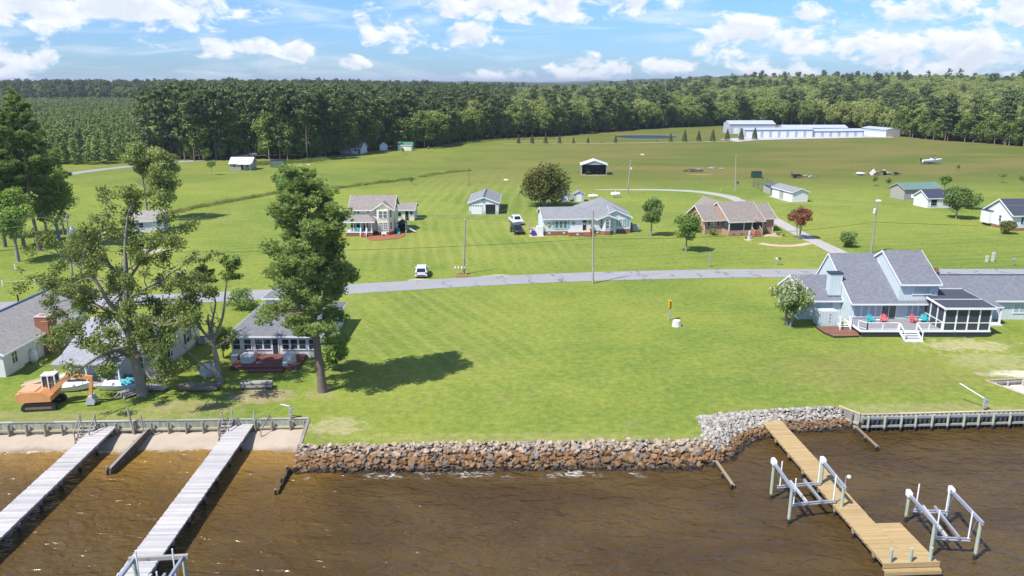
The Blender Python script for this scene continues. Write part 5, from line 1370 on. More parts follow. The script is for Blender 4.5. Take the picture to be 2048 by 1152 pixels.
gable_walls(WH, -5, 5, 0, 7, 0, 2.7, 4.6, 'x', wsid); gable_roof(WH, -5, 5, 0, 7, 2.7, 4.65, 'x', brn, over=.7); opening(WH, 'S', (2.5, 0, 1), .9, 1.2); opening(WH, 'S', (3.9, 0, .1), .9, 2.0, 'door', pane=dark_in)
for lab, u, wdt, hgt, rz_, rm, wm in (('tiny white shed with a grey gable beside the forest', 767.5, 3.4, 2.3, R(20), grsh, wsid), ('white shed with a green metal roof at the foot of the forest', 809.5, 6.3, 2.4, R(-8), mat('green_metal_roof', (.05, .17, .115), .5), mat('cream_panel', (.62, .62, .56), .6))):
    t = thing('shed', lab, 'shed', (*G(u, 301), 0), rz_)
    gable_walls(t, -wdt / 2, wdt / 2, 0, 3.4, 0, hgt, hgt + (1.3 if wdt < 4 else 1.2), 'x' if wdt > 4 else 'y', wm); gable_roof(t, -wdt / 2, wdt / 2, 0, 3.4, hgt, hgt + (1.35 if wdt < 4 else 1.25), 'x' if wdt > 4 else 'y', rm, over=.2, rake=.2)
    opening(t, 'S', (0, 0, .05), .9, 1.8, 'door', pane=white_trim, mull=(1, 1))
# self-storage rows beyond the field
steel_grey = siding('grey_steel_panel', (.42, .46, .52), .3, True); steel_roof = mat('galvalume_roof', (.55, .60, .68), .4, .3, .06, .3)
roll = siding('white_roll_door', (.76, .78, .82), .12)
def storage(label, a, b, depth, h, peak, nd, dw, dh, lean=False, end=None):
    a, b = Vector((*a, 0)), Vector((*b, 0)); d = b - a; L = d.length
    t = thing('storage_building', label, 'storage building', a, math.atan2(d.y, d.x))
    gable_walls(t, 0, L, 0, depth, 0, h, peak, 'x', steel_grey); gable_roof(t, 0, L, 0, depth, h, peak, 'x', steel_roof, mat('blue_grey_trim', (.40, .46, .55), .5), over=.25, rake=.1)
    for i in range(nd):
        x_ = L * (i + .5) / nd
        if dw: opening(t, 'S', (x_, 0, .02), dw, dh, 'door', frame=MATS['blue_grey_trim'], pane=roll, mull=(1, 1), fr=.12)
    if end: P(t, 'end_wall', MB().extr([(0.02, 0), (depth - .02, 0), (depth - .02, h), (depth / 2, peak - .02), (.02, h)], 'x', L + .01, L + .04), end)
    return t
storage('tall grey steel storage barn with three white doors beyond the row of small cypresses', G(1458, 267.5), (G(1458, 267.5)[0] + 27.5, G(1458, 267.5)[1] + 1), 12, 5.6, 7.4, 3, 4.2, 3.6)
storage('long grey storage row with eight white roller doors facing the field', G(1489, 275), G(1626, 274), 9, 4.2, 5.0, 8, 3.4, 3.2)
storage('lower storage row with six white roller doors joined to the long row', (G(1626, 274)[0] + .6, G(1626, 274)[1] + .4), G(1727, 272.8), 7, 3.2, 4.2, 6, 3.4, 2.5)
storage('grey storage row standing behind the two rows of white doors', (G(1580, 275)[0] + 6, 466), (G(1690, 275)[0] + 14, 467), 10, 3.6, 5.0, 0, 0, 0)
storage('angled storage row with narrow doors and a tan end wall by the dark woods', (G(1729, 270)[0], 462), (G(1776, 274.6)[0], 441), 9, 3.9, 4.8, 8, 2.2, 2.4, end=mat('tan_end_wall', (.36, .33, .31), .7))
# metal carport with machines
CP = thing('carport', 'open metal carport with a white peaked roof in the field', 'carport', (*G(1188, 350), 0), R(-3))
zz = 3.4
for x_ in (-4.1, 4.1):
    for y_ in (0, 3, 6): P(CP, 'post', MB().box(x_ - .08, x_ + .08, y_ - .08, y_ + .08, 0, zz), galv)
P(CP, 'side_panel', MB().box(-4.15, -4.12, 3.2, 6.2, .0, zz), steel_grey); P(CP, 'side_panel', MB().box(4.12, 4.15, 1.2, 6.2, .0, zz), steel_grey); P(CP, 'end_panel', MB().box(-4.1, 4.1, 6.15, 6.2, 0, zz), mat('dark_panel', (.10, .11, .11), .7))
P(CP, 'gable_panel', MB().extr([(-4.2, zz), (4.2, zz), (0, 4.75)], 'y', -.25, -.2), mat('grey_gable', (.34, .35, .36), .6))
gable_roof(CP, -4.2, 4.2, -.2, 6.3, zz, 4.8, 'y', tin, tin, over=.35, rake=.25)
tr = thing('tractor', 'dark green tractor parked under the metal carport', 'tractor', (*G(1176, 349), 0))
MB().box(-.5, .5, -.9, 1.2, .6, 1.3).box(-.55, .55, .9, 2.0, .6, 2.2).build('body', mat('tractor_green', (.02, .06, .035), .5), tr)
for x_ in (-.75, .75):
    for y_, r_ in ((-.5, .45), (1.3, .7)): inst('wheel', MB().tube([(-.15, 0, 0), (.15, 0, 0)], r_, 12).mesh('wheel', dark_in), tr, (x_, y_, r_))
tr = thing('cart', 'dark utility cart parked under the metal carport beside the tractor', 'cart', (*G(1198, 348.6), 0))
MB().box(-1.1, 1.1, -.7, .7, .5, 1.1).box(-1.0, -.9, -.7, .7, 1.1, 1.9).box(.9, 1.0, -.7, .7, 1.1, 1.9).box(-1.1, 1.1, -.7, .7, 1.9, 1.98).build('body', mat('cart_black', (.03, .032, .03), .6), tr)
for x_ in (-.8, .8): inst('wheel', MB().tube([(-.12, 0, 0), (.12, 0, 0)], .3, 10).mesh('wheel', dark_in), tr, (x_, -.75, .3), R(90))
# small sheds and tanks behind the icy blue house
for lab, u, v, wd_, dp, rz_, pane_ in (('grey garden shed with white double doors in the yard by the propane tanks', 1158, 403, 2.6, 2.4, 0, True), ('grey garden shed mostly hidden behind the round dark tree', 1131, 403.5, 2.6, 2.4, 0, False)):
    t = thing('shed', lab, 'shed', (*G(u, v), 0), rz_)
    gable_walls(t, -wd_ / 2, wd_ / 2, 0, dp, 0, 2.0, 2.6, 'y', steel_grey); gable_roof(t, -wd_ / 2, wd_ / 2, 0, dp, 2.0, 2.65, 'y', grsh, MATS['blue_grey_trim'], over=.15, rake=.12)
    opening(t, 'S', (0, 0, .03), 1.2, 1.75, 'door', pane=roll, mull=(2, 1))
propane('horizontal white propane tank nearer the garden shed', (*G(1186, 398), 0), False, 0, 2.7, .42)
propane('larger horizontal white propane tank farther right beside the tall field pole', (*G(1231, 395), 0), False, 0, 2.6, .55)
# white outbuilding with the wooden lean-to and dog run
OB = thing('outbuilding', 'long white outbuilding with a grey roof behind the brick ranch', 'outbuilding', (*G(1584, 405), 0), R(10))
gable_walls(OB, 0, 4.3, 0, 10.5, .15, 2.7, 3.5, 'y', wsid); gable_roof(OB, 0, 4.3, 0, 10.5, 2.7, 3.55, 'y', grsh, over=.3, rake=.3); P(OB, 'slab', MB().box(-.6, 4.35, -.05, 11, 0, .15), conc)
opening(OB, 'W', (0, 1.6, .2), .9, 1.9, 'door', pane=white_trim, mull=(1, 1)); opening(OB, 'W', (0, 7.6, .2), .9, 1.9, 'door', pane=white_trim, mull=(1, 1)); P(OB, 'grey_panel', MB().box(-.04, 0, 4.6, 6.6, .15, 2.6), greywood_sid)
LT = thing('lean_to', 'weathered wooden lean-to at the far end of the white outbuilding', 'lean-to', (G(1540, 388)[0], G(1540, 388)[1], 0), R(10))
P(LT, 'wall', MB().box(0, 3.4, 0, 4, 0, 1.9), greywood_sid); P(LT, 'roof', MB().extr([(-.3, 2.0), (4.3, 2.4), (4.3, 2.5), (-.3, 2.1)], 'x', -.3, 3.7), mat('dark_metal_roof', (.10, .12, .14), .5))
DR = thing('dog_run', 'chain-link dog run fence beside the wooden lean-to', 'fence', (*G(1505, 373), 0))
prev = None
chain = mat('chain_link', (.10, .115, .11), .6)
for (u, v) in ((1505, 373), (1512, 376), (1520, 380), (1530, 385), (1545, 375), (1530, 366), (1505, 373)):
    p = Vector((*G(u, v), 0)) - DR.location
    MB().tube([p, p + Vector((0, 0, 1.9))], .04, 6).build('post', galv, DR)
    if prev is not None:
        fb = MB()
        for k in range(5): fb.beam(prev + Vector((0, 0, .1 + k * .44)), p + Vector((0, 0, .1 + k * .44)), .02, .02)
        n = int((p - prev).length / .35)
        for k in range(n): q = prev + (p - prev) * (k / n); fb.beam(q, q + Vector((0, 0, 1.86)), .018, .018, up=(0, 1, 0))
        fb.build('mesh_panel', chain, DR)
    prev = p
# weathered barn, white shed and white house at the east
BN = thing('barn', 'weathered board barn with a green metal roof at the east of the field', 'barn', (G(1820, 401)[0], 202.5, 0), R(12))
gable_walls(BN, -1.2, 9.6, 0, 5.5, 0, 2.9, 4.0, 'x', greywood_sid); gable_roof(BN, -1.2, 9.6, 0, 5.5, 2.9, 4.05, 'x', mat('green_tin', (.13, .22, .19), .5, .1, .08, .4), greywood_sid, over=.3)
NS = thing('shed', 'white shed with a navy roof half hidden by the round tree at the east', 'shed', (G(1853, 416)[0], 188.5, 0), R(8))
gable_walls(NS, 0, 6.5, 0, 5.5, 0, 2.5, 4.0, 'x', wsid); gable_roof(NS, 0, 6.5, 0, 5.5, 2.5, 4.05, 'x', mat('navy_roof', (.045, .050, .085), .6), over=.25)
opening(NS, 'S', (1.6, 0, .6), 1.6, 1.5, pane=dark_in, mull=(1, 1)); opening(NS, 'S', (4.4, 0, .9), 1.0, 1.1, pane=glassmat('navy_glass', (.05, .08, .16)))
navy_sh = shingle('navy_shingles', (.060, .066, .090))
EH = thing('house', 'white gabled house with navy shingles and shutters at the east edge', 'house', (G(2022, 462)[0], G(2022, 462)[1], 0), R(6))
gable_walls(EH, 0, 14, 0, 8.5, .6, 3.4, 6.0, 'x', wsid); gable_roof(EH, 0, 14, 0, 8.5, 3.4, 6.05, 'x', navy_sh, over=.4, rake=.35); P(EH, 'foundation', MB().box(-.03, 14, -.04, 8.54, 0, .6), brick_dk)
P(EH, 'side_bay', MB().box(-.9, 0, 5.8, 8.4, .6, 3.2), wsid); P(EH, 'side_bay_roof', MB().box(-1.0, 0, 5.7, 8.5, 3.2, 3.32), mat('navy_roof', (.045, .050, .085), .6))
opening(EH, 'W', (0, 3.6, 1.5), .7, 1.2, pane=glassmat('navy_glass', (.05, .08, .16)))
opening(EH, 'S', (2.9, 0, 1.4), .9, 1.4, pane=MATS['navy_glass']); shutters(EH, 'S', (2.9, 0, 1.38), .9, 1.45, mat('navy_shutter', (.02, .05, .13), .6), .4)
# ============================================================ vehicles and small things
tyre_m = mat('tyre_rubber', (.02, .02, .021), .85, 0, .1, 3.); rim_m = mat('wheel_rim', (.42, .43, .45), .35, .7, .05, 3.)
_wh = {}
def wheel(parent, at, r_=.36, w_=.24, axis_rz=0.):
    k = (round(r_, 2), round(w_, 2))
    if k not in _wh:
        t = MB().tube([(-w_ / 2, 0, 0), (-w_ / 2 + .03, 0, 0), (w_ / 2 - .03, 0, 0), (w_ / 2, 0, 0)], [r_ * .9, r_, r_, r_ * .9], 16).mesh('tyre', tyre_m)
        q = MB().tube([(-w_ / 2 - .012, 0, 0), (w_ / 2 + .012, 0, 0)], r_ * .58, 12).mesh('rim', rim_m)
        _wh[k] = (t, q)
    o = inst('wheel', _wh[k][0], parent, at, axis_rz); inst('rim', _wh[k][1], o, (0, 0, 0))
    return o
def car(label, cat, at, rz_, paint, L=4.6, W=1.86, style='suv'):
    """front points to local -y"""
    t = thing({'suv': 'parked_car', 'pickup': 'pickup_truck', 'jeep': 'off_road_car'}[style], label, cat, at, rz_)
    hw = W / 2
    def shell(prof, w0, w1):                        # side outline (y, z); width shrinks with height above the belt
        mb = MB(); n = len(prof); v = []
        for sg in (-1, 1):
            for (y, z) in prof: v.append((sg * (w0 if z < 1.02 else w1), y, z))
        mb.add(v, [tuple(range(n))[::-1], tuple(range(n, 2 * n))] + [(i, n + i, n + (i + 1) % n, (i + 1) % n) for i in range(n)]); return mb
    h = L / 2
    if style == 'suv':
        b = shell([(-h, .35), (-h, .75), (-h + .15, .9), (-h + 1.1, 1.0), (h - .35, 1.0), (h - .05, .95), (h, .6), (h, .35)], hw, hw)
        c = shell([(-h + 1.0, 1.0), (-h + 1.75, 1.6), (-h + 2.2, 1.68), (h - .8, 1.66), (h - .45, 1.55), (h - .08, 1.0)], hw * .97, hw * .78)
    elif style == 'pickup':
        b = shell([(-h, .45), (-h, .95), (-h + .1, 1.05), (-h + 1.35, 1.12), (h, 1.12), (h, .45)], hw, hw)
        c = shell([(-h + 1.3, 1.0), (-h + 2.0, 1.75), (-h + 2.3, 1.84), (-h + 3.5, 1.84), (-h + 3.75, 1.0)], hw * .97, hw * .80)
    else:
        b = shell([(-h, .5), (-h, 1.0), (-h + .05, 1.08), (-h + 1.35, 1.14), (h, 1.1), (h, .5)], hw * .86, hw * .86)
        c = shell([(-h + 1.3, 1.0), (-h + 1.65, 1.78), (h - .05, 1.8), (h, 1.0)], hw * .84, hw * .78)
    b.build('body', paint, t); c.build('cabin', paint, t)
    gl = glassmat('car_glass', (.015, .02, .025))
    if style == 'suv':
        MB().add([(-.68, -h + 1.0, 1.04), (.68, -h + 1.0, 1.04), (.60, -h + 1.72, 1.58), (-.60, -h + 1.72, 1.58)], [(0, 1, 2, 3)]).build('windscreen', gl, t).location = (0, -.03, .02)
        MB().add([(-.70, h - .08, 1.04), (.70, h - .08, 1.04), (.62, h - .42, 1.54), (-.62, h - .42, 1.54)], [(3, 2, 1, 0)]).build('rear_window', gl, t).location = (0, .03, .02)
        ya, yb, zt = -h + 1.5, h - .55, 1.52
    elif style == 'pickup':
        MB().add([(-.70, -h + 1.32, 1.12), (.70, -h + 1.32, 1.12), (.62, -h + 1.98, 1.74), (-.62, -h + 1.98, 1.74)], [(0, 1, 2, 3)]).build('windscreen', gl, t).location = (0, -.03, .02)
        MB().box(-hw + .12, hw - .12, -h + 3.85, h - .1, 1.10, 1.135).build('bed_floor', mat('bed_liner', (.05, .05, .05), .8), t)
        ya, yb, zt = -h + 1.85, -h + 3.5, 1.72
    else:
        MB().add([(-.66, -h + 1.32, 1.14), (.66, -h + 1.32, 1.14), (.62, -h + 1.62, 1.72), (-.62, -h + 1.62, 1.72)], [(0, 1, 2, 3)]).build('windscreen', gl, t).location = (0, -.03, .02)
        ya, yb, zt = -h + 1.75, h - .2, 1.7
        for sg in (-1, 1):
            for yy in (-h + .62, h - .75): MB().box(sg * hw * .86 - (0 if sg > 0 else .16), sg * hw * .86 + (.16 if sg > 0 else 0), yy - .5, yy + .5, .86, .94).build('fender', tyre_m, t)
        MB().box(-hw * .8, hw * .8, -h - .16, -h - .02, .5, .72).build('bumper', tyre_m, t)
    for sg in (-1, 1):
        w0, w1 = (hw * .95, hw * .82) if style != 'jeep' else (hw * .85, hw * .80)
        MB().add([(sg * (w0 + .025), ya, 1.08), (sg * (w0 + .025), yb, 1.08), (sg * (w1 + .02), yb - .1, zt), (sg * (w1 + .02), ya + .3, zt)], [(0, 1, 2, 3) if sg < 0 else (3, 2, 1, 0)]).build('side_window', gl, t)
        MB().cbox((sg * (hw * .7), -h - .015, .78), (.34, .05, .16)).build('headlight', mat('lamp_glass', (.75, .76, .76), .2), t)
        MB().cbox((sg * (hw * .84), h + .012, .88), (.22, .05, .22)).build('tail_light', mat('red_lamp', (.35, .01, .01), .3), t)
        MB().cbox((sg * (hw + .1), ya + .1, 1.12), (.2, .12, .15)).build('mirror', paint, t)
        for yy in (-h + .85 if style != 'jeep' else -h + .62, h - .85 if style != 'jeep' else h - .75):
            wheel(t, (sg * (hw - (.10 if style != 'jeep' else .02)), yy, .37), .37)
    MB().box(-hw * .75, hw * .75, h + .004, h + .05, .42, .6).build('bumper', mat('bumper_grey', (.12, .12, .125), .6), t) if style == 'suv' else MB().box(-hw * .75, hw * .75, -h - .05, -h - .004, .55, .9).build('grille', mat('bumper_grey', (.12, .12, .125), .6), t)
    MB().cbox((0, (h + .015) if style == 'suv' else (h + .02), .74), (.42, .03, .14)).build('number_plate', white_pl, t)
    return t
wp = mat('white_car_paint', (.75, .76, .78), .25, 0, .02, 1., spec=.6)
car('white hatchback car parked tail toward the road on the grass', 'car', (*G(844, 550), 0), math.pi + R(3), wp)
car('white pickup truck parked behind the dark off-roader on the lawn', 'pickup truck', (*G(1032, 447), 0), R(14), wp, 5.6, 1.95, 'pickup')
car('dark navy off-roader parked on the lawn by the icy blue house', 'car', (*G(1034, 466), 0), R(16), mat('navy_car_paint', (.012, .018, .035), .3, 0, .05, 1., spec=.6), 4.3, 1.9, 'jeep')

# ---- utility poles and wires
def pole(label, foot, top_v, lean_u=None, arm=None, xf=False, r_=.15, lamp=False):
    x, y = G(*foot); h = HT(top_v, y)
    tx = (lean_u - 1024) / (foot[0] - 1024) * x * (1.0) if lean_u else x
    d_top = y * _c + (CAM_H - h) * _s
    if lean_u: tx = (lean_u - 1024) / FPX * d_top
    t = thing('utility_pole', label, 'utility pole', (x, y, 0))
    MB().tube([(0, 0, -.3), ((tx - x), 0, h)], [r_ * 1.15, r_ * .75], 10).build('shaft', woodgrain('pole_wood', (.36, .33, .29), .1), t)
    if arm: MB().box(tx - x - arm, tx - x + arm, -.06, .06, h - .5, h - .38).build('crossarm', MATS['pole_wood'], t)
    MB().lathe([(.05, 0), (.09, .04), (.05, .16), (0, .18)], (tx - x, 0, h), 8).build('insulator', mat('porcelain', (.5, .5, .5), .3), t)
    if xf: MB().lathe([(0, 0), (.22, .02), (.24, .1), (.24, .85), (.12, .95), (0, .95)], (tx - x - .32, 0, h - 2.1), 12).build('transformer', mat('transformer_grey', (.55, .57, .58), .5), t)
    if lamp: MB().cbox((tx - x + .25, 0, h - 2.0), (.35, .3, .5)).build('lamp', white_pl, t)
    MB().tube([(.0, -r_ - .02, .1), (0, -r_ - .02, 2.6)], .035, 6).build('conduit', galv, t)
    return Vector((tx, y, h)), t
pA, _ = pole('tall roadside utility pole in front of the icy blue house', (1186, 567), 421, 1186)
pB, _ = pole('utility pole rising beside the row of mailboxes', (928, 548), 440, 930, r_=.14)
pC, _ = pole('leaning utility pole with a grey transformer behind the pale blue house', (1742, 506), 404, 1755, arm=.7, xf=True)
pD, _ = pole('utility pole standing among the sycamore branches at the west', (147, 575), 432, 133, arm=.4)
pE, _ = pole('utility pole with a white lamp beside the gravel drive in the field', (1255, 390), 322, 1261, lamp=True)
pF, _ = pole('thin utility pole in the field behind the brick ranch', (1470, 383), 312, 1472, r_=.11)
pG_ = Vector((-150, 96, 10.5)); pH_ = Vector((190, 140, 9.6))
wire_m = mat('power_line', (.12, .12, .13), .6); cable_m = mat('telephone_cable', (.025, .025, .027), .7); bright_wire = mat('bare_aluminium_line', (.55, .56, .57), .4, .5)
def wire(label, a, b, sag, r_=.013, m_=None):
    n = 28; pts = []
    for i in range(n + 1):
        f = i / n; p = Vector(a).lerp(Vector(b), f); p.z -= sag * 4 * f * (1 - f); pts.append(p)
    return tag(MB().tube(pts, r_, 5, cap=False).build('overhead_line', m_ or wire_m), label, 'cable')
dn = Vector((0, 0, 1))
wire('bare line from the roadside pole top to the western pole', pA + dn * .1, pD + dn * .1, 1.0, .012, bright_wire)
wire('bare line from the roadside pole top to the leaning transformer pole', pA + dn * .1, pC + dn * .1, .9, .012, bright_wire)
wire('dark telephone cable from the roadside pole to the western pole', pA - dn * 4.3, pD - dn * 5.2, .9, .028, cable_m)
wire('dark telephone cable from the roadside pole to the leaning transformer pole', pA - dn * 4.3, pC - dn * 3.6, .9, .028, cable_m)
wire('bare line from the western pole top running out of view west', pD + dn * .1, pG_, 1.2, .012, bright_wire)
wire('lower bare line from the western pole running out of view west', pD - dn * 1.0, pG_ - dn * 1.0, 1.2, .012, bright_wire)
wire('dark telephone cable from the transformer pole running out of view east', pC - dn * 3.6, pH_ - dn * 3.6, 1.6, .028, cable_m)
wire('bare line from the transformer pole top running out of view east', pC + dn * .1, pH_, 1.3, .012, bright_wire)
wire('bare service line between the roadside pole and the mailbox pole', pA - dn * 1.2, pB, .5, .012, bright_wire)
wire('bare line from the field lamp pole to the mailbox pole', pE, pB, 1.3, .011, bright_wire)

# ---- mailboxes, pedestals, stakes
def mailbox(parent, x, z, m_, y=0):
    mb = MB(); n = 8
    prof = [(-.11, 0), (.11, 0), (.11, .12)] + [(.11 * math.cos(q), .12 + .11 * math.sin(q)) for q in [math.pi * k / n for k in range(1, n)]] + [(-.11, .12)]
    mb.extr(prof, 'y', -.28, .28); o = mb.build('box', m_, parent); o.location = (x, y, z)
    MB().box(-.015, .015, -.1, .02, .1, .28).build('flag', mat('red_flag', (.45, .02, .02), .5), o).location = (.13, 0, 0)
t = thing('mailbox_stand', 'row of four pale mailboxes on a timber stand at the road edge', 'mailboxes', (*G(921, 549), 0))
MB().box(-1.1, 1.1, -.06, .06, .95, 1.05).build('shelf', cap_tan, t)
for x_ in (-.8, .8): MB().box(x_ - .06, x_ + .06, -.06, .06, 0, .95).build('post', cap_tan, t)
for k in range(4): mailbox(t, -.82 + k * .52, 1.05, white_pl if k < 3 else mat('pale_grey_box', (.5, .52, .52), .5))
struct(MB().prism([G(912, 555), G(930, 555), G(941, 552.5), G(928, 550), G(914, 551)], .004, .06).build('mulch_bed', MATS['red_mulch']))
for lab, u, v, m_ in (('white mailbox on a post at the road opposite the brick ranch', 1552.5, 530, white_pl), ('black mailbox on a post at the road opposite the brick ranch', 1559, 530, mat('black_box', (.03, .03, .03), .5)), ('blue and white mailbox at the road near the east edge', 2027, 531, mat('blue_box', (.25, .33, .45), .5))):
    t = thing('mailbox', lab, 'mailbox', (*G(u, v), 0)); MB().box(-.05, .05, -.05, .05, 0, 1.0).build('post', grey_wood, t); mailbox(t, 0, 1.0, m_)
for lab, u, v, h in (('pale green utility pedestal by the road behind the pale blue house', 1973, 524, 1.1), ('taller pale utility marker post by the road behind the pale blue house', 1985, 523, 1.6)):
    t = thing('utility_pedestal', lab, 'utility box', (*G(u, v), 0)); MB().box(-.2, .2, -.15, .15, 0, h * .8).box(-.23, .23, -.18, .18, h * .8, h).build('casing', mat('pedestal_green', (.50, .55, .48), .6), t)
t = thing('marker_post', 'short tan wooden post on the lawn below the brick ranch', 'post', (*G(1418, 534), 0)); MB().box(-.09, .09, -.09, .09, 0, 2.6).build('shaft', woodgrain('stub_wood', (.42, .39, .30)), t); MB().tube([(.3, .1, 0), (.34, .1, 2.3)], .03, 6).build('conduit', galv, t)
for i, (u, v) in enumerate(((6, 573), (70, 569), (31, 540), (1667, 399 - 14))):
    lab = ('white stake nearest the west edge holding a rope by the lawn', 'white rope stake above the ridge of the white ranch', 'white stake standing alone under the western pines', 'yellow marker stake by the gravel drive bend')[i]
    if i == 3: u, v = 1441, 384
    tag(MB().box(-.06, .06, -.06, .06, 0, 1.0).build('stake', white_pl if i < 3 else mat('yellow_marker', (.6, .45, .05), .6)), lab, 'stake').location = (*G(u, v), 0)
wire('thin white rope strung between the two stakes above the white ranch', (*G(6, 573), .85), (*G(70, 569), .85), .15, .02, white_pl)
# ---- traffic signal on a post in the lawn
t = thing('traffic_signal', 'yellow traffic light on a short grey post in the open lawn', 'traffic light', (*G(1338, 641), 0))
MB().tube([(0, 0, 0), (0, 0, 1.7)], .09, 10).build('post', galv, t)
h_ = MB().box(-.2, .2, -.16, .16, 1.65, 2.75).build('housing', mat('signal_yellow', (.62, .38, .01), .45, 0, .06, 2.), t)
for k, c_ in enumerate(((.03, .12, .05), (.25, .13, .01), (.16, .01, .01))):
    z = 1.86 + k * .34
    MB().tube([(.0, -.17, z), (0, -.165, z)], .12, 14).build('lens', mat('lens_%d' % k, c_, .15), h_)
    MB().add([(.14 * math.cos(q), y_, z + .14 * math.sin(q)) for y_ in (-.16, -.36) for q in [R(-10 + 20 * i) for i in range(11)]], [(i, i + 1, 12 + i, 11 + i) for i in range(10)]).build('visor', MATS['signal_yellow'], h_)
    MB().tube([(.205, 0, z), (.215, 0, z)], .12, 12).build('lens', MATS['lens_%d' % k], h_)
MB().tube([(0, 0, 2.75), (0, 0, 3.1)], .02, 6).build('antenna', galv, t)
MB().box(-.07, .07, -.15, -.08, .9, 1.3).build('switch_box', mat('grey_casing', (.40, .41, .40), .5), t)
t = thing('well_cap', 'pale concrete well cover standing on the lawn by the traffic light', 'well cover', (*G(1353, 652), 0))
MB().lathe([(.0, 0), (.62, 0), (.55, .35), (.5, .72), (.42, .8), (.0, .82)], n=9).build('cover', mat('pale_concrete', (.58, .56, .50), .9, 0, .1, 2., bump=.3, bscale=6), t)

# ---- excavator
t = thing('excavator', 'orange tracked excavator with a white cab on the lawn above the bulkhead', 'excavator', (*G(90, 812), 0), R(8))
ora = mat('faded_orange_paint', (.68, .31, .12), .55, 0, .14, 1.4); steel_d = mat('dark_track_steel', (.035, .032, .030), .7, .3, .2, 3.)
for sg in (-1, 1):
    pr = [(-1.55, .30), (-1.45, .08), (-1.25, 0), (1.25, 0), (1.45, .08), (1.55, .30), (1.45, .58), (1.2, .68), (-1.2, .68), (-1.45, .58)]
    tk = MB().extr(pr, 'x', 0, 1); tk.v = [(y, (sg * 1.05 - .26 if x < .5 else sg * 1.05 + .26), z) for x, y, z in tk.v]
    o_ = tk.build('track', steel_d, t)
    sh_ = MB()
    for k in range(24):
        x_ = -1.3 + k * 2.6 / 23; sh_.box(x_ - .035, x_ + .035, sg * 1.05 - .29, sg * 1.05 + .29, .68, .72)
    sh_.build('track_shoes', steel_d, o_)
    MB().box(-1.15, 1.15, sg * 1.05 - .275, sg * 1.05 + .275, .22, .44).build('track_frame', mat('rusty_frame', (.20, .13, .08), .8), o_)
MB().box(-.8, .8, -.8, .8, .45, .85).build('undercarriage', steel_d, t)
MB().extr([(-1.95, .95), (-1.75, .85), (1.1, .85), (1.1, 1.35), (.3, 1.85), (-1.4, 1.85), (-1.95, 1.65)], 'x', 0, 1).build('tmp', ora, t).name = 'engine_housing'
o_ = [c for c in t.children if c.name.startswith('engine_housing')][0]
for v in o_.data.vertices: v.co = (v.co.y, -1.15 if v.co.x < .5 else 1.1, v.co.z)
MB().box(-1.7, -.2, -1.0, 1.0, 1.85, 1.93).build('engine_hood', mat('faded_hood', (.62, .33, .20), .6, 0, .15, 2.), t)
cabm = mat('white_cab_paint', (.70, .70, .68), .5, 0, .08, 2.)
MB().box(-.05, 1.2, .1, 1.1, 2.95, 3.08).build('cab_roof', cabm, t)
for x_, y_ in ((0, .15), (1.15, .15), (0, 1.05), (1.15, 1.05), (.55, .15)): MB().box(x_ - .05, x_ + .05, y_ - .05, y_ + .05, 1.4, 2.95).build('cab_post', cabm, t)
MB().box(.02, 1.12, .17, 1.03, 1.45, 2.9).build('cab_glass', glassmat('cab_glass', (.05, .06, .07)), t)
MB().box(0, 1.2, .1, 1.1, 1.2, 1.5).build('cab_base', ora, t)
for a, b, w_, h2 in (((.9, -.2, 1.5), (2.6, -.2, 3.1), .3, .45), ((2.5, -.2, 3.1), (4.7, -.2, 2.7), .28, .38)): MB().beam(a, b, w_, h2).build('boom', ora, t)
MB().beam((4.6, -.2, 2.75), (4.3, -.2, .9), .24, .3).build('stick', ora, t)
MB().tube([(1.0, -.2, 1.3), (2.3, -.2, 2.6)], .07, 8).build('hydraulic_ram', galv, t)
MB().extr([(-.45, .15), (.35, .1), (.5, .5), (.2, .95), (-.1, .95), (-.3, .6)], 'x', 0, 1).build('bucket', mat('white_bucket', (.45, .47, .47), .6, 0, .3, 3.), t)
o_ = [c for c in t.children if c.name.startswith('bucket')][0]
for v in o_.data.vertices: v.co = (4.3 + v.co.y, -.65 if v.co.x < .5 else .25, v.co.z)

# ---- stacks of lumber and yard clutter on the lawn
def lumber(label, at, rz_, nx_, nz, bw, bh, L, m_, gap=.03, jit=.25, round_=False):
    t = thing('lumber_stack', label, 'lumber stack', at, rz_)
    for x_ in (-L * .32, L * .32): MB().box(x_ - .06, x_ + .06, -nx_ * bw / 2, nx_ * bw / 2, 0, .1).build('bearer', m_, t)
    for j in range(nz):
        for i in range(nx_ - (j if round_ else 0)):
            y_ = (i - (nx_ - (j if round_ else 0) - 1) / 2) * (bw + gap); d_ = rnd.uniform(-jit, jit); z_ = .1 + j * (bh * (.87 if round_ else 1) + .012)
            (MB().tube([(-L / 2 + d_, y_, z_ + bh / 2), (L / 2 + d_, y_, z_ + bh / 2)], bh / 2, 9) if round_ else MB().box(-L / 2 + d_, L / 2 + d_, y_ - bw / 2, y_ + bw / 2, z_, z_ + bh)).build('timber', m_, t)
    return t
lumber('long stack of sawn boards lying beside the excavator', (*G(112, 762), 0), R(48), 4, 3, .28, .14, 6.0, cap_tan)
lumber('stack of thin dark boards below the bare-limbed tree', (*G(397, 779), 0), R(-2), 4, 3, .25, .13, 3.8, woodgrain('old_boards', (.22, .185, .145)))
lumber('short stack of pale round logs on the lawn below the cottage deck', (*G(514, 776), 0), R(3), 3, 2, .34, .34, 3.1, grey_wood, round_=True, jit=.12)
lumber('low stack of pale planks right beside the sycamore trunk', (*G(315, 778), 0), R(0), 3, 2, .35, .12, 2.0, mat('pale_plank', (.42, .36, .32), .9))
lumber('slanting grey heap of split posts against the sycamore trunk', (*G(267, 789), 0), R(55), 5, 3, .2, .2, 2.6, grey_wood, round_=True, jit=.4)
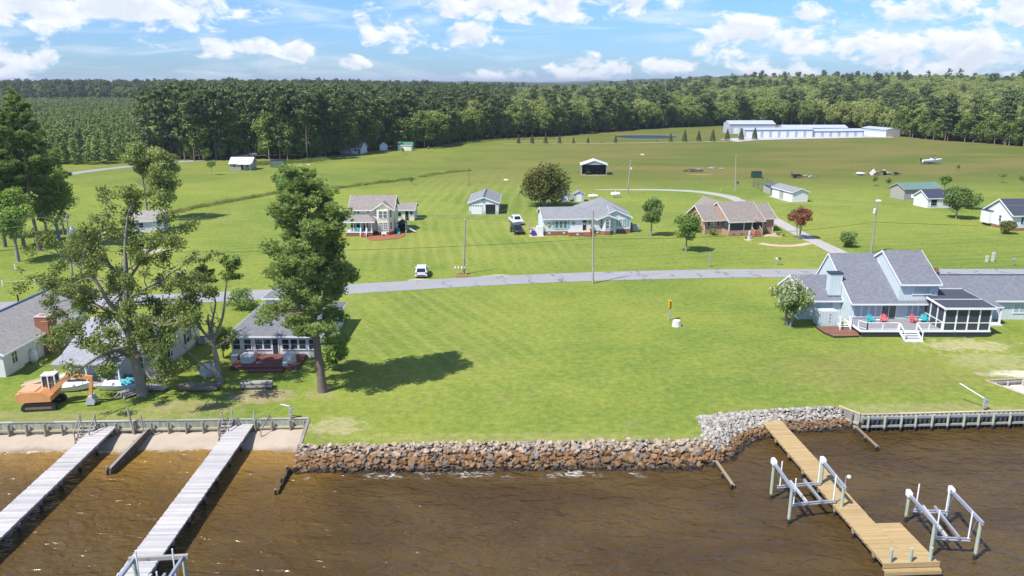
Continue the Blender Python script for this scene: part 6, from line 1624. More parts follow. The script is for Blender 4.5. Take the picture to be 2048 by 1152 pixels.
covered('square load under a pale blue-white tarp beneath the bare-limbed tree', (*G(418, 748), 0), .75, .75, 1.0, 9)
# porch clutter in front of the beige house: skiffs, coolers, a turquoise tarp
def skiff(label, at, rz_, L, W, m_, group=None, name='skiff'):
    t = thing(name, label, 'boat', at, rz_, group); n = 9; v = []
    for i in range(n):
        f = i / (n - 1); x = -L / 2 + L * f; w_ = W / 2 * (1 - max(0, (f - .45) / .55) ** 2.2); w_ = max(w_, .03); rise = .22 * max(0, f - .5) ** 1.5 * 3
        v += [(x, -w_, .62 + rise), (x, -w_ * .72, .12 + rise * .6), (x, w_ * .72, .12 + rise * .6), (x, w_, .62 + rise), (x, w_ * .88, .60 + rise), (x, w_ * .62, .26 + rise * .6), (x, -w_ * .62, .26 + rise * .6), (x, -w_ * .88, .60 + rise)]
    f_ = [(i * 8 + k, (i + 1) * 8 + k, (i + 1) * 8 + (k + 1) % 8, i * 8 + (k + 1) % 8) for i in range(n - 1) for k in range(8)] + [tuple(range(8))]
    MB().add(v, f_).build('hull', m_, t)
    for x_ in (-.28 * L, .02 * L): MB().box(x_ - .14, x_ + .14, -W * .40, W * .40, .44, .5).build('thwart', m_, t)
    return t
hullw = mat('white_hull', (.74, .75, .76), .35, 0, .05, 1.5)
skiff('white skiff lying in front of the beige house porch', (-44.4, 72.6, 0), R(5), 4.2, 1.5, hullw)
skiff('white skiff lying beside the sycamore trunk with a turquoise tarp in it', (-39.4, 73.0, 0), R(-4), 4.4, 1.6, hullw)
t = thing('tarp', 'crumpled turquoise tarp bundled in the white skiff', 'tarp', (-38.6, 73.0, .5))
MB().ball((0, 0, .25), (.9, .55, .42), 12, 7, jit=.28, seed=4).build('cloth', mat('turquoise_tarp', (.06, .36, .40), .6, 0, .2, 4.), t)
for i, (x_, y_, s_) in enumerate(((-46.0, 74.6, .8), (-41.9, 74.8, .7), (-40.7, 75.2, .6))):
    t = thing('cooler', ('large white cooler at the outer corner of the beige house porch', 'white cooler in the middle of the beige house porch', 'small white cooler by the beige house wall')[i], 'cooler', (x_, y_, .16))
    MB().extr([(-.25, 0), (.25, 0), (.3, .45 * s_ / .7), (-.3, .45 * s_ / .7)], 'x', -s_ / 2, s_ / 2).build('tub', white_pl, t); MB().box(-s_ / 2 - .02, s_ / 2 + .02, -.32, .32, .45 * s_ / .7, .55 * s_ / .7).build('lid', white_pl, t)
t = thing('cabinet', 'tan upright cabinet standing right of the sycamore trunk', 'cabinet', (*G(307, 757), 0))
MB().box(-.55, .55, -.4, .4, 0, 1.5).build('body', mat('tan_cabinet', (.50, .43, .33), .7), t); MB().box(-.5, -.02, -.42, -.4, .06, 1.44).box(.02, .5, -.42, -.4, .06, 1.44).build('door', MATS['tan_cabinet'], t)

# ---- field clutter far back
def dumpster(label, u, v, w_, h, m_):
    t = thing('dumpster', label, 'dumpster', (*G(u, v), 0))
    MB().box(-w_ / 2, w_ / 2, 0, 1.8, .1, h).build('bin', m_, t); MB().extr([(-.05, h + .02), (1.85, h + .25), (1.85, h + .32), (-.05, h + .09)], 'x', -w_ / 2 - .04, w_ / 2 + .04).build('lid', tyre_m, t)
    for x_ in (-w_ / 2 + .2, 0, w_ / 2 - .2): MB().box(x_ - .05, x_ + .05, -.06, 0, .1, h).build('rib', m_, t)
dumpster('dark green box standing alone in the field behind the brick ranch', 1514, 356, 3.0, 1.75, mat('dumpster_green', (.02, .07, .05), .6))
dumpster('grey-green open crate at the pine edge near the little cabin', 555, 335, 5.0, 2.4, mat('crate_green', (.10, .15, .12), .7))
t = thing('utility_trailer', 'dark utility trailer with a mesh gate in the field', 'trailer', (*G(1592, 356), 0))
MB().box(-1.5, 1.5, -.8, .8, .55, .7).box(-1.5, 1.5, -.85, -.8, .7, 1.15).box(-1.5, 1.5, .8, .85, .7, 1.15).build('bed', steel_d, t); MB().box(-1.55, -1.5, -.8, .8, .7, 2.0).build('gate', chain, t); MB().beam((1.5, 0, .6), (2.6, 0, .5), .1, .1).build('drawbar', steel_d, t)
for sg in (-1, 1): wheel(t, (0, sg * .95, .36), .36, .22, R(90))
def heap(name, label, u, v, rx, ry, h, cols, n, seed, cat='heap', planks=True):
    t = thing(name, label, cat, (*G(u, v), 0)); rg = random.Random(seed)
    for k in range(n):
        a = rg.uniform(0, 6.28); r_ = rg.random() ** .6; x_, y_ = rx * r_ * math.cos(a), ry * r_ * math.sin(a); z_ = h * max(.05, 1 - r_) * rg.uniform(.2, 1)
        m_ = cols[k % len(cols)]
        if planks and rg.random() < .6:
            q = rg.uniform(-.6, .6); L = rg.uniform(.8, 2.2); MB().beam((x_ - L / 2 * math.cos(q), y_ - L / 2 * math.sin(q), z_ + .1), (x_ + L / 2 * math.cos(q), y_ + L / 2 * math.sin(q), z_ + rg.uniform(0, .5)), rg.uniform(.1, .35), .12).build('piece', m_, t)
        else: MB().ball((x_, y_, z_ + .1), (rg.uniform(.3, .7), rg.uniform(.3, .6), rg.uniform(.2, .5)), 7, 5, jit=.25, seed=k).build('lump', m_, t)
    return t
br_d = mat('brown_debris', (.13, .075, .045), .95, 0, .3, 2.); gr_d = mat('grey_debris', (.33, .32, .31), .9, 0, .3, 2.); bl_d = mat('black_debris', (.03, .03, .032), .8, 0, .3, 2.)
heap('junk_heap', 'low heap of pale scrap beside the dark utility trailer', 1616, 354, 2.4, 1.2, .9, [bl_d, gr_d, gr_d], 14, 2)
heap('brush_heap', 'reddish brown brush heap lying in the field', 1386, 343, 3.6, 3.2, 1.1, [br_d, br_d, MATS['bank_soil']], 22, 3)
heap('timber_heap', 'scatter of grey boards beside the reddish brush heap', 1416, 338, 5.5, 2.6, .5, [gr_d, gr_d], 14, 5)
heap('scrap_heap', 'long dark scrap heap with a pale sheet at its end in the field', 1769, 350, 6.0, 1.6, 1.9, [bl_d, bl_d, br_d, gr_d], 34, 7)
t = thing('metal_sheet', 'pale sheet leaning on the end of the long dark scrap heap', 'sheet', (*G(1747, 350.5), 0)); MB().beam((-1, 0, .1), (.6, .6, 1.5), 1.6, .06, up=(0, 1, 0)).build('sheet', white_pl, t)
t = thing('jet_ski', 'jet ski on a small trailer left of the long dark scrap heap', 'jet ski', (*G(1721, 351), 0), R(160))
MB().ball((0, 0, .75), (1.5, .55, .38), 12, 6).build('hull', hullw, t, smooth=True); MB().box(-1.0, .3, -.22, .22, 1.0, 1.2).build('seat', bl_d, t); MB().beam((-1.2, 0, .3), (2.4, 0, .3), .12, .1).build('trailer_frame', galv, t)
for sg in (-1, 1): wheel(t, (-.3, sg * .75, .28), .28, .18, R(90))
def motor_boat(label, at, rz_, L, W, top=True, zk=.55):
    t = thing('motor_boat', label, 'boat', at, rz_); n = 11; v = []
    for i in range(n):
        f = i / (n - 1); x = -L / 2 + L * f; w_ = max(.03, W / 2 * (1 - max(0, (f - .4) / .6) ** 2.4)); sh_ = .55 * f * f; kz = zk + max(0, f - .6) * 1.6
        v += [(x, -w_, zk + .95 + sh_), (x, -w_ * .82, zk + .35 + max(0, f - .6) * .9), (x, 0, kz), (x, w_ * .82, zk + .35 + max(0, f - .6) * .9), (x, w_, zk + .95 + sh_), (x, w_ * .8, zk + .9 + sh_), (x, w_ * .8, zk + .7 + sh_ * .8), (x, -w_ * .8, zk + .7 + sh_ * .8), (x, -w_ * .8, zk + .9 + sh_)]
    MB().add(v, [(i * 9 + k, (i + 1) * 9 + k, (i + 1) * 9 + (k + 1) % 9, i * 9 + (k + 1) % 9) for i in range(n - 1) for k in range(9)] + [tuple(range(9))]).build('hull', hullw, t)
    MB().box(-.5, .5, -.4, .4, zk + .7, zk + 1.6).build('console', hullw, t); MB().beam((.35, 0, zk + 1.6), (.15, 0, zk + 2.0), .7, .04, up=(1, 0, 0)).build('windscreen', glass, t)
    if top:
        for x_ in (-.5, .6):
            for y_ in (-.7, .7): MB().tube([(x_, y_, zk + .8), (x_, y_ * .9, zk + 2.7)], .03, 6).build('top_post', galv, t)
        MB().box(-.8, .9, -.85, .85, zk + 2.7, zk + 2.78).build('canopy', mat('navy_canvas', (.04, .06, .10), .8), t)
    MB().box(-L / 2 - .55, -L / 2 - .05, -.25, .25, zk + .5, zk + 1.6).box(-L / 2 - .4, -L / 2 - .2, -.12, .12, zk - .2, zk + .5).build('outboard', bl_d, t)
    MB().box(-L * .35, L * .35, -.5, -.4, .35, .5).box(-L * .35, L * .35, .4, .5, .35, .5).beam((L * .35, 0, .42), (L * .62, 0, .42), .12, .12).build('trailer_frame', galv, t)
    for sg in (-1, 1): wheel(t, (-.5, sg * .85, .33), .33, .2, R(90))
    return t
motor_boat('white centre-console motor boat on a trailer alone in the field', (*G(1863, 328), 0), R(6), 8.2, 2.5)
motor_boat('white boat with a dark engine behind the weathered barn', (*G(1802, 393), 0), R(4), 5.0, 2.0, top=False)
motor_boat('teal and white boat parked between the barn and the white shed', (*G(1842, 405), 0), R(172), 5.2, 2.1, top=False)
heap('yard_junk', 'dark yard clutter leaning on the white shed with the navy roof', 1868, 414, 1.6, .7, 1.3, [bl_d, gr_d, MATS['navy_shutter']], 12, 9)
t = thing('power_meter_post', 'short post with a dark meter box behind the brick ranch', 'post', (*G(1474, 383), 0)); MB().box(-.07, .07, -.07, .07, 0, 2.6).build('post', cap_tan, t); MB().box(-.3, .3, -.2, .0, 2.2, 2.9).build('meter_box', mat('dark_meter', (.06, .08, .11), .5), t)
t = thing('water_tank', 'white upright water tank beside the western pines', 'tank', (*G(146, 471), 0)); MB().lathe([(0, 0), (.55, 0), (.55, 1.5), (.3, 1.75), (0, 1.75)], n=14).build('shell', MATS['tank_white'], t, smooth=True); MB().lathe([(.2, 1.75), (.2, 1.85), (0, 1.85)], n=10).build('lid', MATS['tank_white'], t)
for lab, u, v in (('small pale spigot cover in the mown strip behind the garage', 1012, 361), ('white tank lid in the field beyond the garage', 617, 331), ('pale lid in the field beyond the metal carport', 1285, 310), ('pale object lying in the grass left of the round east tree', 1757, 403)):
    tag(MB().ball((0, 0, .15), (.8, .5, .35), 9, 5, jit=.1).build('tank_lid', MATS['pale_concrete']), lab, 'lid').location = (*G(u, v), 0)
t = thing('field_post', 'thin dark post standing in the mown strip behind the garage', 'post', (*G(938, 369), 0)); MB().tube([(0, 0, 0), (0, 0, 5.2)], .06, 6).build('shaft', mat('dark_post', (.06, .10, .06), .7), t); MB().lathe([(0, 0), (.5, 0), (.4, .1), (0, .1)], n=10).build('foot', MATS['dark_post'], t)
tag(MB().tube([(-1, 0, .12), (1, 0, .12)], .12, 8).build('drain_pipe', bl_d), 'dark drain pipe lying in the lawn left of the tall pine', 'pipe').location = (*G(438, 509), 0)
# ============================================================ vegetation
def np_mesh(name, V, F, tone, m_):
    """V (n,3); F (k,3|4) int; tone per face"""
    me = bpy.data.meshes.new(name); k, c = F.shape
    me.vertices.add(len(V)); me.vertices.foreach_set('co', np.ascontiguousarray(V, dtype=np.float32).ravel())
    me.loops.add(k * c); me.loops.foreach_set('vertex_index', np.ascontiguousarray(F, dtype=np.int32).ravel())
    me.polygons.add(k); me.polygons.foreach_set('loop_start', np.arange(0, k * c, c, dtype=np.int32))
    at = me.attributes.new('tone', 'FLOAT', 'FACE'); at.data.foreach_set('value', np.clip(tone, 0, 1).astype(np.float32))
    me.materials.append(m_); me.update(calc_edges=True)
    return me
def unit(a): return a / np.maximum(np.linalg.norm(a, axis=-1, keepdims=True), 1e-9)
def leaves(rs, C, size, tone, out=None, flat=.35):
    """one rhombic leaf per centre, facing mostly outward and up"""
    n = len(C); nr = rs.normal(size=(n, 3))
    if out is not None: nr = nr * .75 + unit(out) * .8
    nr[:, 2] += flat; nr = unit(nr)
    a = unit(np.cross(nr, rs.normal(size=(n, 3)))); b = np.cross(nr, a)
    s_ = (size * rs.uniform(.65, 1.35, n))[:, None]
    V = np.stack([C + a * s_, C + b * s_ * .58, C - a * s_, C - b * s_ * .58], 1).reshape(-1, 3)
    return V, np.arange(4 * n).reshape(-1, 4), tone
def tufts(rs, C, L, tone, k=8, w_=.05, up=.55):
    """needle tufts: k slim blades fanning from each centre"""
    n = len(C); d = rs.normal(size=(n, k, 3)); d[..., 2] = np.abs(d[..., 2]) * .9 + up * .4; d = unit(d)
    p = unit(np.cross(d, rs.normal(size=(n, k, 3)))) * w_; l_ = (L * rs.uniform(.7, 1.25, (n, k)))[..., None]; c_ = C[:, None, :]
    V = np.stack([c_ + p, c_ - p, c_ + d * l_], 2).reshape(-1, 3)
    return V, np.arange(3 * n * k).reshape(-1, 3), np.repeat(tone, k)
def blob_points(rs, blobs, n, shell=.55):
    """points spread over ellipsoid clumps (cx, cy, cz, rx, ry, rz, tone)"""
    B = np.array(blobs, float); wgt = (B[:, 3] * B[:, 4] + B[:, 3] * B[:, 5]); wgt /= wgt.sum()
    i = rs.choice(len(B), n, p=wgt); d = unit(rs.normal(size=(n, 3))); r_ = rs.random(n) ** (shell * .6)
    off = d * r_[:, None] * B[i, 3:6]
    return B[i, :3] + off, d, B[i, 6]
def tubes_mesh(tubes, name, m_):
    mb = MB()
    for pts, rad in tubes: mb.tube(pts, rad, 7 if rad[0] > .12 else 5, cap=False)
    return mb.mesh(name, m_, True)
def wander(rg, p, d, L, n, wob=.18, lift=.05):
    p, d = Vector(p), Vector(d).normalized(); pts = [p.copy()]
    for i in range(n):
        d = (d + Vector((rg.gauss(0, wob), rg.gauss(0, wob), rg.gauss(0, wob * .7) + lift))).normalized(); p = p + d * (L / n); pts.append(p.copy())
    return pts
def ramify(rg, p, d, L, r_, depth, tubes, tips, wob=.18, lift=.06, spread=(.45, .95), kids=(2, 4), shrink=.62):
    n = 5; pts = wander(rg, p, d, L, n, wob, lift); rad = [r_ * (1 - .62 * i / n) for i in range(n + 1)]
    tubes.append((pts, rad)); tips.append((pts[-1], depth, L))
    if depth <= 0:
        tips.append((pts[3], depth, L)); return
    for k in range(rg.randint(*kids)):
        i = rg.randint(2, n); q = (pts[i] - pts[i - 1]).normalized()
        ax = q.cross(Vector((rg.gauss(0, 1), rg.gauss(0, 1), rg.gauss(0, 1)))).normalized(); a = rg.uniform(*spread)
        nd = Matrix.Rotation(a, 3, ax) @ q
        ramify(rg, pts[i], nd, L * shrink * rg.uniform(.75, 1.15), rad[i] * .72, depth - 1, tubes, tips, wob, lift, spread, kids, shrink)
bark_grey = mat('grey_bark', (.26, .24, .21), .95, 0, .25, 1.5, bump=.7, bscale=8)
bark_pine = mat('pine_bark', (.175, .13, .105), .95, 0, .3, 2.2, bump=.9, bscale=7)
bark_pale = mat('pale_bark', (.25, .225, .19), .9, 0, .3, 1.2, bump=.5, bscale=6)
L_SYC = leafmat('sycamore_leaves', (.055, .080, .022, 1), (.165, .190, .062, 1), (.26, .22, .07, 1))
L_MID = leafmat('green_leaves', (.045, .080, .018, 1), (.135, .185, .045, 1))
L_DARK = leafmat('dark_olive_leaves', (.036, .044, .012, 1), (.108, .108, .030, 1))
L_RED = leafmat('russet_leaves', (.060, .036, .020, 1), (.165, .062, .036, 1))
L_YEL = leafmat('yellow_leaves', (.16, .18, .02, 1), (.52, .42, .02, 1))
L_LIME = leafmat('lime_leaves', (.10, .14, .02, 1), (.26, .28, .05, 1))
L_CRAPE = leafmat('crape_leaves', (.045, .078, .020, 1), (.13, .17, .05, 1))
L_BLOOM = leafmat('white_blossoms', (.22, .215, .165, 1), (.31, .30, .25, 1), trans=.1)
L_PINE = leafmat('pine_needles', (.048, .078, .024, 1), (.162, .206, .066, 1), trans=.3)
L_FPINE = leafmat('forest_needles', (.026, .044, .018, 1), (.080, .100, .034, 1), trans=.2)
L_FBROAD = leafmat('forest_leaves', (.040, .062, .016, 1), (.120, .150, .036, 1), trans=.25)
L_FLIGHT = leafmat('forest_pale_leaves', (.078, .100, .030, 1), (.190, .200, .070, 1), trans=.3)
L_YOUNG = leafmat('young_pine_needles', (.050, .080, .022, 1), (.140, .175, .050, 1), trans=.15)
L_GRASS = leafmat('tall_grass_blades', (.07, .09, .025, 1), (.16, .165, .055, 1))

def tree(name, label, cat, at, trunk_me, crown_me, rz_=0., sc=1., group=None, extra=None):
    t = thing(name, label, cat, (*at, 0) if len(at) == 2 else at, rz_, group); t.scale = (sc, sc, sc)
    inst('trunk', trunk_me, t, (0, 0, 0)); inst('crown', crown_me, t, (0, 0, 0))
    if extra: inst(extra[0], extra[1], t, (0, 0, 0))
    return t

# ---- generic round broadleaf: limbs then clumps of leaves at their ends
def broadleaf(seed, h, w_, trunk_h, nleaf, size, lm, bark=bark_grey, r_=None, stems=1, squash=.9, clumps=26, bare=.0, bottom=None, blossoms=None, hole=0.):
    rg = random.Random(seed); rs = np.random.RandomState(seed); tubes, tips = [], []
    r_ = r_ or h * .022
    for s_ in range(stems):
        a = 6.28 * s_ / stems + rg.random(); top = Vector((math.cos(a), math.sin(a), 0)) * (w_ * .12 if stems > 1 else .0)
        foot = Vector((math.cos(a), math.sin(a), 0)) * (.25 if stems > 1 else 0)
        pts = [foot + Vector((0, 0, -.1)), foot + Vector((0, 0, trunk_h * .5)) + top * .3, Vector((0, 0, trunk_h)) + top, Vector((rg.gauss(0, .2), rg.gauss(0, .2), h * .72)) + top]
        tubes.append((pts, [r_ * 1.25, r_, r_ * .8, r_ * .3]))
        for k in range(max(3, 7 // stems)):
            b_ = 6.28 * (k + rg.random()) / max(3, 7 // stems); el_ = rg.uniform(.35, 1.1); z0 = rg.uniform(trunk_h * .8, h * .6)
            ramify(rg, Vector((0, 0, z0)) + top * min(1, z0 / trunk_h), (math.cos(b_) * math.cos(el_), math.sin(b_) * math.cos(el_), math.sin(el_)), w_ * .30, r_ * .42, 1, tubes, tips)
    zc = (bottom if bottom is not None else trunk_h); H_ = h - zc; blobs = []
    for k in range(clumps):
        d = Vector((rg.gauss(0, 1), rg.gauss(0, 1), rg.gauss(0, 1))).normalized(); f = rg.uniform(.45, .86)
        q = .5 + .5 * d.z; wz = 1. if q > .25 else .8
        cr = w_ * rg.uniform(.12, .22)
        blobs.append((d.x * f * (w_ / 2 - cr * .3) * wz, d.y * f * (w_ / 2 - cr * .3) * wz, zc + H_ * (.5 + .5 * d.z * f * squash) , cr, cr, cr * .78, rg.uniform(-.16, .2)))
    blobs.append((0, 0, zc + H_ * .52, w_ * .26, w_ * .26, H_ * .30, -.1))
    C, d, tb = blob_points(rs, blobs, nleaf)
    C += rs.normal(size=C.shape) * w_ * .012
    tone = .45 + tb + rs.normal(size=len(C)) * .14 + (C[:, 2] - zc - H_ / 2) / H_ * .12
    V, F, T = leaves(rs, C, size, tone, d)
    crown = np_mesh('crown', V, F, T, lm); ex = None
    if blossoms:
        up = C[(d[:, 2] > -.1) & (np.linalg.norm(C[:, :2], axis=1) + .5 * (C[:, 2] - zc) > w_ * .33)]; pick = up[rs.choice(len(up), blossoms // 12)]
        Q = (pick[:, None, :] + rs.normal(size=(len(pick), 12, 3)) * [.10, .10, .17]).reshape(-1, 3) + [0, 0, .12]
        V, F, T = leaves(rs, Q, .09, rs.random(len(Q))); ex = ('blossoms', np_mesh('blossoms', V, F, T, L_BLOOM))
    return tubes_mesh(tubes, 'trunk', bark), crown, ex

# ---- pine: whorls of boughs carrying needle pads
def pine(seed, h, crown_from, rad_fn, nb, ntuft, L, lm, bark=bark_pine, r_=.4, k=8, w_=.05, pads=4, lean=(0, 0), quad=None, stubs=6, puff=1., thick=(.42, .7), rise=(-.12, .35)):
    rg = random.Random(seed); rs = np.random.RandomState(seed); tubes = []; blobs = []
    axis = lambda z: Vector((lean[0] * z / h + .12 * math.sin(z * .35 + seed), lean[1] * z / h + .1 * math.cos(z * .3), z))
    n = 9; tubes.append(([axis(h * i / n * .985) - Vector((0, 0, .2 if i == 0 else 0)) for i in range(n + 1)], [max(.03, r_ * (1.25 if i == 0 else 1.0) * (1 - .86 * i / n)) for i in range(n + 1)]))
    for b_ in range(nb):
        f = ((b_ + rg.random()) / nb) ** .92; z = crown_from + (h - crown_from) * f; R_ = rad_fn(f) * rg.uniform(.55, 1.08); a = b_ * 2.399 + rg.uniform(-.5, .5)
        d = Vector((math.cos(a), math.sin(a), rg.uniform(*rise) + .45 * f)).normalized(); p0 = axis(z)
        pts = wander(rg, p0, d, R_ * .92, 4, .12, .03); tubes.append((pts, [max(.025, r_ * .24 * (1 - f * .6) * (1 - .75 * i / 4)) for i in range(5)]))
        for q in range(pads):
            g_ = .40 + .64 * (q + rg.random() * .8) / pads; i = min(3, int(g_ * 4)); p = pts[i].lerp(pts[i + 1], min(1, g_ * 4 - i)) if g_ < 1 else pts[-1]
            s_ = (R_ * rg.uniform(.16, .26) + .32) * puff; sd = Vector((-d.y, d.x, 0)) * rg.uniform(-1, 1) * R_ * .26
            blobs.append((p.x + sd.x, p.y + sd.y, p.z + rg.uniform(.05, .45), s_, s_, s_ * rg.uniform(*thick), rg.uniform(-.16, .16)))
    t_ = axis(h); blobs.append((t_.x, t_.y, t_.z - .3, .9, .9, .8, .1))
    for s_ in range(stubs):
        z = rg.uniform(crown_from * .45, crown_from); a = rg.random() * 6.28; p0 = axis(z); tubes.append((wander(rg, p0, (math.cos(a), math.sin(a), -.05), rg.uniform(.5, 1.5), 3), [.05, .04, .03, .015]))
    C, d, tb = blob_points(rs, blobs, ntuft, .8)
    tone = .46 + tb + rs.normal(size=len(C)) * .13 + .22 * d[:, 2]  # upper sides of the needle pads are painted lighter, as if lit from above
    if quad: V, F, T = leaves(rs, C, quad, tone, d, .5)
    else: V, F, T = tufts(rs, C, L, tone, k, w_)
    return tubes_mesh(tubes, 'trunk', bark), np_mesh('crown', V, F, T, lm)

# ---- the tall pine on the lawn
def hero_rad(f): return (3.4, 4.4, 5.4, 5.8, 5.7, 5.0, 4.3, 4.0, 3.6, 2.4)[min(9, int(f * 10))]
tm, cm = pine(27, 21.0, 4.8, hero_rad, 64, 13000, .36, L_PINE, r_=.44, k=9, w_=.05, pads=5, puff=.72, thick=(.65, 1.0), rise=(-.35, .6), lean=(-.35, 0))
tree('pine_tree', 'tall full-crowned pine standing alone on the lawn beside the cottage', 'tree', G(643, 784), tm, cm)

# ---- the big sycamore: limbs laid out by hand, twigs grown on them
rg = random.Random(5); rs = np.random.RandomState(5); tubes, tips = [], []
def limb(pts, r0, r1, depth=2, every=1, L=2.6, wob=.2, kids=(2, 3)):
    pts = [Vector(p) for p in pts]; n = len(pts); fine = []
    for i in range(n - 1):
        for k in range(3):
            t_ = k / 3; p0, p1, p2, p3 = pts[max(i - 1, 0)], pts[i], pts[i + 1], pts[min(i + 2, n - 1)]
            fine.append(.5 * (2 * p1 + (p2 - p0) * t_ + (2 * p0 - 5 * p1 + 4 * p2 - p3) * t_ ** 2 + (3 * p1 - p0 - 3 * p2 + p3) * t_ ** 3))
    fine.append(pts[-1]); m_ = len(fine)
    tubes.append((fine, [r0 + (r1 - r0) * i / (m_ - 1) for i in range(m_)]))
    for i in range(max(2, m_ // 4), m_, every):
        d = (fine[min(i + 1, m_ - 1)] - fine[i - 1]).normalized(); ax = d.cross(Vector((rg.gauss(0, 1), rg.gauss(0, 1), rg.gauss(0, 1)))).normalized()
        ramify(rg, fine[i], Matrix.Rotation(rg.uniform(.5, 1.1), 3, ax) @ d, L * rg.uniform(.6, 1.1), (r0 + (r1 - r0) * i / (m_ - 1)) * .5, depth - 1, tubes, tips, wob, .06, kids=kids)
    ramify(rg, fine[-1], (fine[-1] - fine[-3]), L, r1, depth - 1, tubes, tips, wob, .06)
limb([(0, 0, -.2), (-.15, 0, 2.0), (-.45, .1, 4.6), (-.5, .2, 7.2), (-.45, .3, 9.8), (-.2, .3, 12.6), (.1, .2, 15.2), (.6, .3, 17.8)], .56, .08, 2, 2)
limb([(-.4, .1, 4.2), (-1.8, -.6, 5.2), (-3.2, -1.4, 5.9), (-4.4, -2.0, 6.2)], .24, .06, L=2.0)
limb([(-.45, .1, 5.2), (-1.6, .8, 7.2), (-3.4, 1.2, 8.6), (-5.6, 1.4, 9.2), (-7.8, 1.0, 10.2)], .28, .06)
limb([(-.5, .2, 7.6), (-1.6, -.8, 9.6), (-2.2, -1.2, 11.6), (-3.4, -1.6, 13.4), (-5.0, -2.0, 14.6)], .24, .06)
limb([(-.45, .3, 9.6), (1.0, .2, 10.6), (2.8, .2, 11.6), (4.8, .3, 12.8)], .22, .06)
limb([(-.4, .2, 10.2), (-1.0, .4, 12.0), (-2.2, .8, 13.6), (-2.4, 1.0, 16.0), (-1.8, 1.1, 17.8)], .2, .06)
limb([(-.3, .1, 3.8), (1.0, -1.0, 4.8), (2.6, -2.2, 5.6), (4.0, -3.6, 5.8)], .26, .07)
limb([(-.45, .2, 6.2), (.8, 1.4, 7.4), (2.4, 2.6, 8.0), (4.2, 3.4, 8.6)], .24, .06)
limb([(-.5, .2, 8.6), (.6, -1.2, 9.0), (2.4, -2.4, 8.6), (4.2, -3.2, 8.2)], .2, .06)
limb([(-.3, .3, 11.4), (.8, .8, 13.0), (2.2, 1.2, 14.8), (3.4, 1.4, 16.2)], .17, .05)
limb([(-.45, .1, 4.8), (-1.4, -2.0, 5.4), (-2.4, -4.0, 5.0), (-3.2, -5.6, 4.4)], .24, .06)
limb([(-.4, .2, 8.0), (-2.0, 2.0, 9.4), (-4.0, 3.2, 10.8), (-6.0, 3.6, 12.4)], .2, .05)
blobs = []
for p, dp, L in tips:
    if rg.random() < .20 or (p.z < 5.6 and p.x < -2.4): continue
    s_ = rg.uniform(.5, 1.0); blobs.append((p.x, p.y, p.z - .1, s_, s_, s_ * .72, rg.uniform(-.2, .2)))
    if p.z < 9 and p.x > -3 and rg.random() < .45: blobs.append((p.x + rg.uniform(-.5, .5), p.y + rg.uniform(-.5, .5), p.z - rg.uniform(.5, 1.3), .38, .38, .55, rg.uniform(-.1, .25)))
C, d, tb = blob_points(rs, blobs, 46000, .95); tone = .46 + tb + rs.normal(size=len(C)) * .17
V, F, T = leaves(rs, C, .125, tone, d, .2)
tree('sycamore_tree', 'big grey-limbed sycamore with thin yellowing leaves above the beach', 'tree', G(286, 790), tubes_mesh(tubes, 'trunk', bark_pale), np_mesh('crown', V, F, T, L_SYC))

# ---- the bare-limbed tree beside it
rg = random.Random(12); rs = np.random.RandomState(12); tubes, tips = [], []
limb([(0, 0, -.2), (-.05, 0, 1.6), (-.2, 0, 3.4), (-.45, .1, 4.8)], .34, .2, 1, 9)
limb([(-.4, .1, 4.4), (.3, 0, 5.8), (1.0, -.1, 7.4), (1.3, .2, 9.4), (1.6, .3, 11.0)], .2, .05, 3, 2, 1.5, .26)
limb([(-.45, .1, 4.6), (-1.4, .2, 5.8), (-2.0, .4, 7.4), (-2.2, .2, 9.2)], .17, .05, 3, 2, 1.5, .28)
limb([(-.3, .05, 3.9), (.9, -.4, 4.6), (2.0, -.6, 5.6), (2.9, -.6, 6.0)], .13, .04, 3, 2, 1.3, .28)
limb([(-.45, .1, 4.8), (-.4, .6, 6.6), (.0, .9, 8.4), (-.3, 1.0, 10.2)], .15, .04, 3, 2, 1.4, .28)
limb([(.1, 0, .2), (-.9, -.3, 1.6), (-2.0, -.5, 2.9), (-3.1, -.6, 4.3)], .13, .04, 2, 3, 1.2, .25)
top = [t_ for t_ in tips if t_[0].z > 10.7 or rg.random() < .012]; blobs = [(p.x, p.y, p.z, .5, .5, .34, rg.uniform(-.15, .15)) for p, _, _ in top]
blobs += [(-.9 + .9 * rg.random(), .6, 4.0 + 2.6 * rg.random(), .6, .6, .7, -.2) for _ in range(5)]
C, d, tb = blob_points(rs, blobs, 2800, .9)
V, F, T = leaves(rs, C, .13, .32 + tb + rs.normal(size=len(C)) * .15, d)
tree('half_dead_tree', 'half-dead tree with bare pale branches between the sycamore and the cottage', 'tree', G(441, 768), tubes_mesh(tubes, 'trunk', bark_pale), np_mesh('crown', V, F, T, L_MID))

# ---- single garden trees
def plant(kind, label, at, *a, name='tree', rz_=0., **k):
    tmesh, cmesh, ex = broadleaf(*a, **k); return tree(name, label, kind, at, tmesh, cmesh, rz_, extra=ex)
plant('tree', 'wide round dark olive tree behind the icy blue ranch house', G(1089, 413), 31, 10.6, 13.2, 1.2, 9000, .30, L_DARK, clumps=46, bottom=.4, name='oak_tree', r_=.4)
plant('tree', 'slim green tree on the lawn between the icy blue and brick houses', G(1302, 472), 32, 8.3, 5.2, 1.7, 3600, .19, L_CRAPE, clumps=22, name='maple_tree')
plant('tree', 'small round tree with yellowing top on the lawn left of the brick porch', G(1372, 503), 33, 7.3, 6.2, 1.9, 4000, .20, L_MID, clumps=22, name='maple_tree')
plant('tree', 'crape myrtle with russet leaves beside the gravel drive', G(1597, 478), 34, 6.7, 5.0, 2.4, 3400, .17, L_RED, bark=bark_pale, stems=3, clumps=18, bottom=2.4, name='crape_myrtle', r_=.10)
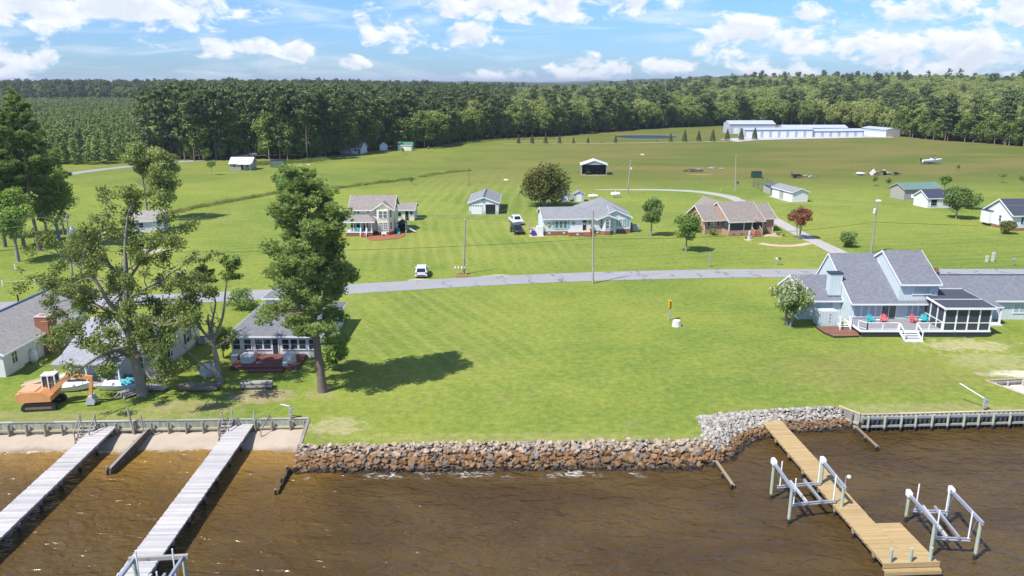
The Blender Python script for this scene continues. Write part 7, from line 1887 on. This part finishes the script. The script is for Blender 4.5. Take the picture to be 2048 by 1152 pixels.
plant('tree', 'white flowering crape myrtle at the corner of the pale blue house', G(1578, 652), 35, 6.0, 5.9, 1.5, 6200, .14, L_CRAPE, bark=bark_pale, stems=4, clumps=30, bottom=1.3, blossoms=3000, name='crape_myrtle', r_=.16)
plant('bush', 'round green bush alone on the lawn right of the gravel drive', G(1696, 494), 36, 2.9, 4.1, .3, 2400, .17, L_CRAPE, clumps=18, bottom=.2, name='round_bush', r_=.08)
plant('tree', 'small dark round tree behind the weathered barn', G(1888, 382), 37, 4.9, 3.7, 1.3, 1500, .22, L_MID, clumps=14, name='maple_tree')
plant('tree', 'broad round tree shading the white shed with the navy roof', G(1912, 437), 38, 7.4, 7.8, 1.3, 4200, .24, L_CRAPE, clumps=28, bottom=1.0, name='maple_tree')
plant('bush', 'russet mounded bush in front of the white house at the east edge', G(2011, 467), 39, 2.5, 4.2, .2, 2200, .16, L_DARK, clumps=16, bottom=.05, name='round_bush', r_=.08)
plant('tree', 'small green tree left of the white house at the east edge', (G(1985, 420)[0] - 4, 187), 40, 4.2, 5.2, .8, 1800, .2, L_CRAPE, clumps=16, bottom=.5, name='maple_tree')
plant('bush', 'leafy shrub at the foot of the tall lawn pine', G(672, 737), 41, 4.1, 3.7, .5, 3600, .15, L_MID, clumps=20, bottom=.3, name='leafy_shrub', r_=.08)
plant('tree', 'dark leafy tree behind the crown of the tall lawn pine', (-57.5, 196), 42, 9.0, 8.0, 1.5, 3400, .3, L_MID, clumps=24, bottom=.8, name='maple_tree')
plant('bush', 'bright yellow bush beside the cream house porch', G(673, 480), 43, 2.1, 3.4, .2, 1800, .15, L_YEL, clumps=14, bottom=.05, name='round_bush', r_=.06)
plant('bush', 'clipped round bush against the brick ranch wall', G(1423, 470), 44, 1.5, 2.0, .1, 900, .12, L_MID, clumps=10, bottom=.02, name='round_bush', r_=.05)
for i, (u, v, s_, lab) in enumerate(((1555, 471, 1.0, 'lime green plant in the gravel bed nearest the brick wall corner'), (1563, 469, .8, 'small lime plant in the middle of the brick house gravel bed'), (1567, 472, .7, 'lime tuft at the drive end of the brick house gravel bed'), (1492, 478, .6, 'lime tuft left of the lighthouse ornament'), (1504, 477, .6, 'lime tuft right of the lighthouse ornament'))):
    plant('plant', lab, G(u, v), 50 + i, 1.0 * s_, 1.3 * s_, .1, 300, .11, L_LIME, clumps=6, bottom=.02, name='garden_plant', r_=.03)
plant('bush', 'reddish shrub rising behind the tower of the pale blue house', (64.3, 115.5), 60, 2.6, 3.6, .4, 1500, .15, L_RED, clumps=12, bottom=.2, name='leafy_shrub', r_=.06)
plant('tree', 'crape myrtle with orange-red tips behind the white ranch roof', (-62.3, 101.5), 61, 5.0, 3.8, 1.6, 2200, .16, L_SYC, clumps=16, stems=3, name='crape_myrtle', r_=.08)
plant('bush', 'orange-red flowering shrub beside the crape myrtle behind the white ranch', (-59.8, 100.2), 62, 3.6, 2.6, .8, 900, .15, L_RED, clumps=9, bottom=1.2, name='leafy_shrub', r_=.05)
plant('tree', 'leafy dark tree at the west corner of the cottage', G(447, 716), 63, 4.6, 3.4, 1.2, 2400, .15, L_MID, clumps=16, bottom=.5, name='leafy_shrub', r_=.08)
plant('bush', 'spreading grey-green shrub by the road behind the cottage', (-36.3, 101.0), 64, 2.9, 5.0, .4, 1800, .15, L_CRAPE, clumps=14, bottom=.1, name='leafy_shrub', r_=.06)
for i, (u, v, h, lab) in enumerate(((424, 350, 5.0, 'thin young tree on the lawn left of the little cabin'), (1748, 372, 3.2, 'wispy sapling in the field left of the scrap heap'), (1777, 377, 3.6, 'wispy sapling in the field near the barn'), (1915, 343, 2.6, 'low spreading sapling in the field below the motor boat'), (2004, 366, 3.4, 'wispy sapling in the field near the east edge'), (2046, 382, 5.0, 'dark young tree cut by the east edge of the view'), (806, 309, 3.0, 'tiny sapling in front of the green-roofed shed'), (823, 369, 2.4, 'tiny sapling on the lawn beside the ditch'), (857, 304, 2.6, 'tiny sapling at the end of the forest shade'))):
    plant('sapling', lab, G(u, v), 70 + i, h, h * .75, h * .35, 260 if i else 700, .2, L_CRAPE, clumps=7, bottom=h * .35, name='sapling', r_=.05)
# twin trees up the lawn with thin yellow-green crowns
plant('tree', 'tall thin yellow-green tree, left one of the twin trees above the sycamore', G(296, 440), 81, 19.0, 7.5, 7.0, 4200, .24, L_SYC, clumps=26, bottom=8, name='ash_tree', bark=bark_pale, r_=.22)
plant('tree', 'yellow-topped leafy tree, right one of the twin trees above the sycamore', G(335, 441), 82, 17.0, 9.2, 3.5, 7000, .25, L_SYC, clumps=36, bottom=3.0, name='ash_tree', bark=bark_pale, r_=.22)
# western grove of pines with leafy trees between
def grove_rad(f): return (2.6, 3.8, 4.6, 5.0, 5.0, 4.6, 4.2, 3.8, 3.2, 2.4)[min(9, int(f * 10))]
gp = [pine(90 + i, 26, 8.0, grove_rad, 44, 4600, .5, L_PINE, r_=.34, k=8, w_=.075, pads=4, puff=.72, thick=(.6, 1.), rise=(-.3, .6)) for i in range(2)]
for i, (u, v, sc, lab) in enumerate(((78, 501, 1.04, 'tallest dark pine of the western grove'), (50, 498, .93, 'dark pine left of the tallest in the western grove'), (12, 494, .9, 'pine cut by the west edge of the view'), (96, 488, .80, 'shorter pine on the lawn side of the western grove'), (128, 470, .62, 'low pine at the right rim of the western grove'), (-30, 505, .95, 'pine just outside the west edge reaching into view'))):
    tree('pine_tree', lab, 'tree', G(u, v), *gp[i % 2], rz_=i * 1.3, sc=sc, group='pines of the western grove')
plant('tree', 'leafy tree with low branches in front of the western grove', G(37, 523), 95, 13, 8.5, 3.4, 5200, .24, L_MID, clumps=30, bottom=3.4, name='leafy_tree')
plant('tree', 'bright green leafy tree on the right flank of the western grove', G(118, 480), 96, 15, 9.5, 2.5, 6000, .26, L_MID, clumps=34, bottom=1.6, name='leafy_tree')
plant('tree', 'leafy tree half behind the pines at the west edge', G(20, 475), 97, 17, 10, 2.5, 5000, .3, L_MID, clumps=30, bottom=2, name='leafy_tree')

# ---- row of clipped cypresses along the farm lane
rs = np.random.RandomState(3); n = 1500; f = rs.random(n) ** .8; a = rs.random(n) * 6.283
C = np.stack([np.cos(a) * (1 - f) ** .75 * 1.45, np.sin(a) * (1 - f) ** .75 * 1.45, .25 + f * 5.6], 1) * (1 + rs.normal(size=(n, 1)) * .04)
V, F, T = leaves(rs, C, .26, .4 + rs.normal(size=n) * .2, np.stack([np.cos(a), np.sin(a), a * 0 + .3], 1))
cyp_c = np_mesh('crown', V, F, T, leafmat('cypress_leaves', (.030, .042, .014, 1), (.078, .088, .030, 1), trans=.1)); cyp_t = MB().tube([(0, 0, -.1), (0, 0, 5)], [.14, .04], 6).mesh('trunk', bark_pine)
ROW = [(1037, 287, .66), (1064, 287, .74), (1091, 287, .76), (1119, 287, .66), (1147, 287, .5), (1176, 286, .48), (1203, 286, .16), (1231, 285.5, .60), (1314, 284, .18), (1341, 284, .72), (1369, 283.5, .95), (1397, 283, .92), (1425, 282.5, .98), (1454, 281.2, .95), (1482, 280, 1.0), (1509, 279, 1.0)]
for i, (u, v, s_) in enumerate(ROW):
    words_ = ['first', 'second', 'third', 'fourth', 'fifth', 'sixth', 'seventh', 'eighth', 'ninth', 'tenth', 'eleventh', 'twelfth', 'thirteenth', 'fourteenth', 'fifteenth', 'sixteenth']
    tree('cypress_tree', 'pointed dark cypress by the farm lane, %s of the row counted from the west' % words_[i], 'tree', G(u, v), cyp_t, cyp_c, i * .9, s_, group='cypresses along the farm lane')

# ---- tall grass in the ditches
def grass_strip(name, label, P_, width, n, h, seed):
    rs = np.random.RandomState(seed); P_ = np.array(P_); seg = np.linalg.norm(np.diff(P_, axis=0), axis=1); cum = np.r_[0, np.cumsum(seg)]
    q = rs.random(n) * cum[-1]; i = np.searchsorted(cum, q) - 1; i = np.clip(i, 0, len(seg) - 1); t_ = ((q - cum[i]) / seg[i])[:, None]
    XY = P_[i] * (1 - t_) + P_[i + 1] * t_ + rs.normal(size=(n, 2)) * width * .4; C = np.c_[XY, np.zeros(n)]
    hh = h * (.5 + .7 * np.abs(np.sin(q * .35 + seed)) * rs.random(n))
    V, F, T = tufts(rs, C, 1., .4 + rs.normal(size=n) * .25, 4, .09, 1.6); V = V.reshape(n, 12, 3); V[:, :, 2] *= hh[:, None]; V = V.reshape(-1, 3)
    o = bpy.data.objects.new(name, np_mesh(name, V, F, T, L_GRASS)); COL.objects.link(o); stuff(o); o['label'] = label; o['category'] = 'grass'
grass_strip('tall_grass', 'strip of tall ditch grass crossing the lawns in the middle distance', [G(340, 428), G(370, 420), G(455, 404), G(545, 388), G(670, 377), G(750, 367), G(826, 358)], 1.5, 2600, .95, 1)
grass_strip('tall_grass', 'short strip of tall ditch grass near the middle of the field', [G(843, 354), G(862, 350), G(900, 345), G(940, 341)], 1.6, 900, .9, 2)
grass_strip('tall_grass', 'rough grass along the foot of the pines behind the little cabin', [G(505, 330), G(560, 326), G(610, 324), G(645, 319)], 4.0, 2600, 1.4, 3)
grass_strip('tall_grass', 'rough grass along the foot of the forest in the middle', [G(870, 298), G(930, 287), G(1000, 280), G(1120, 277)], 3.0, 1800, 1.0, 4)

# ============================================================ the forest
FRONT = [(150, 322), (292, 321), (345, 320), (400, 322), (440, 321), (500, 317), (560, 321), (610, 321), (650, 313), (690, 311), (720, 305), (760, 300), (830, 297), (870, 294), (905, 286), (950, 280), (1010, 276), (1100, 273), (1180, 266), (1260, 260), (1330, 256), (1400, 253), (1440, 251.5), (1560, 250), (1700, 250.5), (1770, 256), (1806, 273), (1830, 276), (1900, 283), (1960, 286), (2010, 290), (2060, 295), (2250, 305)]
FW = [G(u, v) for u, v in FRONT]
def f_rad(f): return (2.6, 3.8, 4.6, 5.1, 5.3, 5.2, 5.0, 4.5, 3.9, 3.0)[min(9, int(f * 10))]
def f_rad2(f): return (3.6, 4.5, 5.0, 5.3, 5.3, 5.1, 4.8, 4.3, 3.7, 2.8)[min(9, int(f * 10))]
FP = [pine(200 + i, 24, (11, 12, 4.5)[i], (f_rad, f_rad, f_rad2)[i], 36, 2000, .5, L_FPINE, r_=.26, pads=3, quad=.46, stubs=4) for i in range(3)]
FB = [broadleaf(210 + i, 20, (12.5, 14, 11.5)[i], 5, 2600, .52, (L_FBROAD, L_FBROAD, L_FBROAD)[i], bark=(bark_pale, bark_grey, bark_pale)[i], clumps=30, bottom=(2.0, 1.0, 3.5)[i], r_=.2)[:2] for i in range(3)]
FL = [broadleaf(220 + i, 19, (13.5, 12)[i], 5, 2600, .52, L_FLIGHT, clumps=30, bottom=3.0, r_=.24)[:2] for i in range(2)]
rg = random.Random(77); edge = []
def front_x(x):                                       # distance of the woods' front at x
    best = None
    for (xa, ya), (xb, yb) in zip(FW[:-1], FW[1:]):
        if min(xa, xb) <= x <= max(xa, xb) and abs(xb - xa) > 1e-6:
            y = ya + (yb - ya) * (x - xa) / (xb - xa); best = y if best is None else min(best, y)
    return best if best is not None else (FW[0][1] if x < FW[0][0] else FW[-1][1])
KINDS = {'p': ('forest_pine', FP), 'b': ('forest_oak', FB), 'l': ('forest_maple', FL)}
crown_of = {}
acc = 0.
for (xa, ya), (xb, yb) in zip(FW[1:-1], FW[2:]):
    L = math.hypot(xb - xa, yb - ya); k = 0.
    while k < L:
        f = k / L; x, y = xa + (xb - xa) * f + rg.uniform(-1.5, 1.5), ya + (yb - ya) * f + rg.uniform(-1, 3.5)
        u = x / y
        kind = 'p' if (u < -.17 and rg.random() < .62) or (u >= -.17 and rg.random() < .34) or (u > .5 and rg.random() < .3) else 'b'
        hs = rg.uniform(.80, 1.02) + .20 * max(0., min(1., (-.02 - u) / .2)) * rg.uniform(.4, 1.1)
        if kind == 'b': hs *= .92
        edge.append((kind, x, y, hs)); k += rg.uniform(4.6, 7.2) * (1.25 if y > 470 else 1.)
ORD = ['zeroth', 'first', 'second', 'third', 'fourth', 'fifth', 'sixth', 'seventh', 'eighth', 'ninth', 'tenth', 'eleventh', 'twelfth', 'thirteenth', 'fourteenth', 'fifteenth', 'sixteenth', 'seventeenth', 'eighteenth', 'nineteenth']
def ordinal(i): return ORD[i] if i < 20 else (['twent', 'thirt', 'fort', 'fift', 'sixt', 'sevent'][i // 10 - 2] + ('ieth' if i % 10 == 0 else 'y-' + ORD[i % 10]))
count = {}
for kind, x, y, hs in sorted(edge, key=lambda e: e[1] / e[2]):
    nm, src = KINDS[kind]; v_ = rg.randrange(len(src))
    zone = 'west of the green-roofed shed' if x < -45 else ('between the sheds and pond' if x < 60 else ('behind the storage rows' if x < 195 else 'east of the storage rows'))
    count[zone, kind] = count.get((zone, kind), 0) + 1
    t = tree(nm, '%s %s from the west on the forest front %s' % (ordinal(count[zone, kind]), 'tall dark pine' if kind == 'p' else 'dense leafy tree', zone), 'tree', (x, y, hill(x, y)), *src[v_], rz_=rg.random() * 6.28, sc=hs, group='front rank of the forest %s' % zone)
    crown_of.setdefault((kind, v_), t)

def scatter(name, label, pts, sources):
    """one mass of trees: a point for each, an instance of one of the source crowns on it"""
    me = bpy.data.meshes.new(name); me.from_pydata([p[:3] for p in pts], [], [])
    for nm, i, ty in (('size', 3, 'FLOAT'), ('turn', 4, 'FLOAT'), ('pick', 5, 'INT')):
        at = me.attributes.new(nm, ty, 'POINT'); at.data.foreach_set('value', [p[i] for p in pts])
    o = bpy.data.objects.new(name, me); COL.objects.link(o); stuff(o); o['label'] = label; o['category'] = 'woods'
    ng = bpy.data.node_groups.new(name, 'GeometryNodeTree')
    ng.interface.new_socket('Geometry', in_out='INPUT', socket_type='NodeSocketGeometry'); ng.interface.new_socket('Geometry', in_out='OUTPUT', socket_type='NodeSocketGeometry')
    nd = ng.nodes; gi, go = nd.new('NodeGroupInput'), nd.new('NodeGroupOutput'); join = nd.new('GeometryNodeJoinGeometry')
    for s_ in reversed(sources):
        ob = nd.new('GeometryNodeObjectInfo'); ob.inputs['Object'].default_value = s_; ob.inputs['As Instance'].default_value = True; ng.links.new(ob.outputs['Geometry'], join.inputs[0])
    ip = nd.new('GeometryNodeInstanceOnPoints'); ip.inputs['Pick Instance'].default_value = True
    def attr(nm, ty):
        a_ = nd.new('GeometryNodeInputNamedAttribute'); a_.data_type = ty; a_.inputs['Name'].default_value = nm; return a_.outputs[0]
    cx = nd.new('ShaderNodeCombineXYZ'); ng.links.new(attr('turn', 'FLOAT'), cx.inputs[2]); cs = nd.new('ShaderNodeCombineXYZ'); sz = attr('size', 'FLOAT')
    for i in range(3): ng.links.new(sz, cs.inputs[i])
    ng.links.new(gi.outputs[0], ip.inputs['Points']); ng.links.new(join.outputs[0], ip.inputs['Instance']); ng.links.new(attr('pick', 'INT'), ip.inputs['Instance Index'])
    ng.links.new(cx.outputs[0], ip.inputs['Rotation']); ng.links.new(cs.outputs[0], ip.inputs['Scale']); ng.links.new(ip.outputs[0], go.inputs[0])
    md = o.modifiers.new('scatter', 'NODES'); md.node_group = ng
    return o
rgu = random.Random(8)
def crown_obj(t): return [c for c in t.children if c.name.startswith('crown')][0]
# two pale-leaved trees of the second rank supply the lit canopy behind the dark front
pale = []
for i, (u, y) in enumerate(((.02, 470), (.16, 520), (.33, 600), (.45, 520))):
    x = u * y; pale.append(tree('forest_maple', ('pale green crown rising behind the dark front rank near the middle', 'pale green crown rising behind the front rank above the pond', 'pale green crown rising behind the tall grey storage barn', 'pale green crown rising behind the storage rows')[i], 'tree', (x, max(y, front_x(x) + 10), hill(x, y)), *FL[i % 2], rz_=i, sc=1.15, group='pale crowns of the second rank'))
src = [crown_obj(crown_of[k]) for k in sorted(crown_of)] + [crown_obj(pale[0]), crown_obj(pale[1])]
kinds = [k[0] for k in sorted(crown_of)] + ['l', 'l']
byk = {q: [i for i, k in enumerate(kinds) if k == q] for q in 'pbl'}
rg = random.Random(99); pts = []
def add_wood(x, y, u):
    n_ = mnoise.noise((x * .006, y * .006, 4.2)) + .5 * mnoise.noise((x * .02, y * .02, 1.)); fy = front_x(x)
    dep = y - fy
    west = max(0., min(1., (.02 - u) / .26))
    if rg.random() < west: k = 'p' if rg.random() < .52 - .25 * n_ else ('b' if rg.random() < .72 else 'l')
    else: k = 'p' if rg.random() < .09 + .12 * n_ - (.0 if dep < 40 else .05) else ('l' if rg.random() < (.72 if dep > 24 else .15) else 'b')
    west = max(0., min(1., (.02 - u) / .26)); s_ = rg.uniform(.74, 1.14) * (.90 + .13 * west) * (1 + .16 * mnoise.noise((x * .018, y * .018, 7.)))
    pts.append((x, y, hill(x, y) - .5, s_ if dep > 12 or u < -.12 else s_ * .95, rg.random() * 6.28, rg.choice(byk[k])))
for (xa, ya), (xb, yb) in zip(FW[1:-1], FW[2:]):        # thicket under the front rank
    L = math.hypot(xb - xa, yb - ya)
    for k in range(int(L / 1.5)):
        f = rgu.random(); d_ = rgu.uniform(1, 12) ; x, y = xa + (xb - xa) * f, ya + (yb - ya) * f + d_
        pts.append((x, y, -1.2 * rgu.random(), rgu.uniform(.24, .55) + .02 * d_, rgu.random() * 6.28, rgu.choice(byk['b'])))
y = 300.
while y < 1650:
    sp = 6.6 if y < 640 else (8.0 if y < 900 else 11.5)
    x = -.74 * y - 30
    while x < .74 * y + 30:
        xx, yy = x + rg.uniform(-.45, .45) * sp, y + rg.uniform(-.45, .45) * sp; u = xx / yy
        wood = yy > front_x(xx) + 5.5
        if u < -.445 - .02 * math.sin(yy * .01): wood = yy > 1080 and u < -.3 or False
        if abs(xx + 111.6 + (yy - 338) * .06) < 6 and yy < 430: wood = False
        if wood: add_wood(xx, yy, u)
        x += sp
    y += sp
floor = [(x, y + 3.) for x, y in FW]
litter = MB(); nF = len(floor); litter.add([(x, y, .012 + hill(x, y)) for x, y in floor] + [(x * 1.12, y + 70, .012 + max(hill(x * 1.12, y + 70), 0)) for x, y in floor], [(i, i + 1, nF + i + 1, nF + i) for i in range(nF - 1)])
struct(litter.build('forest_floor', mat('leaf_litter', (.050, .042, .022), .95, 0, .3, .3)))
scatter('forest', 'mixed pine and broadleaf forest filling the land behind the field', pts, src)

# ---- plantation of young pines beyond the back road
YP = [pine(240 + i, 8.2, .8, lambda f: 2.3 * (1 - f) + .35, 26, 620, .3, L_YOUNG, r_=.09, pads=2, quad=.30, stubs=0) for i in range(2)]
lead = []
for i, (u, v) in enumerate(((190, 322), (232, 319), (262, 317), (150, 329))):
    lead.append(tree('young_pine', '%s young pine from the west in the front row of the plantation' % ('second', 'third', 'fourth', 'first')[i], 'tree', G(u, v), *YP[i % 2], rz_=i * 2.1, sc=.9 + .06 * i, group='front row of the pine plantation'))
rg = random.Random(41); pts = []; y = 292.
while y < 1085:
    sp = 3.4 if y < 520 else 4.8; x = -.76 * y + rg.random() * 3
    while x < -.42 * y:
        xx, yy = x + rg.uniform(-1.9, 1.9), y + rg.uniform(-2.0, 2.0); u = xx / yy
        if u < -.452 + .02 * math.sin(yy * .01) and not (yy < 330 and yy < 268 + (xx + 160) * 1.15 + 14 and xx > -160): pts.append((xx, yy, -.1, rg.uniform(.6, 1.2) * (1 + .18 * mnoise.noise((xx * .03, yy * .03, 0))), rg.random() * 6.28, rg.randrange(2)))
        x += sp
    y += sp
scatter('pine_plantation', 'even stand of young pines beyond the back road on the left', pts, [crown_obj(lead[0]), crown_obj(lead[1])])

# ---- woods rolling away to the horizon
mb = MB(); ysf = [1600, 1700, 1850, 2050, 2300, 2700, 3300, 4200, 5600, 8000, 12000, 18000]; nxf = 150; vv = []
for j, y in enumerate(ysf):
    for i in range(nxf + 1):
        x = (i / nxf - .5) * 1.9 * y; vv.append((x, y + rnd.uniform(-20, 20), hill(x, y) + (15 if j == 0 else 20.5) + rnd.uniform(-2.5, 3.0) * (1 + y / 6000) + 9 * mnoise.noise((x / 900, y / 1200, 2)) * (y > 2500)))
mb.add(vv, [(j * (nxf + 1) + i, j * (nxf + 1) + i + 1, (j + 1) * (nxf + 1) + i + 1, (j + 1) * (nxf + 1) + i) for j in range(len(ysf) - 1) for i in range(nxf)], .5)
o = stuff(mb.build('distant_woods', mat('distant_canopy', (.050, .072, .026), .95, 0, .35, .012, bump=1., bscale=.06, bdist=4.)))
o['label'] = 'unbroken woodland rolling away to the horizon'; o['category'] = 'woods'

# ============================================================ the air: thin haze that pales the far woods
hz = MB().box(-19000, 19000, -300, 24500, -4.5, 75).build('haze', None)
hm = bpy.data.materials.new('haze_air'); hm.use_nodes = True; ht = hm.node_tree; ht.nodes.clear()
pv = ht.nodes.new('ShaderNodeVolumePrincipled'); pv.inputs['Color'].default_value = (.72, .82, .95, 1); pv.inputs['Density'].default_value = .00010; pv.inputs['Anisotropy'].default_value = .2
ho = ht.nodes.new('ShaderNodeOutputMaterial'); ht.links.new(pv.outputs[0], ho.inputs['Volume'])
hz.data.materials.append(hm); stuff(hz); hz['label'] = 'thin blue haze over the whole place'; hz['category'] = 'haze'
